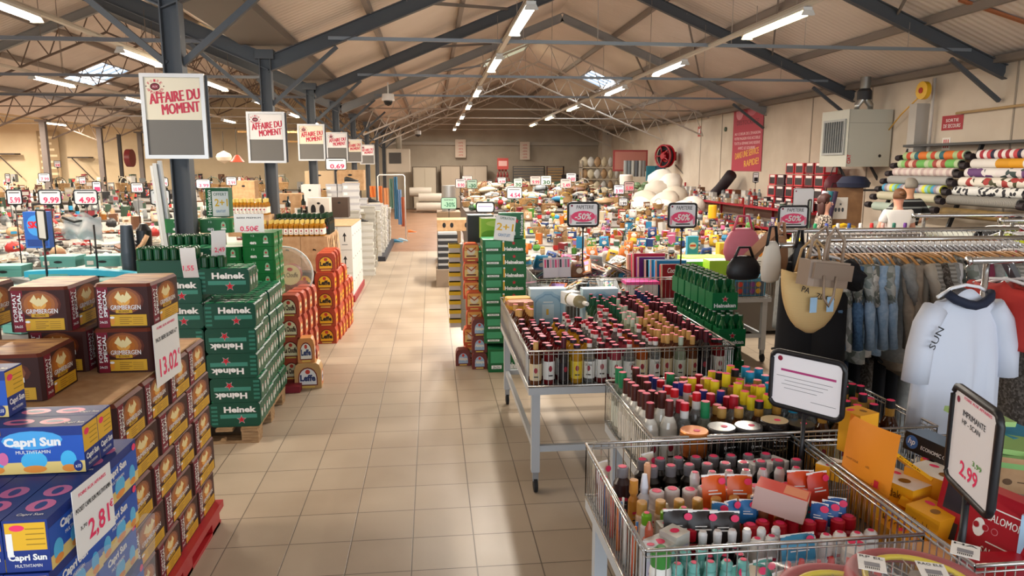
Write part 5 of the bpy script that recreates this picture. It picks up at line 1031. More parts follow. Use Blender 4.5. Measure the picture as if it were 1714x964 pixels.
# ---------------------------------------------------------------- orange, yellow, black and red boxes on the front right table
KY = mat('F0A41A', .4); KY2 = mat('E2921A', .4)
t = T('mailing_envelope', 'large orange padded envelope with small red camera logo standing upright', 'envelope', (1.50, 2.42, .865), (0, 0, 0)); b = MB()
for yy in (-.008, .008): b.grid(lambda u, v, yy=yy: (u * .235, yy * math.sin(u * PI) * math.sin(v * PI) * 1.5 - .02 * math.sin(u * 3), v * .255), 8, 8, mat('E58A1C', .5))
f = b.on(frame((0, -.026, 0), 'F')); f.text('Kodak', .045 + .15, .055, .04, .012, RED, .004); f.rect(.185, .05, .205, .075, RED, .003); f.text('PRINT YOUR MEMORIES', .1, .105, .11, .008, mat('7A4A1A', .6), .004)
O('paper_body', b, t); t.rotation_euler = (-.12, .0, -1.38)
def kbox(x, y, z, w, d, h, rot, c, lab, top=None, txt=None, name='photo_paper_box', cat='box'):
    b = MB(); b.box(0, 0, 0, w, d, h, mat(c, .4), {'T': mat(top, .45)} if top else None); f = b.on(frame((0, 0, 0), 'F'))
    if txt: f.text(txt, w * .5, h * .5, w * .5, min(h * .5, .03), mat('6A4410', .5))
    b.on(frame((0, 0, h), 'T')).ell(w * .25, d * .7, .018, .012, PINK); b.on(frame((0, 0, h), 'T')).ell(w * .6, d * .4, w * .12, d * .16, mat('8A5A14', .5), .0008)
    O(name, b, loc=(x, y, z), rot=rot, label=lab, cat=cat)
kbox(1.63, 2.52, .90, .10, .10, .17, (0, 0, .3), 'EAA628', 'upright orange and white carton behind the envelope', None, 'Kodak')
kbox(1.52, 2.36, .86, .10, .14, .05, (0, 0, .7), 'E8A828', 'flat orange box with white lid beside the silver rail at left', 'EDE8DE')
kbox(1.58, 2.36, .84, .17, .13, .07, (0, 0, -1.2), 'F0B020', 'orange box with white printed lid in the middle of the pile', 'EDE6DC', 'Kodak')
kbox(1.545, 2.28, .77, .2, .14, .07, (0, 0, -1.3), 'F2AC1C', 'long orange box lower in the pile against the wires', None, 'Kodak')
kbox(1.66, 2.38, .985, .17, .09, .012, (-.6, .35, -1.1), 'FFC018', 'thin yellow flap card tilted on top of the pile', 'FFC21E', 'Kodak')
kbox(1.60, 2.22, .86, .14, .10, .03, (-.4, .2, -1.2), 'F7B41C', 'yellow open flap carton tilted in the pile', 'F9BC28')
kbox(1.58, 2.16, .80, .12, .12, .09, (.0, .1, -1.2), 'EDA61C', 'yellow carton below the open flap', None, 'Kodak')
kbox(1.70, 2.34, .86, .2, .14, .08, (0, 0, -1.2), 'E8A020', 'orange carton under the black printer cartridge box', 'EFE8DC')
kbox(1.70, 2.38, .85, .14, .06, .03, (.2, .3, -.7), '6E8A86', 'grey-green slim box leaning behind the pile, left', '86A09A')
kbox(1.78, 2.42, .86, .16, .05, .03, (.1, .35, -.7), '6E8A86', 'grey-green slim box leaning behind the pile, right', '86A09A')
kbox(1.66, 2.28, .84, .18, .1, .05, (0, 0, -.2), 'E9E4DA', 'white flat carton with grey print in the middle back', 'D8D4CC')
kbox(1.60, 2.30, .70, .2, .2, .12, (0, 0, 0), 'E8A020', 'orange carton at the bottom of the pile, back left', None)
kbox(1.53, 1.95, .70, .16, .28, .1, (0, 0, 0), 'E39A1E', 'orange carton at the bottom of the pile, front left', None)
kbox(1.83, 2.36, .87, .05, .05, .07, (0, 0, .4), 'EDB030', 'small yellow box with black mark left of the cartridge box', None)
b = MB(); b.box(0, 0, 0, .24, .12, .07, mat('16161A', .35), {'T': mat('4A5A68', .35)}); f = b.on(frame((0, 0, 0), 'F')); f.ell(.035, .036, .026, .026, mat('3E6AA8', .4), .001); f.text('hp', .035, .036, .03, .03, WHITE, .002, shear=.2); f.text('ECONOMIC CASE SC', .15, .03, .15, .014, WHITE, .001)
O('cartridge_box', b, loc=(1.80, 2.50, .945), rot=(-.1, .05, -1.3), label='black printer box with round blue logo tilted over the yellow cartons', cat='box')
b = MB(); b.box(0, 0, 0, .3, .2, .13, CARD, {'T': mat('8FB478', .5)}); f = b.on(frame((0, 0, 0), 'F')); f.rect(0, .09, .3, .11, mat('7FB46A', .5)); f.ell(.13, .04, .015, .012, mat('6A5038', .7)); f.rect(.16, .04, .24, .044, mat('5A4028', .6)); f.rect(.01, .08, .03, .1, INK, .001); f.rect(.05, .07, .1, .075, mat('6A5038', .7))
O('carton', b, loc=(1.93, 2.32, .86), rot=(0, 0, -.5), label='brown carton with green band behind the tall grey post', cat='carton')
for i, (x, y, z, c, s) in enumerate(((1.99, 2.3, 1.0, '8FB46A', 'green'), (2.1, 2.22, .98, 'D8D4CE', 'white'), (2.0, 2.4, 1.06, '9CBF78', 'leaf green'), (2.14, 2.36, 1.0, '2E8AA8', 'blue'))):
    b = MB(); b.box(0, 0, 0, .2, .14, .02, mat(c, .5)); O('flat_carton', b, loc=(x, y, z), rot=(.1, .1, -.3 + i * .2), label='%s flat pack on top of the brown carton' % s, cat='flat pack')
t = T('boxed_gadget', 'red retail box with two dark screens and repeated white lettering at right front', 'box', (1.655, 2.13, .73), (0, 0, -.5)); b = MB(); rr = mat('A81024', .38)
b.box(0, 0, 0, .30, .1, .28, rr, {'T': mat('C8303E', .4)}); f = b.on(frame((0, 0, 0), 'F'))
for k in range(2):
    f.rect(.02, .04 + k * .125, .085, .13 + k * .125, mat('2E2C34', .25), .001); f.rect(.092, .08 + k * .1, .104, .14 + k * .1, mat('A8A4A4', .4), .001)
    f.text('SALOMON', .225, .09 + k * .11, .11, .024, WHITE, .001, rot=PI if 0 else 0, bold=.03); f.rect(.18, .118 + k * .11, .27, .122 + k * .11, WHITE, .001)
    for q in range(3): f.ell(.14 + q * .03, .05 + k * .11, .011, .011, mat('D88A94', .5), .001); f.ell(.14 + q * .03, .05 + k * .11, .009, .009, rr, .0014)
f.ell(.15, .155, .02, .03, WHITE, .001)
O('box_body', b, t); t.rotation_euler = (-.2, .0, -1.3)
b = MB(); b.box(0, 0, 0, .2, .1, .26, mat('A8CCE8', .35), {'T': mat('C8C4D0', .4)}); f = b.on(frame((0, 0, 0), 'F')); f.text('SX', .06, .2, .06, .04, mat('3A6A94', .4), .001, bold=.04); f.rect(.02, .02, .18, .1, mat('D8DCE4', .4)); f.rect(.04, .03, .16, .08, mat('2E4A6A', .4), .001)
O('box', b, loc=(1.74, 1.86, .72), rot=(-.1, 0, -.9), label='pale blue retail box reading SX at the right front corner', cat='box')
b = MB(); b.box(0, 0, 0, .26, .16, .16, mat('B00E20', .4)); f = b.on(frame((0, 0, 0), 'F')); f.text('SALOMON', .13, .09, .16, .03, WHITE); O('box', b, loc=(1.56, 1.735, .70), rot=-.1, label='red retail box low behind the silver rail, under the one with screens', cat='box')
# yellow rims in clear bags at the bottom edge, on a table just in front
basket_table(.80, .9, 1.46, 1.66, 'wire basket table at the bottom edge carrying yellow wheel rims', legs=True)
for i, (x, y, z, s) in enumerate(((1.02, 1.575, .945, 'left'), (1.235, 1.595, .96, 'right'))):
    t = T('bagged_wheel', 'yellow rim with red tyre in clear bag at bottom edge, %s one' % s, 'wheel', (x, y, z), (.0, 0, 0)); rr = .12 if i == 0 else .13
    b = MB(); b.tube([(rr * math.cos(k * PI / 16), rr * math.sin(k * PI / 16), 0) for k in range(32)], .008, mat('E8CE1E', .35), 8, True); O('rim', b, t)
    b = MB(); b.tube([((rr + .032) * math.cos(k * PI / 16), (rr + .032) * math.sin(k * PI / 16), -.012) for k in range(32)], .02, mat('A8323A', .5), 8, True); O('tyre', b, t)
    b = MB(); b.lathe([(.03, -.01), (.03, .02), (.0, .022)], mat('8A8074', .4), 12)
    for k in range(12): a = k * PI / 6; b.tube([(.03 * math.cos(a), .03 * math.sin(a), 0), (rr * math.cos(a + .3), rr * math.sin(a + .3), 0)], .002, CHROME, 4)
    O('spokes', b, t)
    b = MB(); b.grid(lambda u, v: ((u - .5) * 2.5 * rr, (v - .5) * 2.5 * rr, .022 + .006 * math.sin(u * 9) * math.cos(v * 8)), 12, 12, mat('E8E8E8', .12, alpha=.12)); O('clear_bag', b, t)
for i, (x, y, z, rz, s) in enumerate(((1.09, 1.64, .985, -.5, 'RP EL'), (1.21, 1.56, 1.0, -.4, 'RAO ELE'), (1.36, 1.66, 1.0, -.7, 'HA'))):
    b = MB(); b.box(0, 0, 0, .09, .11, .001, WHITE); f = b.on(frame((0, 0, .001), 'T')); f.text(s, .045, .095, .075, .016, INK, .0006); f.rect(.02, .03, .07, .06, mat('8A8A90', .5), .0005)
    for k in range(8): f.rect(.022 + k * .006, .012, .025 + k * .006, .026, INK, .0005)
    O('paper_tag', b, loc=(x, y, z), rot=rz, label='white barcode tag on the bagged wheels reading %s' % s, cat='tag').scale = (.75, .75, 1)

# ---------------------------------------------------------------- drinks stack on the right edge of the aisle
def hcase(w, d, h):
    b = MB(); g = mat('08602C', .5); b.box(0, 0, 0, w, d, h, g, {'T': mat('2E8A5A', .4)}); f = b.on(frame((0, 0, 0), 'F')); f.text('Heineken', w * .72, h * .28, w * .44, h * .3, WHITE, .001, bold=.05); f.star(w * .72, h * .72, h * .17, RED, .001)
    f.rect(w * .08, h * .15, w * .36, h * .3, WHITE, .0006); f.text('20x25cl', w * .22, h * .22, w * .2, h * .1, mat('0E4A28', .5), .001); f.rect(w * .06, h * .4, w * .42, h * .9, mat('3E9A68', .4), .0006); f.rect(w * .46, h * .12, w * .5, h * .85, mat('D8A838', .45), .0008); f.ell(w * .48, h * .84, w * .025, h * .06, WHITE, .001)
    f = b.on(frame((0, d, 0), 'L')); f.text('Heineken', d * .5, h * .4, d * .7, h * .2, WHITE); f.star(d * .5, h * .75, h * .12, RED)
    return b.mesh('beer_case')
HC = hcase(.42, .30, .128); HB = hcase(.36, .3, .235)
for k in range(8): O('beer_case', HC, loc=(.49 + R.uniform(-.01, .01), 7.02, .285 + k * .1295), rot=R.uniform(-.02, .02), label='green beer case in the front stack right of the aisle, %s from bottom' % ORD[k], cat='beer case', group='green beer cases right of the aisle')
O('beer_case', HB, loc=(.53, 6.97, 0), label='larger green beer case on the floor under the front stack', cat='beer case'); O('beer_case', HB, loc=(.52, 6.99, .04), label='', cat='beer case') if False else None
for r in range(1, 3):
    for k in range(9): O('beer_case', HC, loc=(.45 + r * .015, 7.02 + r * .32, .0 + k * .1295), label='green beer case behind the front stack, row %s, %s from bottom' % (ORD[r], ORD[k]), cat='beer case', group='green beer cases right of the aisle')
b = MB(); b.box(0, 0, 0, .24, .12, .25, GR); f = b.on(frame((0, 0, 0), 'F')); f.star(.17, .17, .03, RED); f.text('ken', .1, .06, .12, .06, WHITE, bold=.05); f.text('Heineken', .22, .13, .2, .03, WHITE, rot=PI / 2); O('beer_box', b, loc=(.65, 7.08, 1.325), label='upright green beer box with red star on top of the right stack', cat='beer box')
price_card('offer_leaflet', (.585, 6.985, 1.325), .1, .2, .24, [('OPERATION', .55, .9, .7, .1, GR), ('2+1', .5, .55, .84, .3, mat('E8B81E', .5)), ('GRATUIT', .5, .22, .6, .12, mat('4A86B8', .5))], 'white leaflet reading 2+1 leaning against the right beer stack', yaw=.12)
b = MB(); b.box(0, 0, 0, .45, .3, .22, mat('9AC83A', .45), {'T': mat('3A3A2A', .7)}); f = b.on(frame((0, 0, 0), 'F')); f.ell(.1, .05, .1, .05, mat('6FA82E', .5)); f.ell(.32, .04, .12, .04, mat('E8A23A', .5), .001); f.ell(.25, .17, .2, .04, mat('C8DC6A', .5), .0012); O('display_carton', b, loc=(.50, 7.5, 1.27), label='open lime green printed display carton behind the 2+1 leaflet', cat='carton')
b = MB(); b.box(0, 0, 0, .28, .3, .3, mat('2A2A2E', .5)); O('carton', b, loc=(.38, 7.9, 1.2), label='black box behind the lime green display carton', cat='carton')
OB = gpack('C8501E', 'F0C878', 'beer_pack', 'Abbaye', '6A2410', .165, .14, .19, False); DB = gpack('6A2A24', '9AB4D0', 'beer_pack', 'Abbaye', 'E8E0D0', .15, .13, .17)
for k in range(3): O('beer_pack', OB, loc=(.31, 7.45, .66 + k * .196), label='orange printed beer pack on the aisle edge column, %s from bottom' % ORD[k], cat='beer pack', group='orange beer packs right of the aisle')
for k in range(4): O('beer_pack', OB, loc=(.33, 7.3, .0 + k * .19) if k > 1 else (.30, 7.33, k * .19), label='dark orange beer pack in the lower aisle edge column, %s from floor' % ORD[k], cat='beer pack', group='orange beer packs right of the aisle')
for k in range(3): O('beer_pack', DB, loc=(.375, 7.10, k * .172), label='brown and blue beer pack beside the green cases, %s from floor' % ORD[k], cat='beer pack', group='brown and blue beer packs')
O('beer_pack', DB, loc=(.215, 7.24, 0), label='brown and blue beer pack standing alone at the aisle corner', cat='beer pack')
for k in range(9):
    b = MB(); b.box(0, 0, 0, .12, .12, .09, mat('CFCBC8', .5)); b.box(-.005, -.005, .05, .125, .125, .09, mat('E8C01E', .5)); O('can_pack', b, loc=(.175, 7.95, .25 + k * .105), label='white pack with yellow lid in a narrow column at the aisle, %s up' % ORD[k], cat='pack', group='yellow-lidded packs')
for k in range(8): b = MB(); b.box(0, 0, 0, .1, .12, .12, mat('D8D6D2', .5)); O('carton', b, loc=(.30, 8.0, .2 + k * .122), label='small white carton beside the yellow-lidded packs, %s up' % ORD[k], cat='carton', group='small white cartons')
for k in range(6): b = MB(); b.box(0, 0, 0, .34, .4, .06, mat('2A2C30', .6)); b.box(.01, .01, .06, .33, .39, .1, mat('B8BCC0', .5)); O('crate', b, loc=(.08, 12.3, .3 + k * .105), label='black and grey shallow crate at the aisle edge, %s from the bottom' % ORD[k], cat='crate', group='black and grey crates')
b = MB(); b.box(.05, 12.2, 0, .6, 13.0, .3, mat('8A7A6A', .6)); O('carton', b, label='grey-brown carton under the black and grey crates', cat='carton')
b = MB(); b.box(.08, 12.5, .93, .95, 13.1, 1.12, CARD); f = b.on(frame((.08, 12.5, .93), 'F'))
for x in (.12, .25, .5, .7): f.ell(x, .1, .03, .045, BLACK)
O('carton', b, label='wide brown fruit carton with hand holes behind the crates', cat='carton')
b = MB(); b.lathe([(.15, 0), (.15, .55)], mat('B0AEAA', .3, .7), 20, (.36, 15.9)); O('metal_drum', b, loc=(0, 0, 1.07), label='tall brushed metal cylinder standing near the aisle end', cat='cylinder')
b = MB(); b.box(.1, 15.5, 0, .6, 16.3, 1.07, mat('8A7258', .7)); O('counter', b, label='brown box counter under the brushed metal cylinder', cat='counter')
holder(.33, 14.4, 1.0, 1.2, .3, .22, 0, 'green discount sign reading -30% at the aisle end of the first far table', [('REMISE', .5, .8, .6, .12, INK), ('-30%', .55, .38, .7, .4, mat('1E6A4A', .5))], mat('9FC8B0', .5), False, .006, .006)
# ================================================================ clothes racks
def garment(L, wy, th, m, sleeves=.3, m2=None, neck=True, seed=0, shoulder=.06, trousers=False):
    r = random.Random(seed); ph = [r.uniform(0, 6) for _ in range(3)]; b = MB(); rings = []; n = 18
    for k in range(11):
        t = k / 10; z = -L * t
        if trousers: w = wy * .55; tt = th * (.8 + .3 * t)
        else:
            w = wy * (.25 + .75 * min(1, (t / .10) ** .6)) * (.92 + .14 * t) if t < .1 or 1 else wy; tt = th * (.45 + .55 * min(1, t / .15)) * (1 + .25 * t)
        if not trousers: z -= 0
        ring = []
        for i in range(n):
            a = 2 * PI * i / n; rip = 1 + t * (.16 * math.sin(3 * a + ph[0]) + .12 * math.sin(5 * a + ph[1] + t * 1.5))
            ring.append((tt * math.cos(a) * rip, w * math.sin(a) * (1 + .04 * math.sin(4 * a + ph[2])), z - (shoulder * abs(math.sin(a)) ** 1.5 if k == 0 else 0)))
        rings.append(ring)
    b.loft(rings, m)
    if sleeves:
        for s in (-1, 1):
            P0 = Vector((0, s * wy * .86, -.05)); P1 = Vector((.01 * s, s * (wy + .05), -.05 - sleeves * .5)); P2 = Vector((.02, s * (wy + .04 + .02 * s), -.05 - sleeves))
            b.tube([P0, P0.lerp(P1, .5), P1, P2], th * .85, m2 or m, 10, r2=th * .7)
    return b
def hang_mesh(col):
    b = MB(); b.tube([(0, -.2, -.05), (0, -.1, -.012), (0, 0, 0), (0, .1, -.012), (0, .2, -.05)], .008, col, 6)
    b.tube([(0, 0, 0), (0, 0, .05), (0, .02, .07), (0, .0, .088), (0, -.018, .072)], .0025, CHROME, 5); return b.mesh('hanger')
HW, HP, HBK = hang_mesh(HANGW), hang_mesh(mat('E4E4E6', .3)), hang_mesh(BLACK)
def hang(x, y, zr, g, lab, group=None, hg=None, rz=0., cat='garment', name='hanging_garment'):
    t = T(name, lab, cat, (x, y, zr - .088), rz, group); O('hanger', hg or HW, t); O('cloth', g if not isinstance(g, MB) else g.mesh('cloth'), t, loc=(0, 0, -.005)); return t
def rack(x0, x1, y, z, label, legs=None, r=.016):
    t = T('clothes_rail', label, 'clothes rack', (0, 0, 0)); b = MB(); b.tube([(x0, y, z), (x1, y, z)], r, CHROME, 10); b.tube([(x0, y, z - .0), (x0 - .015, y, z)], r * 1.3, CHROME, 10); O('rail', b, t)
    for lx in (legs or (x0 + .1, x1 - .1)):
        b = MB(); b.tube([(lx, y + .02, z), (lx, y + .02, .05)], .014, CHROME, 8); b.tube([(lx, y - .28, .03), (lx, y + .28, .03)], .014, CHROME, 8); O('upright', b, t)
CW = lambda a, b_, n, s: patched(n, [a, b_, a], s, .85)
F_ = {'black': mat('0F0F13', .9), 'navy': mat('18283F', .85), 'denim': noisy('denim', '3A5878', '54779B', 60, .85), 'ldenim': noisy('light_denim', '8CA8C4', 'A9C0D6', 40, .85), 'grey': noisy('grey knit', '8A8B88', '9C9C98', 40, .9), 'taupe': noisy('taupe cloth', '8F8274', 'A29482', 30, .9), 'white': mat('D8D8DA', .85),
      'floral': patched('grey floral cloth', ['C8C4BC', '8A8880', 'D8D4CC', '6E7268', 'B0ACA4'], 38, .85, (1, 1, .6)), 'leaf': patched('leaf print cloth', ['A8ACA8', '8A948E', 'C0C2BC', '7C8278'], 26, .85), 'tweed': patched('brown tweed', ['4A423C', '5E564E', '6E665E', '40382F'], 110, .9), 'mint': mat('8FB0A8', .85), 'wine': mat('7A2A44', .85),
      'red': mat('B8322A', .8), 'pink': mat('D82A6A', .7), 'yellow': mat('DCE81A', .6), 'blush': mat('C8A8A4', .85), 'beige': mat('B8AE9E', .9), 'blue': mat('2A5A88', .8), 'bw': striped('black white zigzag', '16161A', 'E0E0E0', 9, diag=True), 'check': striped('grey check cloth', '7A766E', 'A8A49C', 14, 'Z')}
rack(2.26, 3.98, 4.12, 1.585, 'long chrome clothes rail with tightly packed garments, front one of the two parallel rails'); rack(2.30, 4.0, 4.58, 1.60, 'rear chrome clothes rail behind the packed garments')
seq = ['black', 'floral', 'denim', 'floral', 'denim', 'leaf', 'ldenim', 'floral', 'ldenim', 'leaf', 'ldenim', 'grey', 'taupe', 'taupe', 'beige', 'check', 'tweed', 'check', 'mint', 'grey', 'white', 'leaf', 'grey', 'grey', 'wine', 'grey', 'mint', 'beige', 'check', 'leaf', 'beige', 'grey', 'blush', 'check', 'beige', 'grey', 'blush', 'leaf', 'white', 'grey']
LENS = {'black': .95, 'denim': .42, 'ldenim': .50, 'taupe': .68, 'tweed': .66, 'check': .62}
GMESH = {}
for i, k in enumerate(seq):
    x = 2.33 + i * .0405; L = LENS.get(k, .55) + (i % 3) * .04; key = (k, round(L, 2))
    if key not in GMESH: GMESH[key] = garment(L, .2, .044, F_[k], .0 if k == 'black' and i == 0 else (.48 if k in ('denim', 'taupe', 'ldenim') else .22), seed=i).mesh('cloth')
    hang(x, 4.12, 1.585, GMESH[key], '%s on wooden hanger, %s from the left on the front rail' % ({'black': 'black garment', 'floral': 'grey floral blouse', 'denim': 'blue denim jacket', 'leaf': 'grey leaf-print top', 'ldenim': 'pale denim shirt', 'taupe': 'taupe jacket', 'check': 'grey checked top', 'tweed': 'brown tweed dress', 'mint': 'mint top', 'grey': 'grey top', 'white': 'white top', 'wine': 'wine-red top', 'beige': 'beige top', 'blush': 'blush top'}[k], nth(i)), 'garments packed on the front rail', rz=R.uniform(-.35, .1))
# lower tier: trousers and dark clothes below
for i in range(20):
    k = ['black', 'black', 'navy', 'denim', 'navy', 'black', 'tweed', 'black', 'black', 'grey', 'black', 'wine', 'black', 'black', 'navy', 'black', 'black', 'navy', 'black', 'black'][i]; key = ('low', k)
    if key not in GMESH: GMESH[key] = garment(.72, .2, .045, F_[k], 0, seed=50 + i, trousers=True).mesh('cloth')
    hang(2.2 + i * .085, 4.22, .98, GMESH[key], '%s trousers hanging low under the packed garments, %s from the left' % ({'black': 'black', 'navy': 'navy', 'denim': 'blue denim', 'tweed': 'patterned', 'grey': 'grey', 'wine': 'dark red'}[k], nth(i)), 'trousers on the low rail', hg=HBK)
rack(2.16, 3.95, 4.22, .98, 'low chrome rail carrying the dark trousers')
for i in range(44):
    k = ['grey', 'navy', 'black', 'beige', 'wine', 'white'][i * 5 % 6]; key = ('rear', k)
    if key not in GMESH: GMESH[key] = garment(.6, .19, .03, F_[k], .2, seed=80 + i).mesh('cloth')
    hang(2.38 + i * .037, 4.58, 1.60, GMESH[key], '%s garment barely visible on the rear rail, %s from the left' % (k if k != 'wine' else 'dark red', nth(i)), 'garments on the rear rail', hg=HP)
# third rail: neon and dark items further right / behind
rack(3.95, 6.0, 5.6, 1.62, 'chrome rail at the right edge with yellow and pink pieces')
for i in range(9):
    k = 'yellow' if i < 6 else 'pink'; key = ('neon', k)
    if key not in GMESH: GMESH[key] = garment(.3, .17, .02, F_[k], .0, seed=130).mesh('cloth')
    hang((3.30 + i * .035) if i < 6 else 3.62 + (i - 6) * .05, 4.12 if i < 6 else 4.13, 1.60, GMESH[key], 'neon %s strappy piece on the right part of the rail, %s of its colour' % (k, ORD[i if i < 6 else i - 6]), 'neon pieces', hg=HP) if k == 'pink' else hang(4.32 + i * .04, 5.0 + .02, 1.62, GMESH[key], 'neon yellow strappy piece behind the packed rail, %s from left' % ORD[i], 'neon pieces', hg=HP)
rack(4.25, 5.2, 5.02, 1.62, 'short chrome rail with neon yellow pieces')
for i in range(18):
    k = ['black', 'pink', 'black', 'red', 'black', 'white'][i % 6]; key = ('far', k)
    if key not in GMESH: GMESH[key] = garment(.5, .18, .04, F_[k], .1, seed=140 + i).mesh('cloth')
    hang(4.7 + i * .07, 5.6, 1.62, GMESH[key], '%s garment on the right-edge rail behind, %s from the left' % (k, nth(i)), 'garments on the right-edge rail', hg=HP)
# front rail with the white long shirt
rack(2.42, 3.4, 3.02, 1.60, 'front chrome rail at the right edge, its end facing the viewer'); b = MB(); b.beam((2.62, 3.05, 1.6), (3.0, 3.2, 1.2), .035, .03, mat('6E7074', .4, .6)); b.beam((3.0, 3.2, 1.2), (3.2, 3.3, .02), .035, .03, mat('6E7074', .4, .6)); O('rail_strut', b, label='grey slanted strut carrying the front clothes rail', cat='strut')
t = T('long_shirt', 'long white shirt with dark navy collar hanging at the front end of the rail', 'shirt', (2.34, 2.93, 1.505), .12); m = mat('C9CEDA', .85)
O('hanger', HP, t, rot=PI / 2, loc=(0, 0, .0)).scale = (1, .72, 1)
b = MB(); rings = []; n = 40
for k in range(15):
    q = k / 14; z = -.015 - .74 * q; w = .09 + .115 * min(1, (q / .16)) ** .9 + .045 * q; d = .02 + .045 * min(1, q * 2.2)
    rings.append([(w * math.cos(a) * (1 + .0 * q), d * math.sin(a) * (1 + q * .9 * (math.sin(7 * a + 1) * .5 + math.sin(11 * a) * .35)), z - (.07 * (abs(math.cos(a)) ** 2) if k == 0 else 0) + (.012 * math.sin(6 * a) if k == 14 else 0)) for a in [2 * PI * i / n for i in range(n)]])
b.loft(rings, m); O('cloth', b, t)
for s in (-1, 1):
    b = MB(); b.tube([(s * .15, 0, -.10), (s * .20, -.01, -.17), (s * .23, -.02, -.28), (s * .24, -.02, -.42)], .052, m, 12, r2=.056)
    if s < 0:
        f = b.on(frame((-.275, -.09, -.35), 'F')); f.text('SUN', .06, .14, .1, .035, INK, .0, rot=1.15)
    O('sleeve', b, t)
b = MB(); b.tube([(-.115, -.02, -.03), (-.09, -.045, -.055), (-.04, -.062, -.075), (0, -.065, -.082), (.04, -.062, -.075), (.09, -.045, -.055), (.115, -.02, -.035)], .02, mat('181F33', .8), 8); O('collar', b, t)
for i, (x, k, L) in enumerate(((2.62, 'red', .3), (2.70, 'tweed', .8), (2.78, 'tweed', .85), (2.85, 'tweed', .85), (2.93, 'black', .7), (3.02, 'grey', .6), (3.1, 'tweed', .8), (3.2, 'red', .5))):
    hang(x, 3.02, 1.60, garment(L, .2, .05, F_[k], .25 if k != 'tweed' else .0, seed=200 + i), '%s on the front right rail behind the white shirt, %s from left' % ({'red': 'red top', 'tweed': 'brown woven long dress', 'black': 'black coat', 'grey': 'grey top'}[k], ORD[i]), None, hg=HP, rz=.1)
# black dress at left end with bags in front
hang(2.27, 4.0, 1.60, garment(1.15, .17, .075, F_['black'], .1, seed=9), 'long black dress at the left end of the packed rail', None, hg=HP, rz=.5); hang(2.17, 4.05, 1.55, garment(1.0, .13, .08, F_['black'], 0, seed=19), 'second long black dress behind the straw bag', None, hg=HBK, rz=.9)
rack(2.0, 2.28, 4.0, 1.57, 'short chrome arm holding the handbags at the end of the rail', legs=(2.19,))
# handbags
t = T('straw_bag', 'big straw shoulder bag with dark lettering hanging in front of black dresses', 'handbag', (2.0, 3.62, 1.47), .12); b = MB(); st = striped('woven straw', 'C9A66A', 'DCBE86', 55, 'Z', .8)
rings = []
for k in range(11):
    q = k / 10; z = -.33 * q; w = .19 * math.sqrt(max(.02, 1 - (q ** 2.0) * .98)); d = .07 * math.sqrt(max(.05, 1 - q ** 3))
    rings.append([(w * math.cos(a) + .01, d * math.sin(a), z + (0.02 * math.cos(2 * a) if k == 0 else 0)) for a in [2 * PI * i / 24 for i in range(24)]])
b.loft(rings, st); f = b.on(frame((-.12, -.085, -.2), 'F')); f.text('PA', .03, .12, .05, .03, INK, .0, rot=-.3); f.text('ZIAPER', .15, .07, .12, .03, INK, .0, rot=-.3); O('body', b, t)
for s in (-1, 1): b = MB(); b.tube([(-.08, s * .03, 0), (-.05, s * .03, .12), (0, s * .02, .17), (.05, s * .03, .12), (.08, s * .03, 0)], .007, mat('B8976A', .7), 6); O('handle', b, t)
for s in (-1, 1): b = MB(); b.box(s * .05 - .02, -.10, -.2, s * .05 + .02, -.097, -.12, mat('A9CDE8', .5)); O('price_tag', b, t)
t = T('handbag', 'open taupe leather tote with hanging tags above the straw bag', 'handbag', (1.965, 3.46, 1.42), (0, .12, .25)); b = MB(); tp = mat('8E7A68', .5); b.box(-.13, -.06, 0, .13, .06, .13, tp, bev=.02); b.box(-.13, -.075, .04, .12, -.062, .12, mat('7E6B5A', .5)); O('body', b, t)
for s in (-1, 1): b = MB(); b.tube([(-.06, s * .05, .12), (-.055, s * .05, .24), (0, s * .03, .30), (.055, s * .05, .24), (.06, s * .05, .12)], .008, tp, 6); O('handle', b, t)
b = MB(); b.tube([(-.07, -.08, .06), (-.06, -.09, -.05), (-.02, -.09, -.09), (.0, -.09, -.04), (.01, -.08, .06)], .007, tp, 6); O('strap', b, t)
def sack(x, y, z, w, h, c, lab, rz=0, strap='101013'):
    t = T('handbag', lab, 'handbag', (x, y, z), rz); b = MB(); m = mat(c, .5)
    b.loft([[(w * s * math.cos(a), w * .45 * s * math.sin(a), zz * h) for a in [k * PI / 8 for k in range(16)]] for s, zz in ((.3, 0), (.85, .06), (1, .3), (.95, .6), (.7, .88), (.35, 1))], m); O('body', b, t)
    b = MB(); b.tube([(-w * .6, 0, h * .8), (-w * .3, 0, h * 1.35), (w * .3, 0, h * 1.35), (w * .6, 0, h * .8)], .009, mat(strap, .5), 6); O('strap', b, t)
sack(1.93, 3.95, 1.36, .075, .24, 'D2CABC', 'cream slouchy handbag left of the straw bag', .4); sack(1.90, 4.25, 1.33, .11, .15, '17171A', 'black chain-strap handbag at the far left of the bags', 0); sack(2.03, 4.05, 1.40, .06, .22, 'A87A58', 'brown leather handbag behind the cream one', .3, 'A87A58')
sack(2.08, 3.92, 1.42, .04, .18, '17171A', 'small black bag hanging from zigzag strap', .2); sack(2.35, 5.3, 1.30, .16, .26, 'D87A8A', 'pink backpack lying left of the handbags on the next table', .2, 'C8506A')
b = MB(); b.beam((1.95, 4.35, 1.43), (2.08, 4.2, 1.64), .09, .05, mat('B88A68', .5)); O('leather_flap', b, label='tan leather flap leaning against the handbag arm', cat='handbag')

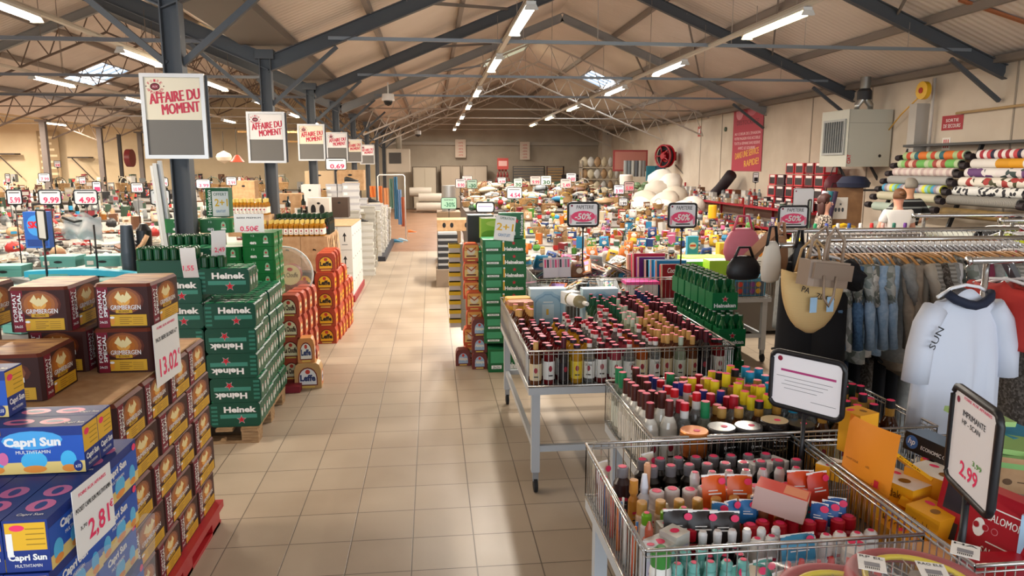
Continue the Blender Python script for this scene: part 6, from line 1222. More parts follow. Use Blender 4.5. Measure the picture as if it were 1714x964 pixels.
# ================================================================ people (body = one skinned surface, clothes and hair as children)
def skin(name, pts, edges, m, parent, root=0, lvl=2, post=None, mats=None):
    me = bpy.data.meshes.new(name); me.from_pydata([p[:3] for p in pts], edges, []); o = bpy.data.objects.new('tmp_' + name, me); SC.collection.objects.link(o)
    md = o.modifiers.new('s', 'SKIN'); md.use_smooth_shade = True
    for i, p in enumerate(pts): d = me.skin_vertices[0].data[i]; d.radius = (p[3], p[4] if len(p) > 4 else p[3]); d.use_root = (i == root)
    if lvl: o.modifiers.new('u', 'SUBSURF').levels = lvl
    dg = bpy.context.evaluated_depsgraph_get(); dg.update(); ev = o.evaluated_get(dg); r = bpy.data.meshes.new_from_object(ev)
    bpy.data.objects.remove(o)
    r.materials.clear(); r.materials.append(m)
    if post: post(r)
    return O(name, r, parent)
def person(loc, rz, label, H, hair, hairc, top, topm, legm, arms, lean=0., sleeve='short', skinc='D9A283', head_turn=0., acc=None):
    """faces local -Y. arms = ((elbow L, hand L), (elbow R, hand R)) as points in a 1.70 m frame"""
    t = T('person', label, 'person', loc, rz); k = H / 1.70; S = lambda *p: tuple(q * k for q in p); SK = mat(skinc, .5)
    (eL, hL), (eR, hR) = arms
    P = [S(0, 0, .95, .13, .10), S(0, 0, 1.12, .115, .09), S(0, 0, 1.30, .14, .10), S(0, 0, 1.42, .07, .06), S(0, -.005, 1.49, .05, .05),
         S(0, -.01, 1.56, .072, .085), S(0, -.012, 1.635, .075, .09),
         S(-.165, 0, 1.385, .052, .05), S(*eL, .04, .04), S(*hL, .028, .026), S(.165, 0, 1.385, .052, .05), S(*eR, .04, .04), S(*hR, .028, .026),
         S(-.09, 0, .86, .09, .09), S(-.095, -.01, .48, .058, .06), S(-.1, .02, .09, .038, .042), S(-.1, -.10, .035, .035, .03), S(.09, 0, .86, .09, .09), S(.095, -.01, .48, .058, .06), S(.1, .02, .09, .038, .042), S(.1, -.10, .035, .035, .03)]
    E = [(0, 1), (1, 2), (2, 3), (3, 4), (4, 5), (5, 6), (2, 7), (7, 8), (8, 9), (2, 10), (10, 11), (11, 12), (0, 13), (13, 14), (14, 15), (15, 16), (0, 17), (17, 18), (18, 19), (19, 20)]
    n0 = len(P)
    for (hx_, ex_) in ((hL, eL), (hR, eR)):        # hand: palm, four fingers and thumb, rooted at the wrist
        w = 9 if hx_ is hL else 12; d = (Vector(hx_) - Vector(ex_)).normalized(); side = d.cross(Vector((0, -1, .2))).normalized()
        pi = len(P); c = Vector(hx_) + d * .06; P.append(S(*c, .03, .014)); E.append((w, pi))
        for q in range(4):
            a = c + side * (.027 - .018 * q) + d * .03; e = a + d * (.045, .055, .05, .038)[q] + Vector((0, -.012, -.01)); i = len(P); P.append(S(*a, .009)); P.append(S(*e, .0075)); E += [(pi, i), (i, i + 1)]
        a = Vector(hx_) + d * .03 + side * .035; i = len(P); P.append(S(*a, .010)); P.append(S(*(a + d * .04 + side * .015), .008)); E += [(w, i), (i, i + 1)]
    body = skin('body', P, E, SK, t)
    HM = mat(hairc, .6); b = MB(); c = Vector(S(0, -.01, 1.615))
    # face: eyes, nose, mouth, ears
    fc = MB(); M = TR(0, 0, 0)
    for s in (-1, 1):
        fc.M = TR(s * .03 * k, -.092 * k, 1.605 * k); fc.lathe([(0, -.006), (.009, 0), (0, .006)], mat('F2EEE8', .3), 8); fc.M = TR(s * .03 * k, -.099 * k, 1.605 * k); fc.lathe([(0, -.004), (.005, 0), (0, .004)], mat('2A1E18', .3), 8)
        fc.M = TR(s * .074 * k, .005, 1.60 * k); fc.lathe([(0, -.03), (.012, -.01), (.016, .012), (0, .028)], SK, 8, sx=.5)
        fc.M = TR(0, 0, 0); fc.tube([(s * .018 * k, -.098 * k, 1.624 * k), (s * .045 * k, -.09 * k, 1.624 * k)], .003, HM, 5)
    fc.M = TR(0, -.098 * k, 1.572 * k); fc.loft([[(.006 * math.cos(a), -.004 + .004 * math.sin(a), .03) for a in [q * PI / 4 for q in range(8)]], [(.012 * math.cos(a), -.014 + .012 * math.sin(a), 0) for a in [q * PI / 4 for q in range(8)]], [(.006 * math.cos(a), -.002 + .004 * math.sin(a), -.008) for a in [q * PI / 4 for q in range(8)]]], SK)
    fc.M = TR(0, 0, 0); fc.tube([(-.02 * k, -.09 * k, 1.545 * k), (0, -.098 * k, 1.543 * k), (.02 * k, -.09 * k, 1.545 * k)], .0045, mat('B8605A', .4), 6); O('face', fc, t)
    b.M = TR(*c); rings = []
    for q in range(9):
        ph = PI / 2 - q * (PI * (.62 if hair != 'long' else .62)) / 8; rr = math.cos(ph); z = math.sin(ph)
        rings.append([((.088 * k) * max(.02, rr) * math.cos(a), (.104 * k) * max(.02, rr) * math.sin(a) + .012 * k + (.035 * k if math.sin(a) < -.3 and z < .35 else 0), .105 * k * z + .012 * k) for a in [2 * PI * i / 18 for i in range(18)]])
    b.loft(rings, HM)
    if hair == 'bun': b.M = TR(c.x, c.y + .10 * k, c.z + .05 * k); b.lathe([(0, -.04), (.035, -.025), (.045, 0), (.035, .025), (0, .04)], HM, 10)
    if hair == 'long':
        b.M = TR(*c); b.loft([[(w * math.cos(a) * k, (d * math.sin(a) + .05) * k, z * k) for a in [q * PI / 7 for q in range(14)]] for z, w, d in ((.03, .07, .05), (-.06, .085, .05), (-.15, .085, .045), (-.22, .06, .03))], HM)
    O('hair', b, t)
    # top garment: torso and upper arms
    ex, ey = {'short': (.55, .55), 'elbow': (.98, .98)}.get(sleeve, (.95, .95))
    lerp = lambda a, c_, u: tuple(a[i] + (c_[i] - a[i]) * u for i in range(3))
    TP = [S(0, 0, .93, .155, .12), S(0, 0, 1.10, .138, .11), S(0, 0, 1.29, .158, .118), S(0, .005, 1.425, .085, .07), S(-.165, 0, 1.39, .066, .066), S(*lerp((-.165, 0, 1.385), eL, ex), .058, .058), S(.165, 0, 1.39, .066, .066), S(*lerp((.165, 0, 1.385), eR, ey), .058, .058)]
    TE = [(0, 1), (1, 2), (2, 3), (2, 4), (4, 5), (2, 6), (6, 7)]
    if sleeve == 'long': TP += [S(*lerp(eL, hL, .8), .042, .042), S(*lerp(eR, hR, .8), .042, .042)]; TE += [(5, 8), (7, 9)]
    skin('shirt', TP, TE, topm, t)
    skin('trousers', [S(0, 0, .93, .145, .115), S(-.09, 0, .84, .10, .105), S(-.095, -.01, .48, .075, .078), S(-.1, .02, .10, .058, .062), S(.09, 0, .84, .10, .105), S(.095, -.01, .48, .075, .078), S(.1, .02, .10, .058, .062)], [(0, 1), (1, 2), (2, 3), (0, 4), (4, 5), (5, 6)], legm, t)
    for s in (-1, 1): b = MB(); b.loft([[(s * .1 * k + w * math.cos(a), y + .03 * math.sin(a) * 0 + l * math.sin(a), z) for a in [q * PI / 6 for q in range(12)]] for z, w, l, y in ((0, .045, .13, -.045), (.03, .048, .13, -.045), (.06, .04, .09, -.02), (.085, .035, .05, .01))], mat('2A2624', .6)); O('shoe', b, t)
    return t
person((6.38, 9.4, 0), PI - .15, 'person seen from behind in white short-sleeved shirt, hair tied up', 1.70, 'bun', '6A4428', 'shirt', mat('E6E2DE', .8), mat('2A2E3A', .8), (((-.24, -.02, 1.12), (-.16, -.22, 1.05)), ((.24, -.02, 1.12), (.16, -.22, 1.05))), skinc='E0A088')
stripe = striped('black shirt with pale stripes', '15171C', '8E9494', 3.2, 'Z', .85, .86)
person((7.05, 10.15, 0), PI + .1, 'person in black striped polo shirt with grey cap, standing behind the white shirt', 1.83, 'short', '8A8378', 'shirt', stripe, mat('2A2A30', .8), (((-.36, -.03, 1.18), (-.2, -.2, 1.05)), ((.36, -.03, 1.18), (.2, -.2, 1.05))), skinc='D09A7A', sleeve='elbow')
person((5.25, 9.3, 0), 1.35, 'person with dark red-brown hair and patterned blouse, in profile at left of the counter', 1.64, 'long', '3E1E1A', 'shirt', patched('leopard blouse', ['2A2420', '8A7C70', '5A4C44', 'B0A498'], 60, .85), mat('202026', .8), (((-.22, -.02, 1.1), (-.14, -.22, 1.08)), ((.22, -.02, 1.1), (.14, -.22, 1.08))), skinc='DBA088')
person((-5.02, 20.0, 0), -.6, 'person in black top with reddish hair far away in the left hall', 1.72, 'short', '8A3E24', 'shirt', mat('15151A', .85), mat('22242A', .8), (((-.25, -.06, 1.2), (-.12, -.2, 1.42)), ((.22, -.06, 1.15), (.14, -.2, 1.2))), skinc='D9A080')

# ================================================================ fabric rolls and shelves at the right wall
def roll(y0, y1, x, z, r, m, lab, m2=None):
    t = T('fabric_roll', lab, 'fabric roll', (x, y1, z), 0, 'fabric rolls'); b = MB(); b.M = RX(PI / 2); b.lathe([(r, 0), (r, y1 - y0)], m, 16); O('cloth', b, t)
    b = MB(); b.M = RX(PI / 2); b.lathe([(.02, -.05), (.02, y1 - y0 + .05)], BLACK, 8); b.lathe([(r * .8, y1 - y0), (r * .75, y1 - y0 + .03)], BLACK, 10); O('core', b, t)
def bands(name, cols, width):
    """cloth printed in broad vertical bands along the roll"""
    m = bpy.data.materials.new(name); m.use_nodes = True; N = m.node_tree.nodes; L = m.node_tree.links; bs = N['Principled BSDF']; bs.inputs['Roughness'].default_value = .7
    t = N.new('ShaderNodeTexCoord'); s = N.new('ShaderNodeSeparateXYZ'); d = N.new('ShaderNodeMath'); d.operation = 'DIVIDE'; d.inputs[1].default_value = width; fr = N.new('ShaderNodeMath'); fr.operation = 'FRACT'
    r = N.new('ShaderNodeValToRGB'); r.color_ramp.interpolation = 'CONSTANT'; e = r.color_ramp.elements
    while len(e) < len(cols): e.new(.5)
    for i, c in enumerate(cols): e[i].position = i / len(cols); e[i].color = (*hx(c), 1)
    L.new(t.outputs['Object'], s.inputs[0]); L.new(s.outputs['Y'], d.inputs[0]); L.new(d.outputs[0], fr.inputs[0]); L.new(fr.outputs[0], r.inputs[0]); L.new(r.outputs[0], bs.inputs['Base Color']); return m
LR = [(bands('orange teal band cloth', ['D9762E', 'D9762E', '2E6A74', 'B8C4A0', 'C84A30', 'A8C088'], .62), 'orange and teal banded'), (bands('green pink band cloth', ['6FB45A', '6FB45A', 'A84A40', 'E0C0A8', 'A84A40', '8AC070', 'B8CCA0'], .7), 'green and pink banded'), (bands('pale pink cloth', ['D8C8C0', 'C0A8A4', 'DCD0C8', 'CFB8B4'], .3), 'pale pink pleated'), (striped('grey scallop cloth', '8E8E8C', 'B0AEAA', 30, 'Y'), 'grey patterned'),
      (bands('bright band cloth', ['8AB44A', '8AC8D0', 'E0E040', 'C8C8C0', '9A90A0', '4A9AC0'], .42), 'bright multicoloured banded'), (mat('C4BEA4', .6), 'plain beige'), (striped('mint dotted cloth', 'A8B8AC', 'B8C8BC', 30, 'Y'), 'mint dotted')]
RR = [(bands('tartan cloth', ['A82A38', 'E8DEDC', '2A2A44', 'C84A50', 'EDE4E0', 'A82A38', 'F0E8E4'], .5), 'red tartan'), (bands('mustard cloth', ['E0A020', 'D8981E', 'E6E0D8', 'E4DED6'], 1.0), 'mustard and white banded'), (patched('purple berry cloth', ['E4DCDC', 'E8E4E0', '6A4478', 'E4DEDC', '3A4A4A'], 7, .7), 'purple motif'), (patched('cherry cloth', ['E8E0D4', 'E4DCCE', 'E8E0D4', 'A83A38', 'E6DED2', '4A4A30'], 9, .7), 'small floral'),
      (patched('black white grid cloth', ['E4E4E0', '2A2A30', 'E0E0DC'], 22, .7), 'black and white gridded'), (striped('dark stripe cloth', '5A5854', 'A8A49C', 12, 'Y'), 'dark transparent-wrapped'), (noisy('ochre cloth', '6E5A34', '8E7446', 6), 'ochre')]
for s, (ya, yb, rs, nm) in enumerate(((10.62, 12.1, LR, 'left rack'), (9.0, 10.35, RR, 'right rack'))):
    for i, (m, d) in enumerate(rs):
        roll(ya, yb, 8.28 - i * .085, 2.20 - i * .135 - (.05 if i == 6 else 0), .072, m, '%s fabric roll on the %s, %s from the top' % (d, nm, ORD[i]))
for k, y in enumerate((12.2, 10.48, 8.9)):
    b = MB(); b.beam((8.4, y, 2.36), (7.6, y, .02), .04, .06, BLACK)
    for i in range(7): b.M = TR(8.22 - i * .085, y, 2.17 - i * .135) @ RX(PI / 2); b.lathe([(.05, -.06), (.055, .06)], mat('2A2226', .6), 8)
    O('rack_frame', b, label='black slanted rack frame holding fabric roll ends, %s along the right wall' % ['farthest', 'middle', 'nearest'][k], cat='rack')
b = MB(); b.box(8.3, 8.6, 2.36, XR, 12.25, 2.4, mat('4A4A4A', .6)); O('shelf', b, label='dark top rail over the fabric rolls on the right wall', cat='shelf')
b = MB(); b.box(6.6, 8.3, .85, 7.6, 11.6, .9, mat('C8B090', .6)); b.box(6.65, 8.4, 0, 7.55, 11.5, .85, mat('8FA89A', .6)); O('counter', b, label='fabric cutting counter with pale wood top by the fabric rolls', cat='counter')
for i, (m, z) in enumerate(((LR[6][0], .97), (mat('B8BCB4', .6), 1.1))): roll(8.8, 11.0, 7.1, z, .065, m, 'pale fabric roll lying on the cutting counter, %s' % ['lower', 'upper'][i])
b = MB(); b.box(0, 0, 0, .62, .05, 1.5, noisy('brown board', '7E5C40', '96704E', 5)); b.box(0, -.01, 0, .05, .04, 1.5, mat('9A744E', .6))
f = b.on(frame((0, -.011, 0), 'F')); f.rect(.12, 1.0, .36, 1.35, mat('E4E0DA', .5), .001); f.rect(.1, .62, .38, .88, mat('DCD8D2', .5), .001)
for x in (.16, .22, .28): f.ell(x, 1.15, .022, .035, mat('4A525A', .6), .002)
f.star(.24, 1.24, .03, mat('5A626A', .6), .002); f.ell(.24, .72, .06, .04, mat('6E7A72', .6), .002)
O('pin_board', b, loc=(6.35, 11.2, .18), label='brown board with two printed sheets standing behind the people', cat='board')
b = MB(); b.lathe([(0, 0), (.24, .03), (.26, .10), (.18, .2), (0, .22)], mat('1A2038', .7), 18); O('cushion', b, loc=(6.85, 11.3, 1.66), label='round dark navy cushion lying on top of the brown board', cat='cushion')
for i in range(9):
    b = MB(); c = ['1E8A5A', '3A4A9A', 'C8C8C8', '2A4A8A', 'E8E4E0', 'C83030', 'D8A8A0', '2A6A5A', '6A3A8A'][i]; b.lathe([(.02, 0), (.022, .1), (.018, .12)], mat(c, .6), 10); O('spool', b, loc=(4.75 + i * .15, 8.6, 1.2), label='%s tall thread cone behind the clothes rail, %s from left' % (['green', 'blue', 'grey', 'navy', 'white', 'red', 'pink', 'dark green', 'purple'][i], ORD[i]), cat='spool')
b = MB(); b.box(4.6, 8.4, 0, 6.1, 8.85, 1.2, mat('8A8480', .6)); O('counter', b, label='low counter carrying the thread cones', cat='counter')
# red shelf units along the right wall
RS = mat('A82030', .45)
t = T('wall_shelving', 'red metal shelving along the right wall with three visible levels', 'shelving', (0, 0, 0))
for z in (.28, .62, 1.08): b = MB(); b.box(7.75, 14.3, z - .05, 8.55, 24.0, z, RS); O('shelf', b, t)
for y in (14.3, 17.5, 20.8, 24.0): b = MB(); b.box(8.5, y - .02, 0, 8.55, y + .02, 1.5, RS); b.box(7.75, y - .02, 0, 7.78, y + .02, 1.08, RS); O('upright', b, t)
# ================================================================ crowded merchandise tables
CN = {'C8302E': 'red', 'E07828': 'orange', 'E8B828': 'yellow', '5AA040': 'green', '2A8AB8': 'blue', '2A4A8A': 'dark blue', 'E4E0DA': 'white', 'C9A27A': 'tan', '7A5238': 'brown', 'D86A98': 'pink', '8A6AA8': 'lilac', '26262A': 'black', 'A8D04A': 'lime', '8E9498': 'grey', '6FB8B0': 'turquoise', 'E8D8B8': 'cream', '8A1E2A': 'dark red', '3E5A48': 'dark green'}
ALLC = list(CN); GM = {}
PAL = [['E8E4DC', 'C8302E', '2A4A8A', 'E8B828', '26262A'], ['E4E0DA', '2A8AB8', 'E8E4DC', '5AA040', 'D86A98'], ['C9A27A', 'E8D8B8', '7A5238', 'C8302E', 'E4E0DA'], ['E8B828', 'E4E0DA', 'E07828', '3E5A48', 'E8E4DC'], ['D86A98', 'E4E0DA', '8A6AA8', 'E8E4DC', '2A4A8A'], ['26262A', 'C8C4BC', '8E9498', 'E4E0DA', '5A5650']]
PRT = [patched('printed_surface_%d' % i, [dk(q) for q in p], 46, .5) for i, p in enumerate(PAL)]
TEX = [patched('textile_%d' % i, p, sc, .8) for i, (p, sc) in enumerate(((['2A2A2C', '9A9894', '6A6866', 'C0BEBA', '161618'], 30), (['8E8A84', 'B0AEAA', '5A5856', '7E7A76'], 60), (['1E2A3C', '9A9A9A', '5A6A7A', 'B8B6B2'], 44)))]
def goods(kind, c, v=0):
    k = (kind, c, v)
    if k in GM: return GM[k]
    b = MB(); m = mat(dk(c), .5); w = mat('CFCBC4', .5); r = random.Random(hash((kind, v)) & 255 if 0 else (len(kind) * 7 + v)); c2 = PRT[(ALLC.index(c) + v) % 6] if v < 2 or kind in ('magazine', 'pouch') else mat(ALLC[(ALLC.index(c) * 5 + 3 + v) % len(ALLC)], .5)
    if kind == 'book':
        b.box(-.09, -.12, 0, .09, .12, .006, m); b.box(-.086, -.118, .006, .086, .118, .02, w); b.box(-.09, -.12, .02, .09, .12, .025, m); f = b.on(frame((-.09, -.12, .025), 'T')); f.rect(.02, .14, .16, .21, c2); f.rect(.03, .03, .15, .11, w)
    elif kind == 'magazine':
        b.box(-.105, -.14, 0, .105, .14, .006, w); b.grid(lambda u, q: (-.105 + .21 * u, -.14 + .28 * q, .007 + .012 * math.sin(u * PI)), 5, 1, c2 if v else m); f = b.on(frame((-.105, -.14, .021), 'T')); f.ell(.1, .15, .05, .08, c2); f.rect(.03, .235, .18, .265, w)
    elif kind in ('carton', 'soap_carton', 'tea_carton', 'toy_carton'):
        h = (.12, .18, .09)[v % 3]; b.box(-.06, -.045, 0, .06, .045, h, m); f = b.on(frame((-.06, -.045, 0), 'F')); f.rect(.01, h * .55, .11, h * .85, w); f.ell(.06, h * .3, .035, h * .18, c2); b.on(frame((-.06, .045, 0), 'L')).rect(.01, h * .2, .08, h * .8, c2); b.on(frame((-.06, -.045, h), 'T')).rect(.02, .02, .1, .07, c2)
    elif kind == 'tin': b.lathe([(.042, 0), (.045, .005), (.045, .02), (.0455, .02, c2), (.0455, .09, c2), (.045, .09), (.045, .11), (.04, .113)], m, 12)
    elif kind == 'jar': b.lathe([(.035, 0), (.04, .01), (.04, .075), (.03, .09)], mat('C9B08A' if v % 2 else 'A86A2A', .1, trans=.4), 10); b.lathe([(.034, .09), (.036, .112), (.033, .115)], m, 10)
    elif kind == 'plastic_bottle': b.lathe([(.03, 0), (.034, .008), (.034, .03), (.0345, .03, w), (.0345, .11, w), (.034, .11), (.03, .15), (.014, .17)], m, 10); b.lathe([(.015, .17), (.015, .205), (.012, .21)], c2, 8)
    elif kind == 'pouch': b.loft([[(x, y, z) for x, y in ((-a, -d), (0, -d * 1.3), (a, -d), (a, d), (0, d * 1.3), (-a, d))] for a, d, z in ((.07, .03, 0), (.075, .035, .04), (.07, .025, .12), (.068, .004, .17))], m); f = b.on(frame((-.06, -.045, 0), 'F')); f.ell(.06, .075, .035, .03, w, .001); f.rect(.02, .12, .1, .14, c2, -.014)
    elif kind == 'bowl': b.lathe([(.03, 0), (.07, .03), (.085, .06), (.08, .06), (.065, .032), (0, .01)], m, 14)
    elif kind == 'mug': b.lathe([(.034, 0), (.04, .01), (.04, .09), (.036, .09), (.035, .015), (0, .012)], m, 12); b.tube([(.04, 0, .075), (.065, 0, .07), (.068, 0, .04), (.04, 0, .025)], .006, m, 5)
    elif kind == 'bag':
        n = 10; b.loft([[((.11 + .01 * math.sin(3 * a + z * 40)) * s * math.cos(a), .08 * s * math.sin(a), z + .01 * math.sin(2 * a + v)) for a in [2 * PI * i / n for i in range(n)]] for s, z in ((.6, 0), (1, .03), (.95, .08), (.6, .12), (.15, .135))], m); f = b.on(frame((-.06, -.085, .02), 'F')); f.rect(.02, .02, .1, .06, c2)
    elif kind == 'cushion': b.loft([[(s * (.18 + .03 * abs(math.cos(2 * a))) * math.cos(a), s * (.18 + .03 * abs(math.cos(2 * a))) * math.sin(a), z) for a in [2 * PI * i / 16 for i in range(16)]] for s, z in ((.5, 0), (.9, .03), (1, .06), (.9, .09), (.5, .125), (.1, .135))], m)
    elif kind == 'basket': b.lathe([(.09, 0), (.11, .01), (.13, .11), (.135, .12), (.125, .12), (.105, .02), (0, .01)], noisy('wicker', '8A6A44', 'B08C5E', 60), 14); b.tube([(.13 * math.cos(q * PI / 8), .13 * math.sin(q * PI / 8) * .2, .11 + .12 * math.sin(q * PI / 8)) for q in range(9)], .006, m, 5)
    elif kind == 'toy': b.lathe([(0, 0), (.05, .02), (.065, .06), (.05, .10), (.02, .12)], m, 12); b.lathe([(.03, .11), (.045, .14), (.04, .17), (0, .19)], c2, 10)
    elif kind == 'folder': b.box(-.012, -.16, 0, .012, .16, .26, m); b.box(-.010, -.15, .01, .010, .162, .25, w); b.on(frame((-.012, -.16, 0), 'F')).rect(.004, .15, .02, .22, w)
    elif kind == 'flower': 
        b.tube([(0, 0, 0), (.01, 0, .12), (0, .01, .2)], .004, mat('3E6A38', .6), 5)
        for i in range(6): a = i * PI / 3; b.loft([[(.03 * math.cos(a) + s * .02 * math.cos(q), .03 * math.sin(a) + s * .02 * math.sin(q), z) for q in [p * PI / 3 for p in range(6)]] for s, z in ((.2, .19), (1, .205), (.3, .22))], m)
        b.lathe([(.03, 0), (.04, .06), (.035, .06), (0, .01)], c2, 10)
    elif kind == 'garland': b.tube([(.12 * math.cos(q * PI / 6), .12 * math.sin(q * PI / 6), .03 + .02 * math.sin(q * 3)) for q in range(12)], .022, m, 7, True)
    elif kind == 'folded_cloth':
        for i in range(3): b.box(-.13 + .004 * i, -.10, i * .022, .13 - .003 * i, .10 - .004 * i, i * .022 + .02, m if i % 2 == 0 else TEX[v], bev=.015)
    elif kind == 'film_pack':
        g = mat('C8CCC8', .12, alpha=.38, bump=(60, .8)); b.box(-.11, -.08, 0, .11, .08, .03, TEX[v] if c in ('8E9498', '26262A', 'E4E0DA') else m, bev=.01); b.grid(lambda u, q: (-.15 + .3 * u, -.11 + .22 * q, .035 + .022 * math.sin(u * 17 + v) * math.cos(q * 13 + v) - .03 * (abs(u - .5) * 2) ** 3 - .02 * (abs(q - .5) * 2) ** 3), 14, 11, g)
    elif kind == 'shoe_carton': b.box(-.16, -.1, 0, .16, .1, .08, m); b.box(-.164, -.104, .07, .164, .104, .105, m); f = b.on(frame((-.16, -.104, 0), 'F')); f.ell(.16, .05, .04, .012, mat('16161A', .6)); f.rect(.02, .02, .08, .06, w)
    elif kind == 'wine_bottle': b.lathe([(.033, 0), (.037, .008), (.037, .05), (.0375, .05, c2), (.0375, .13, c2), (.037, .13), (.037, .19), (.015, .235), (.014, .29), (.0165, .29, m), (.0165, .31, m)], mat('141A12', .15, coat=.5), 9)
    GM[k] = b.mesh(kind); return GM[k]
NM = {'film_pack': 'clear-wrapped pack', 'folded_cloth': 'folded cloth pile', 'shoe_carton': 'shoe carton', 'wine_bottle': 'wine bottle', 'plastic_bottle': 'plastic bottle', 'bag': 'filled bag'}
SHORT = {'tin': .11, 'jar': .115}
def zone(u, q): return (['front', 'middle', 'back'][min(2, int(q * 3))] + ' ' + ['left', 'centre left', 'centre right', 'right'][min(3, int(u * 4))])
SEEN = {}
def heap(x0, y0, x1, y1, z0, kinds, cols, n, where, levels=1, dz=.06, lie=0., jit=.35, spread=None, table=True, tablecol='8A8680', sc=1.):
    """n goods spread over a table as single things; stacked levels follow a gentle mound"""
    if table:
        t = T('merchandise_table', 'display table carrying goods, %s' % where, 'display table', (x0, y0, 0)); b = MB(); w, d = x1 - x0, y1 - y0
        b.box(0, 0, z0 - .04, w, d, z0 - .002, mat(tablecol, .6)); O('top', b, t)
        b = MB(); b.box(.04, .04, .05, w - .04, d - .04, z0 - .04, mat('6E6862', .8)); O('skirt', b, t)
    nx = max(1, int(round(math.sqrt(n / levels * (x1 - x0) / (y1 - y0))))); ny = max(1, int(n / levels / nx))
    for l in range(levels):
        for j in range(ny):
            for i in range(nx):
                u, q = (i + .5) / nx, (j + .5) / ny
                if l and (min(u, 1 - u) < .12 * l or min(q, 1 - q) < .10 * l): continue
                x = x0 + (x1 - x0) * min(.97, max(.03, u + R.uniform(-jit, jit) / nx)); y = y0 + (y1 - y0) * min(.97, max(.03, q + R.uniform(-jit, jit) / ny))
                k = R.choice(kinds); k = R.choice(CT) if k == 'carton' else k; c = R.choice(cols); me = goods(k, c, R.randrange(3)); tilt = R.uniform(-lie, lie) if lie else 0
                o = O(k, me, loc=(x, y, z0 + l * dz + (abs(tilt) * .06)), rot=(tilt, R.uniform(-lie, lie) * .7 if lie else 0, R.uniform(-.6, .6) if k in ('carton', 'pouch', 'book') else R.uniform(-3, 3)))
                if sc != 1.: q_ = min(sc, 1.15) if 'bottle' in k or k in ('tin', 'mug', 'flower', 'pouch', 'toy', 'bag') else min(sc, 1.9); o.scale = (q_, q_, q_)
                nm = NM.get(k, k.replace('_', ' ')); base = '%s %s%s, %s of %s' % (CN[c], nm, ' on top' if l else '', zone(u, q), where); SEEN[base] = SEEN.get(base, 0) + 1
                if SEEN[base] > 1: base = base.replace(', ', ' (%s), ' % ORD[SEEN[base] - 1], 1)
                o['label'] = base; o['category'] = nm.split()[-1]; o['group'] = '%s goods on the %s' % (k.replace('_', ' '), where)
mags = ['magazine', 'book', 'magazine', 'pouch']; CT = ['soap_carton', 'tea_carton', 'toy_carton']; mix = ['tea_carton', 'soap_carton', 'toy_carton', 'tin', 'tin', 'jar', 'plastic_bottle', 'pouch', 'mug', 'toy']  # generic cartons alike in shape; which name each gets is random
bright = ['C8302E', 'E07828', 'E8B828', '5AA040', '2A8AB8', 'E4E0DA', 'D86A98', '7A5238', 'E4E0DA', 'E8D8B8', '26262A', 'C9A27A', '8E9498', 'C9A27A', '2A4A8A', '8A1E2A']
dull = ['C9A27A', '7A5238', '26262A', '8E9498', 'E8D8B8', '8A1E2A', '3E5A48', 'E4E0DA', 'E8D8B8']
heap(1.05, 7.06, 2.9, 8.05, .72, mags, bright, 66, 'magazine basket table', 3, .07, .5, table=False)
heap(1.1, 7.5, 2.3, 8.0, .88, mags, bright, 26, 'rear half of the magazine basket table', 2, .03, .6, table=False)
heap(1.0, 8.2, 4.7, 9.1, .86, mags + ['carton', 'tin'], bright + dull[:3], 110, 'second stationery table', 2, .05, .45, sc=.85)
heap(1.0, 9.3, 5.0, 10.3, .88, mix, bright, 120, 'third table of tins', 2, .08, .1, sc=.85)
heap(1.05, 10.5, 5.4, 11.6, .88, mix + ['basket'], bright + dull, 120, 'fourth table of jars and pots', 2, .08, .1, sc=.9)
heap(1.1, 11.9, 5.6, 13.1, .9, mix, bright + dull, 110, 'fifth table of mixed goods', 2, .09, .1)
heap(1.1, 13.5, 5.9, 15.0, .9, mix + ['flower'], dull + bright[:4], 90, 'sixth table of household goods', 2, .1, .1, tablecol='5A5048')
heap(1.1, 15.4, 6.1, 17.2, .92, ['basket', 'flower', 'garland', 'mug', 'carton', 'bowl'], dull, 84, 'seventh table with baskets', 2, .12, .1, tablecol='5A5048')
heap(.8, 17.7, 6.3, 19.8, .95, ['basket', 'flower', 'carton', 'cushion', 'plastic_bottle', 'toy'], dull + bright[:6], 84, 'eighth table near the cushions', 2, .14, .1, tablecol='4A423C', sc=1.2)
heap(.9, 20.4, 6.4, 23.2, .95, ['basket', 'flower', 'carton', 'cushion', 'plastic_bottle', 'wine_bottle'], dull, 80, 'ninth table of home goods', 2, .16, .1, tablecol='4A423C', sc=1.3)
heap(1.0, 24.0, 6.8, 27.5, .95, ['basket', 'carton', 'cushion', 'flower'], dull, 70, 'tenth table far back', 2, .18, .1, tablecol='4A423C', sc=1.6)
heap(1.2, 28.4, 7.4, 32.0, .95, ['basket', 'carton', 'cushion'], dull, 60, 'last table before the back wall', 2, .2, .1, tablecol='4A423C', sc=1.8)
heap(5.0, 6.9, 6.0, 8.2, .9, mix, bright, 20, 'small table behind the handbags', 2, .1, .1)
heap(3.5, 5.6, 4.6, 6.6, .88, ['pouch', 'carton', 'folder'], bright, 24, 'school bag table behind the rails', 2, .1, .2)
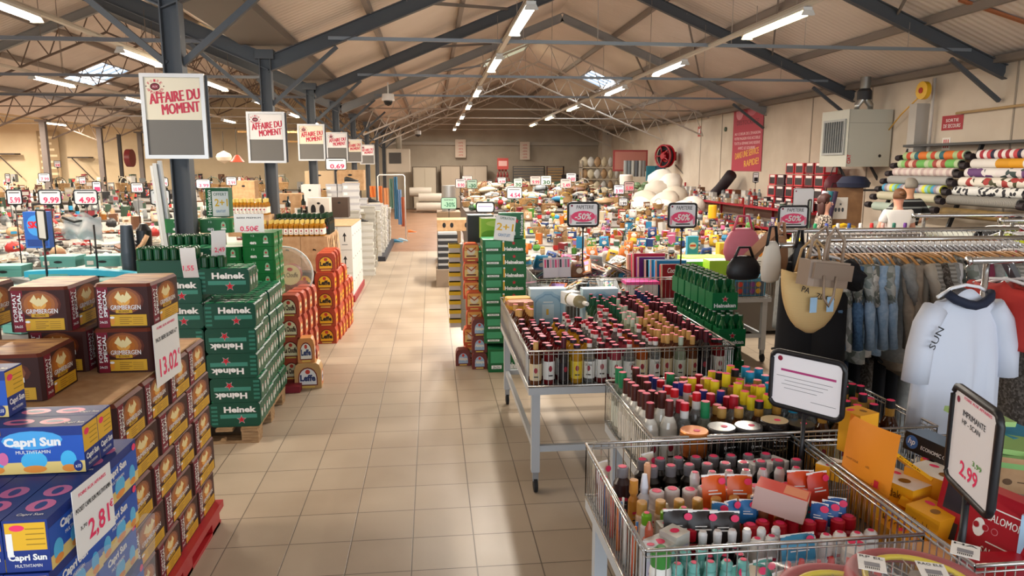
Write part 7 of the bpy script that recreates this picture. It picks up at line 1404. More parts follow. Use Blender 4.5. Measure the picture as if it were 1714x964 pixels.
# standing folders and cartons at the right of the magazine table
FOLD = [('C0303A', 'red', .30, .34), ('2AA0DC', 'sky blue', .33, .36), ('4ABEE8', 'light blue', .33, .35), ('2A2E3A', 'black', .3, .33), ('7A3A9A', 'purple', .3, .34), ('E02A5A', 'bright pink', .36, .36), ('E8D2B8', 'cream', .33, .33)]
for i, (c, nm, w, h) in enumerate(FOLD):
    b = MB(); b.box(0, 0, 0, w, .035, h, mat(c, .4)); b.box(.006, .003, .006, w + .004, .032, h + .004, mat('EDE9E4', .6)); b.box(0, 0, 0, w, .004, h, mat(c, .4))
    f = b.on(frame((0, 0, 0), 'F')); f.rect(0, 0, .02, h, mat('E8C8A8', .5))
    if i == 0: f.text('Coca-Cola', w * .55, h * .82, w * .62, h * .16, WHITE, .001, bold=.02, shear=.4); f.text('Coca-Cola', w * .55, h * .3, w * .3, h * .07, mat('D86A70', .5), .001, shear=.4)
    elif i in (1, 2): 
        for q in range(3): f.rect(w * (.15 + .25 * q), h * .1, w * (.28 + .25 * q), h * (.5 + .12 * q), mat('1E7AB8' if i == 1 else '8AD8F0', .4), .001)
    O('ring_folder', b, loc=(2.30 - i * .035 - .02 * (i > 3), 7.08 + i * .075, .70 + .01 * i), rot=(-.12, 0, -.03), label='%s folder standing upright in the basket table, %s from the front' % (nm, ORD[i]), cat='folder', group=None)
for i, (x, y, c, nm, w, h, d) in enumerate(((2.82, 7.12, 'A8D83A', 'lime green box file at the right of the basket table', .26, .37, .2), (2.66, 7.36, '5AB83A', 'green box file behind the lime one', .3, .33, .25), (2.74, 7.6, 'B8E04A', 'flat lime tray on top at the back right of the basket table', .5, .34, .3), (3.08, 7.1, '4AA0C8', 'light blue picture pack at the right end of the basket table', .34, .2, .12), (3.14, 7.25, '8ACFE8', 'pale blue pack behind the picture pack', .3, .24, .15))):
    b = MB(); b.box(0, 0, 0, w, d, h, mat(c, .42), {'T': mat('EFF2E4' if i < 2 else c, .5)}); f = b.on(frame((0, 0, 0), 'F'))
    if i == 3:
        for q in range(8): f.ell(.07 + .065 * (q % 4), .05 + .07 * (q // 4), .028, .028, mat(['D84A3A', 'E8B83A', '8A4A9A', '3A6AA8'][(q * 3) % 4], .5), .001)
        f.rect(.02, .01, .32, .15, mat('5A6A7A', .4), .0005)
    O('box_file', b, loc=(x, y, .70), rot=-.02, label=nm, cat='box file')
for i in range(2):
    b = MB(); b.box(0, 0, 0, .15, .02, .2, mat('D8D0D8', .4)); f = b.on(frame((0, 0, 0), 'F'));
    for q in range(5): f.rect(.01 + q * .027, .1, .03 + q * .027, .18, mat(['D84A7A', '3A3A44', 'E8A0B8', '8A8A94', 'D84A7A'][q], .4), .001)
    O('blister_pack', b, loc=(1.09 + i * .13, 7.05 + i * .03, .93), rot=(-.15, 0, .1 - i * .06), label='clear stationery pack with pink and black pens, %s from left' % ORD[i], cat='blister pack', group='pen packs')
# pink storage in basket
b = MB(); b.box(0, 0, 0, .32, .2, .16, mat('E8E4E8', .4)); b.box(-.01, -.01, .14, .33, .21, .17, mat('EE5AA0', .4)); O('plastic_box', b, loc=(1.95, 7.08, .7), label='white plastic box with bright pink rim inside the basket table', cat='plastic box')
# plastic things on the right: yellow canister, bright crockery
b = MB(); b.lathe([(.07, 0), (.07, .2), (.065, .22)], mat('E8AE1C', .4), 16); O('canister', b, loc=(4.72, 11.9, 1.16), label='big yellow canister right of the middle stationery sign', cat='canister')
b = MB(); b.box(0, 0, 0, .13, .06, .22, mat('3A9AC0', .4)); f = b.on(frame((0, 0, 0), 'F')); f.ell(.065, .11, .045, .04, mat('E4DCD4', .5)); f.rect(.03, .1, .1, .125, mat('D0402A', .5), .001); O('cereal_box', b, loc=(2.95, 8.15, 1.0), label='light blue upright packet with red emblem right of the middle stationery sign', cat='packet')
for i in range(9): b = MB(); b.box(0, 0, 0, .1, .12, .22, mat(['F0C03A', 'C9B8E0', 'E8E0F0', 'F0ECE4', 'E8E4DC', 'F0F0EC', 'E4DCE0', 'F0E8D8', 'E8E8E4'][i], .4)); b.on(frame((0, 0, 0), 'F')).ell(.05, .1, .035, .05, mat(['E08A2A', '8A6AA8'][i % 2], .5)); O('packet', b, loc=(3.4 + i * .115, 8.3, .9), label='pale upright packet right of the blue packet, %s from left' % ORD[i], cat='packet', group='pale packets')
for i in range(5): b = MB(); b.tube([(0, 0, 0), (.5, .05, .05), (.8, .1, 0)], .03, mat(['F0C81E', 'E8C02A', 'F0D03A', 'E8B01E', 'F0C81E'][i], .4), 8); O('pool_noodle', b, loc=(4.3 + i * .25, 8.6 + i * .2, 1.08 + .02 * i), rot=.1 * i, label='yellow foam tube lying across the second table, %s' % ORD[i], cat='foam tube', group='yellow foam tubes')
# white rolled duvets heap and lamps near the wall
for i, (x, y, z, s, c) in enumerate(((6.5, 17.3, 1.05, .34, 'C8BCAC'), (6.9, 17.8, 1.15, .36, 'C8BCAC'), (6.2, 17.9, 1.05, .36, 'BEB2A2'), (6.7, 18.5, 1.3, .34, 'C9BFB2'), (7.05, 18.6, 1.45, .36, 'E8E0D4'), (6.35, 17.0, .9, .30, 'F0D8D0'), (6.75, 16.8, .88, .3, 'F0DCD4'), (5.9, 17.2, .95, .3, 'E8E0D4'), (7.2, 17.3, .95, .32, 'EFE6DA'), (6.9, 19.0, 1.6, .3, 'F0EADF'))):
    x -= .85; z += .12; s *= 1.12; b = MB(); b.loft([[(s * q * (1 + .08 * math.sin(5 * a)) * math.cos(a), s * .8 * q * (1 + .08 * math.sin(4 * a + i)) * math.sin(a), zz * s) for a in [2 * PI * k / 16 for k in range(16)]] for q, zz in ((.3, -.62), (.85, -.4), (1, 0), (.85, .4), (.4, .62), (.1, .66))], mat(c, .8))
    O('pillow', b, loc=(x, y, z), rot=(R.uniform(-.4, .4), R.uniform(-.4, .4), i), label='puffy white bedding roll in the pale heap near the right wall, %s placed' % ORD[i], cat='pillow', group='white bedding heap')
b = MB(); b.box(4.9, 16.5, 0, 6.5, 19.4, .75, mat('5A5048', .7)); O('merchandise_table', b, label='low dark table under the white bedding heap', cat='display table')
# goods on the red wall shelves
def shelfrow(y0, y1, z, x, step, kinds, cols, where, sc=1.3):
    y = y0; i = 0
    while y < y1:
        k, c = R.choice(kinds), R.choice(cols); k = R.choice(CT) if k == 'carton' else k; o = O(k, goods(k, c, R.randrange(3)), loc=(x + R.uniform(-.05, .05), y, z), rot=PI / 2 * -1 + R.uniform(-.1, .1)); o.scale = (sc, sc, sc)
        o['label'] = '%s %s on %s, %s from the near end' % (CN[c], NM.get(k, k.replace('_', ' ')), where, nth(i)); o['category'] = k.split('_')[-1]; o['group'] = '%s goods on the %s' % (k.replace('_', ' '), where); y += step; i += 1
pk = ['carton', 'carton', 'carton', 'jar', 'plastic_bottle', 'tin']
shelfrow(14.5, 23.8, 1.08, 7.9, .17, pk, ['E4E0DA', 'E8D8B8', 'C8302E', '26262A', 'E4E0DA', '8E9498'], 'top red shelf front row'); shelfrow(14.5, 23.8, 1.08, 8.2, .19, pk, ['E4E0DA', '7A5238', 'C8302E', '8E9498'], 'top red shelf back row', 1.8)
shelfrow(14.5, 23.8, .62, 7.9, .17, pk, ['E4E0DA', '2A4A8A', 'E8B828', '8A6AA8', '8E9498'], 'middle red wall shelf'); shelfrow(14.5, 23.8, .28, 7.9, .2, pk, ['E4E0DA', '26262A', '8A1E2A'], 'lowest red wall shelf')
for i in range(22):
    y = 14.2 + (i % 6) * .42; z = 1.08 + (i // 6) * .26; h = .24; b = MB(); c = ['B01E2C', 'C8303A', '3A2430', 'B8242E', 'C83A40', '8A1E28'][(i * 5) % 6]; b.box(0, 0, 0, .3, .34, h, mat(c, .45)); f = b.on(frame((0, .34, 0), 'L')); f.rect(.03, .03, .31, .2, mat('2A1A1E', .5)); f.rect(.05, .18, .29, .23, mat('E8DCD8', .5), .001); b.on(frame((0, 0, 0), 'F')).rect(.04, .05, .26, .16, mat('E0C8C4', .5))
    O('appliance_box', b, loc=(7.95, y, z), rot=R.uniform(-.05, .05), label='%s appliance box on the red shelf, %s tier, %s from near end' % ('dark' if c == '3A2430' else 'red', ORD[i // 6], ORD[i % 6]), cat='appliance box', group='red appliance boxes')
t = T('duvet_roll', 'long dark cushion leaning on the right wall in front of the red banner', 'bolster', (8.15, 19.9, 1.25)); b = MB(); b.tube([(0, .5, 0), (0, .15, .15), (.03, -.2, .38), (.05, -.45, .55)], .16, mat('2A2026', .7), 12); O('body', b, t)
for i, (x, y, z, c) in enumerate(((7.7, 13.3, 1.75, '5A1E2A'), (7.6, 13.1, 1.45, '3A3430'), (7.7, 12.8, 1.2, '4A1A24'), (7.5, 13.0, .95, '2A2224'))):
    sack(x, y, z - .25, .26, .38, c, 'dark %s rucksack hanging beneath the gas heater, %s from top' % (['wine', 'grey', 'wine-red', 'black'][i], ORD[i]), .2)
b = MB(); b.box(7.5, 12.7, 0, 8.3, 13.5, .7, mat('5A4A44', .7)); O('merchandise_table', b, label='dark stand under the hanging rucksacks', cat='display table')
for i in range(3):
    b = MB(); b.lathe([(.05, 0), (.05, .9)], mat(['D8D8E4', '2E7A88', '3A2A4A'][i], .5), 10); O('umbrella', b, loc=(6.05 + .08 * i, 11.0, .75), rot=(0, .18, 0), label='%s rolled tube leaning left of the brown board' % ['white and pink', 'teal', 'dark purple'][i], cat='roll')
# back corner shelves with blankets, bins and green plants
t = T('bedding_shelf', 'shelf unit with beige bedding packs in the back right corner', 'shelving', (6.4, 31.0, 0)); b = MB()
for z in (.5, 1.0, 1.5, 2.0): b.box(0, 0, z - .03, 2.1, .6, z, mat('B8A890', .6))
b.box(0, 0, 0, .04, .6, 2.3, mat('9A8E80', .6)); b.box(2.06, 0, 0, 2.1, .6, 2.3, mat('9A8E80', .6)); O('frame', b, t)
for k in range(4):
    for i in range(7): o = O('cushion', goods('cushion', ['E8D8B8', 'E4E0DA', 'C9A27A'][(i + k) % 3]), loc=(6.55 + i * .28, 31.25, .52 + k * .5 + .2), rot=(PI / 2, 0, .2 * i)); o.scale = (.9, 1.1, 1.2); o['label'] = 'beige bedding pack on the corner shelf, level %s, %s from left' % (ORD[k], ORD[i]); o['category'] = 'bedding'; o['group'] = 'bedding packs in the back corner'
b = MB(); b.box(0, 0, 0, 1.35, .05, .8, mat('8E3434', .5)); f = b.on(frame((0, 0, 0), 'F')); f.rect(.06, .06, 1.29, .74, mat('A86A5C', .6)); O('notice_board', b, loc=(6.92, 27.6, 1.85), rot=0, label='red-framed board above the corner shelf at the back right', cat='board')
for i in range(6): b = MB(); b.lathe([(.07, 0), (.08, .6)], mat(['8A8A88', '6A6E70', 'A8A49C', '5A5A5E', '9A9690', '7A7672'][i], .6), 8); O('rolled_mat', b, loc=(7.3 + i * .14, 27.2, 1.65), label='grey upright rolled mat in the corner display, %s from left' % ORD[i], cat='mat', group='grey rolled mats')
for i, (x, c) in enumerate(((7.9, '1E6A7A'), (8.25, '3A5A74'))): b = MB(); b.box(0, 0, 0, .32, .12, .55, mat(c, .5)); O('storage_box', b, loc=(x, 26.4, 1.5), label='%s tall box left of the fire hose reel' % ['teal', 'slate blue'][i], cat='box')
b = MB(); b.lathe([(.2, 0), (.24, .6), (.22, .65)], mat('E4D4C8', .6), 16); O('laundry_bin', b, loc=(6.9, 25.6, 1.1), label='pale pink laundry bin standing left of the white bedding heap', cat='bin')
b = MB(); b.box(6.6, 25.2, 0, 8.4, 27.8, 1.1, mat('8A7A64', .7)); O('merchandise_table', b, label='beige plinth carrying laundry bin and rolled mats', cat='display table')
for i in range(5): b = MB(); b.lathe([(0, -.12), (.14, -.05), (.15, .04), (.08, .12), (0, .14)], noisy('foliage ball', '4A6A3A', '8A9A78', 20), 10); O('artificial_plant', b, loc=(7.2 + (i % 3) * .35, 24.6 + .2 * i, 1.2 + .15 * (i // 3)), label='round artificial green plant below the laundry bin, %s' % ORD[i], cat='plant', group='artificial plants')

# ---------------------------------------------------------------- back wall: mattresses, slatted bases, duct heater, posters
for i, (x, w, h, c) in enumerate(((-.9, 1.15, 1.95, 'B8AC98'), (.42, .95, 2.0, 'B0A08C'), (1.45, 1.2, 2.0, 'B4A592'))):
    t = T('mattress', 'plastic-wrapped mattress standing against the back wall, %s from left' % ORD[i], 'mattress', (x, 34.9, .08)); b = MB(); b.box(0, 0, 0, w, .2, h, mat(c, .6), bev=.04)
    for k in range(2): b.box(w * (.05 + .45 * k), -.01, .1, w * (.07 + .45 * k), 0, h - .1, mat('A89A86', .6))
    O('body', b, t); b = MB(); b.tube([(.02, -.02, .02), (.02, -.02, h - .02), (w - .02, -.02, h - .02), (w - .02, -.02, .02)], .025, mat('6E6052', .6), 6); O('piping', b, t)
for i, (x, w, c, s) in enumerate(((3.87, 1.5, '5E5B58', 'grey'), (5.5, .8, '5A3A34', 'brown'))):
    t = T('bed_base', '%s slatted bed base standing against the back wall' % s, 'bed base', (x, 34.8, .1)); b = MB(); fr = mat(c, .5); b.tube([(0, 0, 0), (0, 0, 1.93), (w, 0, 1.93), (w, 0, 0), (0, 0, 0)], .035, fr, 6)
    O('frame', b, t)
    for k in range(14): b = MB(); b.box(.03, -.01, .1 + k * .13, w - .03, .015, .16 + k * .13, fr if i == 0 else mat('B08A5A', .6)); O('slat', b, t)
b = MB(); b.box(0, 0, 0, 1.1, .2, 1.65, mat('2E2420', .6)); b.on(frame((0, 0, 0), 'F')).rect(.1, .2, 1.0, 1.5, mat('3A302C', .5)); O('headboard', b, loc=(6.15, 34.3, 0), label='dark brown padded headboard right of the slatted bases', cat='headboard')
b = MB(); b.box(0, 0, 0, 1.2, .8, 1.2, mat('8E8A84', .6)); f = b.on(frame((0, 0, 0), 'F'))
for k in range(4): f.rect(.05, .05 + k * .29, 1.15, .28 + k * .29, mat(['A8A49C', '7A7670'][k % 2], .6))
O('carton', b, loc=(7.3, 33.5, 0), label='stack of greyish printed cartons in the back right corner', cat='carton')
for i, (x, y, z, L) in enumerate(((-.7, 32.6, .25, 1.5), (-.6, 32.8, .65, 1.4), (-.5, 33.3, .3, 1.3), (-1.0, 33.2, .9, 1.0))):
    b = MB(); b.M = TR(0, 0, 0) @ RY(PI / 2); b.lathe([(.05, 0), (.2, .01), (.21, L / 2), (.2, L - .01), (.05, L)], mat('B4AA9C', .5), 14); O('rolled_mattress', b, loc=(x, y, z), label='clear-wrapped rolled mattress at the end of the aisle, %s of the pile' % ORD[i], cat='mattress')
t = T('gas_heater', 'distant beige gas heater with dark louvre beside the end of the aisle', 'heater', (-1.85, 31.2, 1.8)); b = MB(); b.box(0, 0, 0, .95, .9, .95, mat('A79C8C', .6)); b.tube([(.5, .4, .95), (.5, .4, 1.8)], .12, mat('9A9080', .5), 10); O('casing', b, t); b = MB(); b.box(.1, -.02, .35, .6, 0, .8, mat('3A3632', .6)); O('louvre', b, t)
for i, (x, z, c, w, h) in enumerate(((1.15, 2.45, 'C8B4A0', .5, .85), (4.25, 2.35, 'CDBBA8', .48, .85), (2.95, 1.9, 'B04038', .5, .5))):
    b = MB(); b.box(0, 0, 0, w, .02, h, mat(c, .6)); f = b.on(frame((0, 0, 0), 'F'))
    if i < 2:
        for k in range(5): f.text('-%d0%%' % (k + 2), w * .5, h * (.14 + .17 * k), w * .5, h * .09, mat('B85A58', .6))
    else: f.rect(.06, .15, w - .06, .38, mat('D8A8A0', .6))
    O('poster', b, loc=(x, 35.3 if i < 2 else 33.0, z), label=['narrow pale poster with red percentages on the back wall, left', 'narrow pale poster with red percentages on the back wall, right', 'red sign on top of the bottle display near the back wall'][i], cat='poster')
for k in range(4):
    for i in range(6 - k): b = MB(); b.lathe([(.05, 0), (.06, .1), (.02, .26)], mat('7A2420', .4), 8); O('candle_bottle', b, loc=(2.85 + i * .14 + k * .07, 33.1, 1.0 + k * .27), label='dark red bottle in the stepped display under the red sign, tier %s, %s' % (ORD[k], ORD[i]), cat='bottle', group='dark red bottles of the stepped display')
b = MB(); b.box(2.6, 32.8, 0, 3.8, 33.6, 1.0, mat('6A4A40', .6)); O('merchandise_table', b, label='brown stand under the dark red stepped bottles', cat='display table')
# small price signs over the far tables
def exl(f, w, h): f.rect(.15 * w, .78 * h, .85 * w, .84 * h, INK, .001)
def psign(x, y, zt, w, h, txt, lab, c=PINK, bg=None, fc='17171A', z0=.95):
    holder(x, y, z0, zt - h, w, h, R.uniform(-.1, .1), lab, [(txt, .55, .3, .7, .42, c, .03)], bg, False, .008, .006, fc, exl)
def at(px, py, Y):
    """world point seen at a photo pixel on the plane y=Y, used to set out signs where they stand"""
    a, c = (px - 857) / 1215., (482 - py) / 1215.; rt = Vector((math.cos(_y), -math.sin(_y), 0)); up = rt.cross(_f); d = _f + rt * a + up * c
    return Vector((0, 0, CAMZ)) + d * (Y / d.y)
for i, (px, py, pw, ph, Y, s, c, bgc) in enumerate(((861, 323, 24, 18, 14.6, '4.54', PINK, None), (840, 302, 13, 10, 24, '4.99', PINK, None), (867, 306, 14, 14, 23, '30', GR, 'DCE8D8'), (896, 302, 17, 14, 23.5, '9.99', PINK, 'E8CEC8'), (914, 302, 17, 15, 23, '30', GR, 'E4ECE4'), (947, 307, 18, 15, 23, '2.49', PINK, 'E4D4D0'), (956, 297, 16, 14, 28, '5.00', PINK, None), (790, 308, 16, 14, 24, '-30', GR, 'A8C8B8'), (771, 307, 16, 14, 23, '9.90', PINK, 'D8D0D4'), (782, 299, 16, 9, 28, '7.99', PINK, 'E8DCD8'), (1036, 317, 17, 15, 17, '3.99', PINK, 'D0CCD4'), (1053, 312, 17, 15, 19, '5.99', PINK, 'C8A8A8'), (1043, 338, 14, 12, 14.5, '1.99', INK, 'C8C8CC'),
                                                   (1265, 297, 9, 16, 17, '', INK, None))):
    p = at(px, py, Y); w = pw * Y / 1180; h = ph * Y / 1180; psign(p.x, Y, p.z + h / 2, w, h, s or 'I', 'small price sign reading %s on far tables, %s' % (s or 'nothing', ['above the green beer stack', 'left of the red bottle display', 'green numerals', 'pink card right of the green one', 'green card over the brown bed base', 'left of the headboard', 'farthest back', 'green card left of the red display', 'left part, greyish', 'left part, farthest', 'below the red board', 'greyish red card below the red board', 'low grey card near the bedding heap', 'empty frame before the red banner'][i]), c, mat(bgc, .5) if bgc else None)
p = at(812, 348, 10.4); holder(p.x, 10.4, 1.0, p.z - .06, .25, .14, 0, 'black-framed white notice just above the green beer stack', (), None, False, .012, .008, extra=lambda f, w, h: f.rect(.1 * w, .55 * h, .9 * w, .62 * h, mat('8A7AB8', .5), .001))

# ================================================================ left hall
silv = ['8E9498', '8E9498', 'C9A27A', '26262A', '8E9498', '26262A', 'E4E0DA', '7A5238']
teal = ['6FB8B0', '6FB8B0', '6FB8B0']
heap(-4.3, 5.4, -2.75, 6.9, .84, ['shoe_carton'], ['6FB8B0'], 16, 'turquoise box table', 1, .1, .05, .1, tablecol='8A8680')
for k, (x, y, z, rx) in enumerate(((-3.95, 6.2, .95, 0), (-3.55, 6.25, .95, 0), (-3.15, 6.3, .95, 0), (-4.0, 7.3, 1.0, 0), (-3.6, 7.5, 1.06, 0), (-3.2, 7.5, 1.06, 0), (-4.35, 7.1, 1.12, .7), (-4.2, 7.05, 1.12, -.7), (-4.1, 6.9, 1.0, 0), (-3.3, 6.7, 1.0, 0), (-2.9, 6.6, .95, 0), (-4.6, 6.4, .9, 0), (-3.05, 7.1, .96, 0))):
    o = O('shoe_carton', goods('shoe_carton', '6FB8B0'), loc=(x, y, z), rot=(0, rx, R.uniform(-.05, .05)), label='turquoise shoe carton in the pile at left behind the beer, %s laid' % ORD[k], cat='carton', group='turquoise shoe cartons')
heap(-5.6, 7.0, -2.7, 8.8, .80, ['film_pack', 'folded_cloth', 'film_pack'], silv, 90, 'first textile table', 4, .065, .25)
heap(-7.2, 5.2, -4.5, 6.9, .78, ['film_pack', 'magazine'], silv + ['8A6AA8', 'A8D04A', '2A8AB8'], 50, 'far left front table', 3, .06, .3)
heap(-6.6, 9.2, -2.8, 10.9, .84, ['folded_cloth', 'film_pack', 'bag'], silv + ['C8302E', '2A4A8A'], 90, 'second table of textiles', 3, .08, .15)
heap(-7.5, 11.4, -2.9, 13.2, .88, ['carton', 'bag', 'film_pack', 'folded_cloth'], dull + ['C8302E', '2A4A8A', 'E07828'], 96, 'third left table', 3, .09, .1)
heap(-9, 13.8, -2.9, 15.8, .9, mix + ['bag'], dull + ['C8302E', 'E4E0DA'], 90, 'fourth left table of cartons', 2, .11, .1, sc=1.2)
heap(-10.5, 16.4, -2.9, 18.6, .92, ['carton', 'wine_bottle', 'pouch', 'plastic_bottle'], dull + ['C8302E', 'E4E0DA', 'E4E0DA'], 90, 'fifth left table of bottles', 2, .13, .05, sc=1.3)
heap(-12, 19.4, -3.2, 22, .95, ['carton', 'wine_bottle', 'carton', 'tin'], dull + ['E4E0DA'], 100, 'sixth left table', 2, .2, .05, sc=1.6)
heap(-14, 23, -3.2, 26, 1.0, ['carton', 'wine_bottle', 'basket'], dull + ['E4E0DA'], 90, 'seventh left table', 2, .26, .05, sc=2.0)
heap(-18, 27.5, -3.2, 31, 1.0, ['carton', 'wine_bottle'], dull, 80, 'eighth left table', 2, .32, .05, sc=2.2)
heap(-22, 32, -3.2, 34.5, 1.0, ['carton'], dull, 60, 'last left table', 2, .36, .05, sc=2.6)
heap(-16, 15, -11.2, 20, .95, ['carton', 'wine_bottle', 'bag'], dull + ['E4E0DA', 'C8302E'], 60, 'outer left table', 2, .2, .05, sc=1.6)
heap(-2.85, 7.7, -2.4, 8.6, 1.0, ['carton', 'bag'], ['C8302E', '2A4A8A', '3E5A48', 'E4E0DA'], 14, 'stand behind grey column', 2, .12, .1)
heap(-2.55, 10.6, -1.85, 12.6, 1.1, ['wine_bottle', 'carton', 'carton'], ['E4E0DA', '26262A', 'C9A27A', 'E4E0DA', 'D86A98'], 26, 'bottle stand behind the white cartons', 2, .2, .05)
for i, (x, y, z, w, d, h, c, s) in enumerate(((-2.55, 11.8, 1.1, .5, .3, .5, None, 'tall brown carton beside the second column'), (-2.05, 12.4, 1.15, .35, .3, .36, 'DAD6CE', 'white carton with black prints in the bottle area'), (-1.75, 12.9, 1.15, .3, .3, .34, '4A3A30', 'dark brown bottle carton in front of the third column'), (-2.35, 13.6, 1.3, .3, .3, .4, 'D8D4D0', 'white carton behind the printed one'), (-2.1, 16.6, 1.5, .6, .4, .45, None, 'brown carton below the third sale board'), (-4.6, 17.6, 1.2, .5, .4, .5, None, 'brown carton high on the left hall tables'), (-3.6, 21.5, 1.4, .8, .5, .5, 'B09878', 'tan carton under the sale boards'))):
    b = MB(); m = CARD if c is None else mat(c, .6); b.box(0, 0, 0, w, d, h, m); f = b.on(frame((0, 0, 0), 'F')); f.ell(w * .5, h * .75, w * .08, h * .05, BLACK)
    if i == 1:
        for q in (.25, .65): f.ell(w * q, h * .45, w * .12, h * .25, INK, .001)
    O('carton', b, loc=(x, y, z), label=s, cat='carton')
# left price signs and blank holders
for i, (px0, px1, py0, py1, Y, s) in enumerate(((10, 38, 318, 342, 8.2, '5.99'), (64, 103, 318, 342, 8.2, '9.99'), (123, 164, 318, 342, 8.2, '4.99'), (251, 285, 318, 342, 8.2, '5.99'), (219, 240, 306, 322, 12, '10.99'), (64, 84, 290, 304, 16, '7.99'), (154, 170, 304, 322, 12.5, ''), (328, 352, 300, 315, 13, '3.99'), (378, 396, 296, 310, 16, '2.99'), (398, 404, 296, 310, 18, '5.49'), (545, 580, 265, 284, 14.0, '0.69'), (8, 18, 291, 306, 15, '7.49'), (90, 102, 269, 280, 22, '9.90'), (132, 144, 296, 308, 18, '6.99'), (265, 282, 298, 312, 14, '1.99'))):
    a, c = at(px0, py0, Y), at(px1, py1, Y); psign((a.x + c.x) / 2, Y, a.z, c.x - a.x, a.z - c.z, s or 'I', 'black-framed price card reading %s in left hall, %s' % (s or 'nothing', ['near', 'near, larger', 'near, partly covered', 'near, beside the column', 'midway', 'farther', 'midway, narrow', 'midway, right of the column', 'farther right', 'far right', 'beside the third column', 'far left edge', 'far back', 'far middle', 'farther, behind near one'][i]), z0=.9)
for i, (px, py, Y, w, h, rz) in enumerate(((70, 376, 6.6, .17, .25, .75),)):
    p = at(px, py, Y); holder(p.x, Y, .85, p.z - h / 2, w, h, -rz, 'blank grey-white notice turned sideways on a black stick at left', (), mat('C9C6C2', .5), False, .010, .010)
b = MB(); b.tube([(0, 0, 0), (0, 0, .62)], .009, BLACK, 6); p = at(158, 390, 6.7); O('stick', b, loc=(p.x, 6.7, .9), label='bare black stick rising among the wrapped textiles at left', cat='stick')
b = MB(); b.grid(lambda u, q: (-.16 + .32 * u, .05 * math.sin(u * 7) + .03 * math.cos(q * 9), .24 * q * (1 - .3 * abs(u - .5)) + .03 * math.sin(u * 11)), 12, 9, mat('DCDCDC', .12, alpha=.55)); b.grid(lambda u, q: (-.15 + .3 * u, .03 + .05 * math.sin(u * 7), .2 * q), 10, 5, mat('C8C8CA', .3)); b.tube([(-.15, 0, .2), (-.05, .0, .16), (.05, 0, .18), (.15, 0, .22)], .012, BLACK, 6)
p = at(135, 375, 6.9); O('wrapped_bedding', b, loc=(p.x, 6.9, p.z - .14), label='crumpled clear bag with black edge hanging on the notice frame at left', cat='plastic bag')
b = MB(); b.grid(lambda u, q: (-2.2 + 1.2 * u - .55, 0 + .1 * q, .05 * math.sin(u * 3) + .09 * (1 - u) - .0 * q), 12, 2, mat('2A9AB8', .5)); b.grid(lambda u, q: (-2.2 + 1.2 * u - .55, .0, .05 * math.sin(u * 3) + .09 * (1 - u) - .05 * q), 12, 2, mat('2A9AB8', .5)); O('blue_strap', b, loc=(-.75, 6.6, 1.04), label='long turquoise cloth strip draped over the wrapped textiles', cat='cloth')
b = MB(); f = b.on(frame((0, 0, 0), 'F')); b.box(0, 0, 0, .26, .12, .42, mat('2256A8', .35)); f.ell(.13, .26, .1, .12, mat('3A8AD0', .4)); f.text('SKIP', .13, .27, .16, .08, RED, .002, bold=.05); f.rect(.02, .02, .24, .1, mat('1A3A80', .4)); p = at(57, 387, 8.9); O('detergent_box', b, loc=(p.x - .13, 8.95, p.z - .2), label='blue detergent box with red lettering on the left tables', cat='box')
t = T('wrapped_roll_bundle', 'upright dark bundles in clear film left of the grey column', 'bundle', (-2.75, 6.9, .95)); b = MB()
b.lathe([(.06, 0), (.065, .3), (.05, .55)], mat('3E4650', .3), 12, (0, 0)); b.lathe([(.06, 0), (.065, .5), (.03, .56)], mat('1A1A1E', .3), 12, (.14, .02)); O('body', b, t)
b = MB()
for k in range(3): b.tube([(.10, -.05, .05 + k * .14), (.15, -.06, .1 + k * .14), (.19, -.04, .18 + k * .14)], .022, mat('D8A880', .5), 6)
O('strap', b, t)
b = MB(); b.M = RX(.04); b.box(0, 0, 0, .03, .05, 1.1, mat('DAD9D6', .5)); b.box(.035, .02, 0, .06, .06, 1.12, mat('C2C4C6', .5)); b.box(-.03, .02, 0, -.01, .04, 1.08, mat('E6E4E0', .5)); O('edge_strip', b, loc=(-2.31, 6.62, .95), rot=(0, -.05, 0), label='three white strips standing against the left of the grey column', cat='strip')
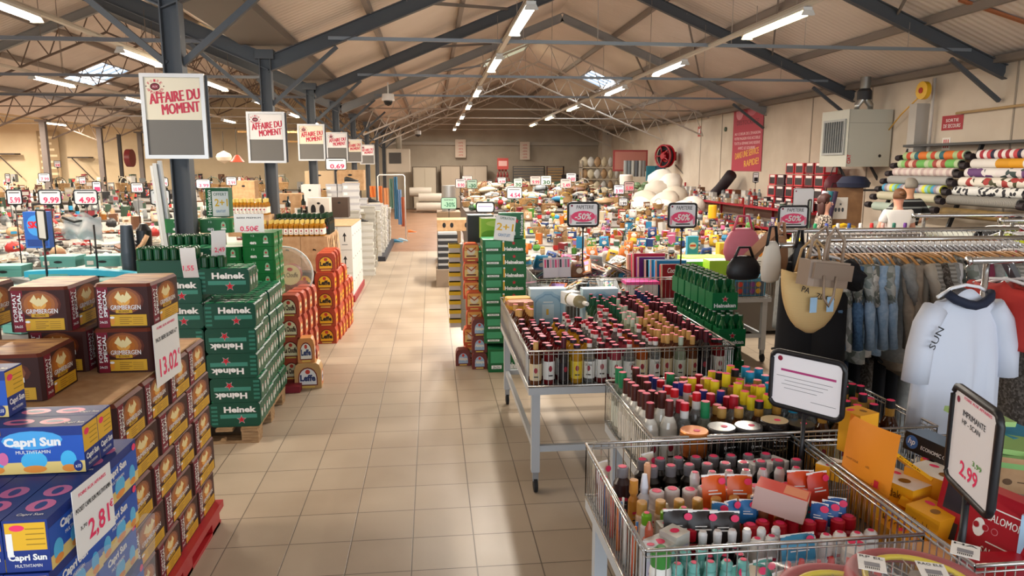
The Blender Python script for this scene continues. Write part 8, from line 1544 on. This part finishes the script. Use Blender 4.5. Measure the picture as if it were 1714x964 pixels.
# left hall wall items
t = T('hose_reel', 'dark red hose reel on a post in the far left hall', 'hose reel', (-11.6, 30.0, 2.35)); b = MB(); b.M = RY(PI / 2); b.lathe([(.1, -.1), (.34, -.1), (.34, .1), (.1, .1)], mat('6A1E22', .4), 18); O('drum', b, t); b = MB(); b.box(-.4, -.05, -1.3, -.28, .05, .9, mat('2A2626', .6)); O('post', b, t)
b = MB(); b.lathe([(.0, .12), (.06, .1), (.2, -.08), (.19, -.09), (.05, .08)], mat('E0503A', .5), 14); b.tube([(0, 0, .1), (0, 0, .9)], .006, BLACK); p = at(397, 266, 22); O('pendant_lamp', b, loc=(p.x, 22, p.z), label='orange-red cone pendant lampshade in the left hall', cat='lampshade')
b = MB(); b.lathe([(0, .2), (.2, .1), (.24, 0), (.2, -.1), (0, -.2)], mat('E4D8C4', .7), 14); b.tube([(0, 0, .15), (0, 0, .8)], .006, BLACK); p = at(375, 263, 24); O('pendant_lamp', b, loc=(p.x, 24, p.z), label='round cream paper lampshade left of the orange one', cat='lampshade')
b = MB(); b.box(0, 0, 0, .9, .03, 2.1, mat('A08A6A', .7)); f = b.on(frame((0, 0, 0), 'F'))
for k in range(7): f.rect(.08, .15 + k * .27, .8 - .1 * (k % 3), .25 + k * .27, mat('D8C8A8', .7))
O('poster', b, loc=(-17.6, 35.4, 1.5), label='tall brown poster with pale text rows on the far left wall', cat='poster')
for i, (x, z) in enumerate(((-19.3, 2.55), (-16.2, 2.4))): b = MB(); b.box(0, 0, 0, .9, .5, .06, mat('3A3230', .6)); b.beam((.1, .2, 0), (.9, .4, -1.0), .04, .04, mat('3A3230', .6)); O('wall_bracket', b, loc=(x, 35.0, z), label='dark wall bracket with diagonal strut on the far left wall, %s' % ['left', 'right'][i], cat='bracket')
# wooden beams and shelving structures hanging in the left hall
for i, (x, y, z, L) in enumerate(((-6.0, 24, 3.1, 4.0), (-5.6, 27, 2.9, 3.6))): b = MB(); b.beam((x, y, z), (x + L, y, z), .06, .06, mat('B08850', .6)); b.tube([(x + .3, y, z), (x + .3, y, z + 1.4)], .01, mat('8A7A68', .6)); b.tube([(x + L - .3, y, z), (x + L - .3, y, z + 1.4)], .01, mat('8A7A68', .6)); O('hanging_bar', b, label='wooden-coloured bar hung across the left hall, %s one' % ['front', 'rear'][i], cat='bar')
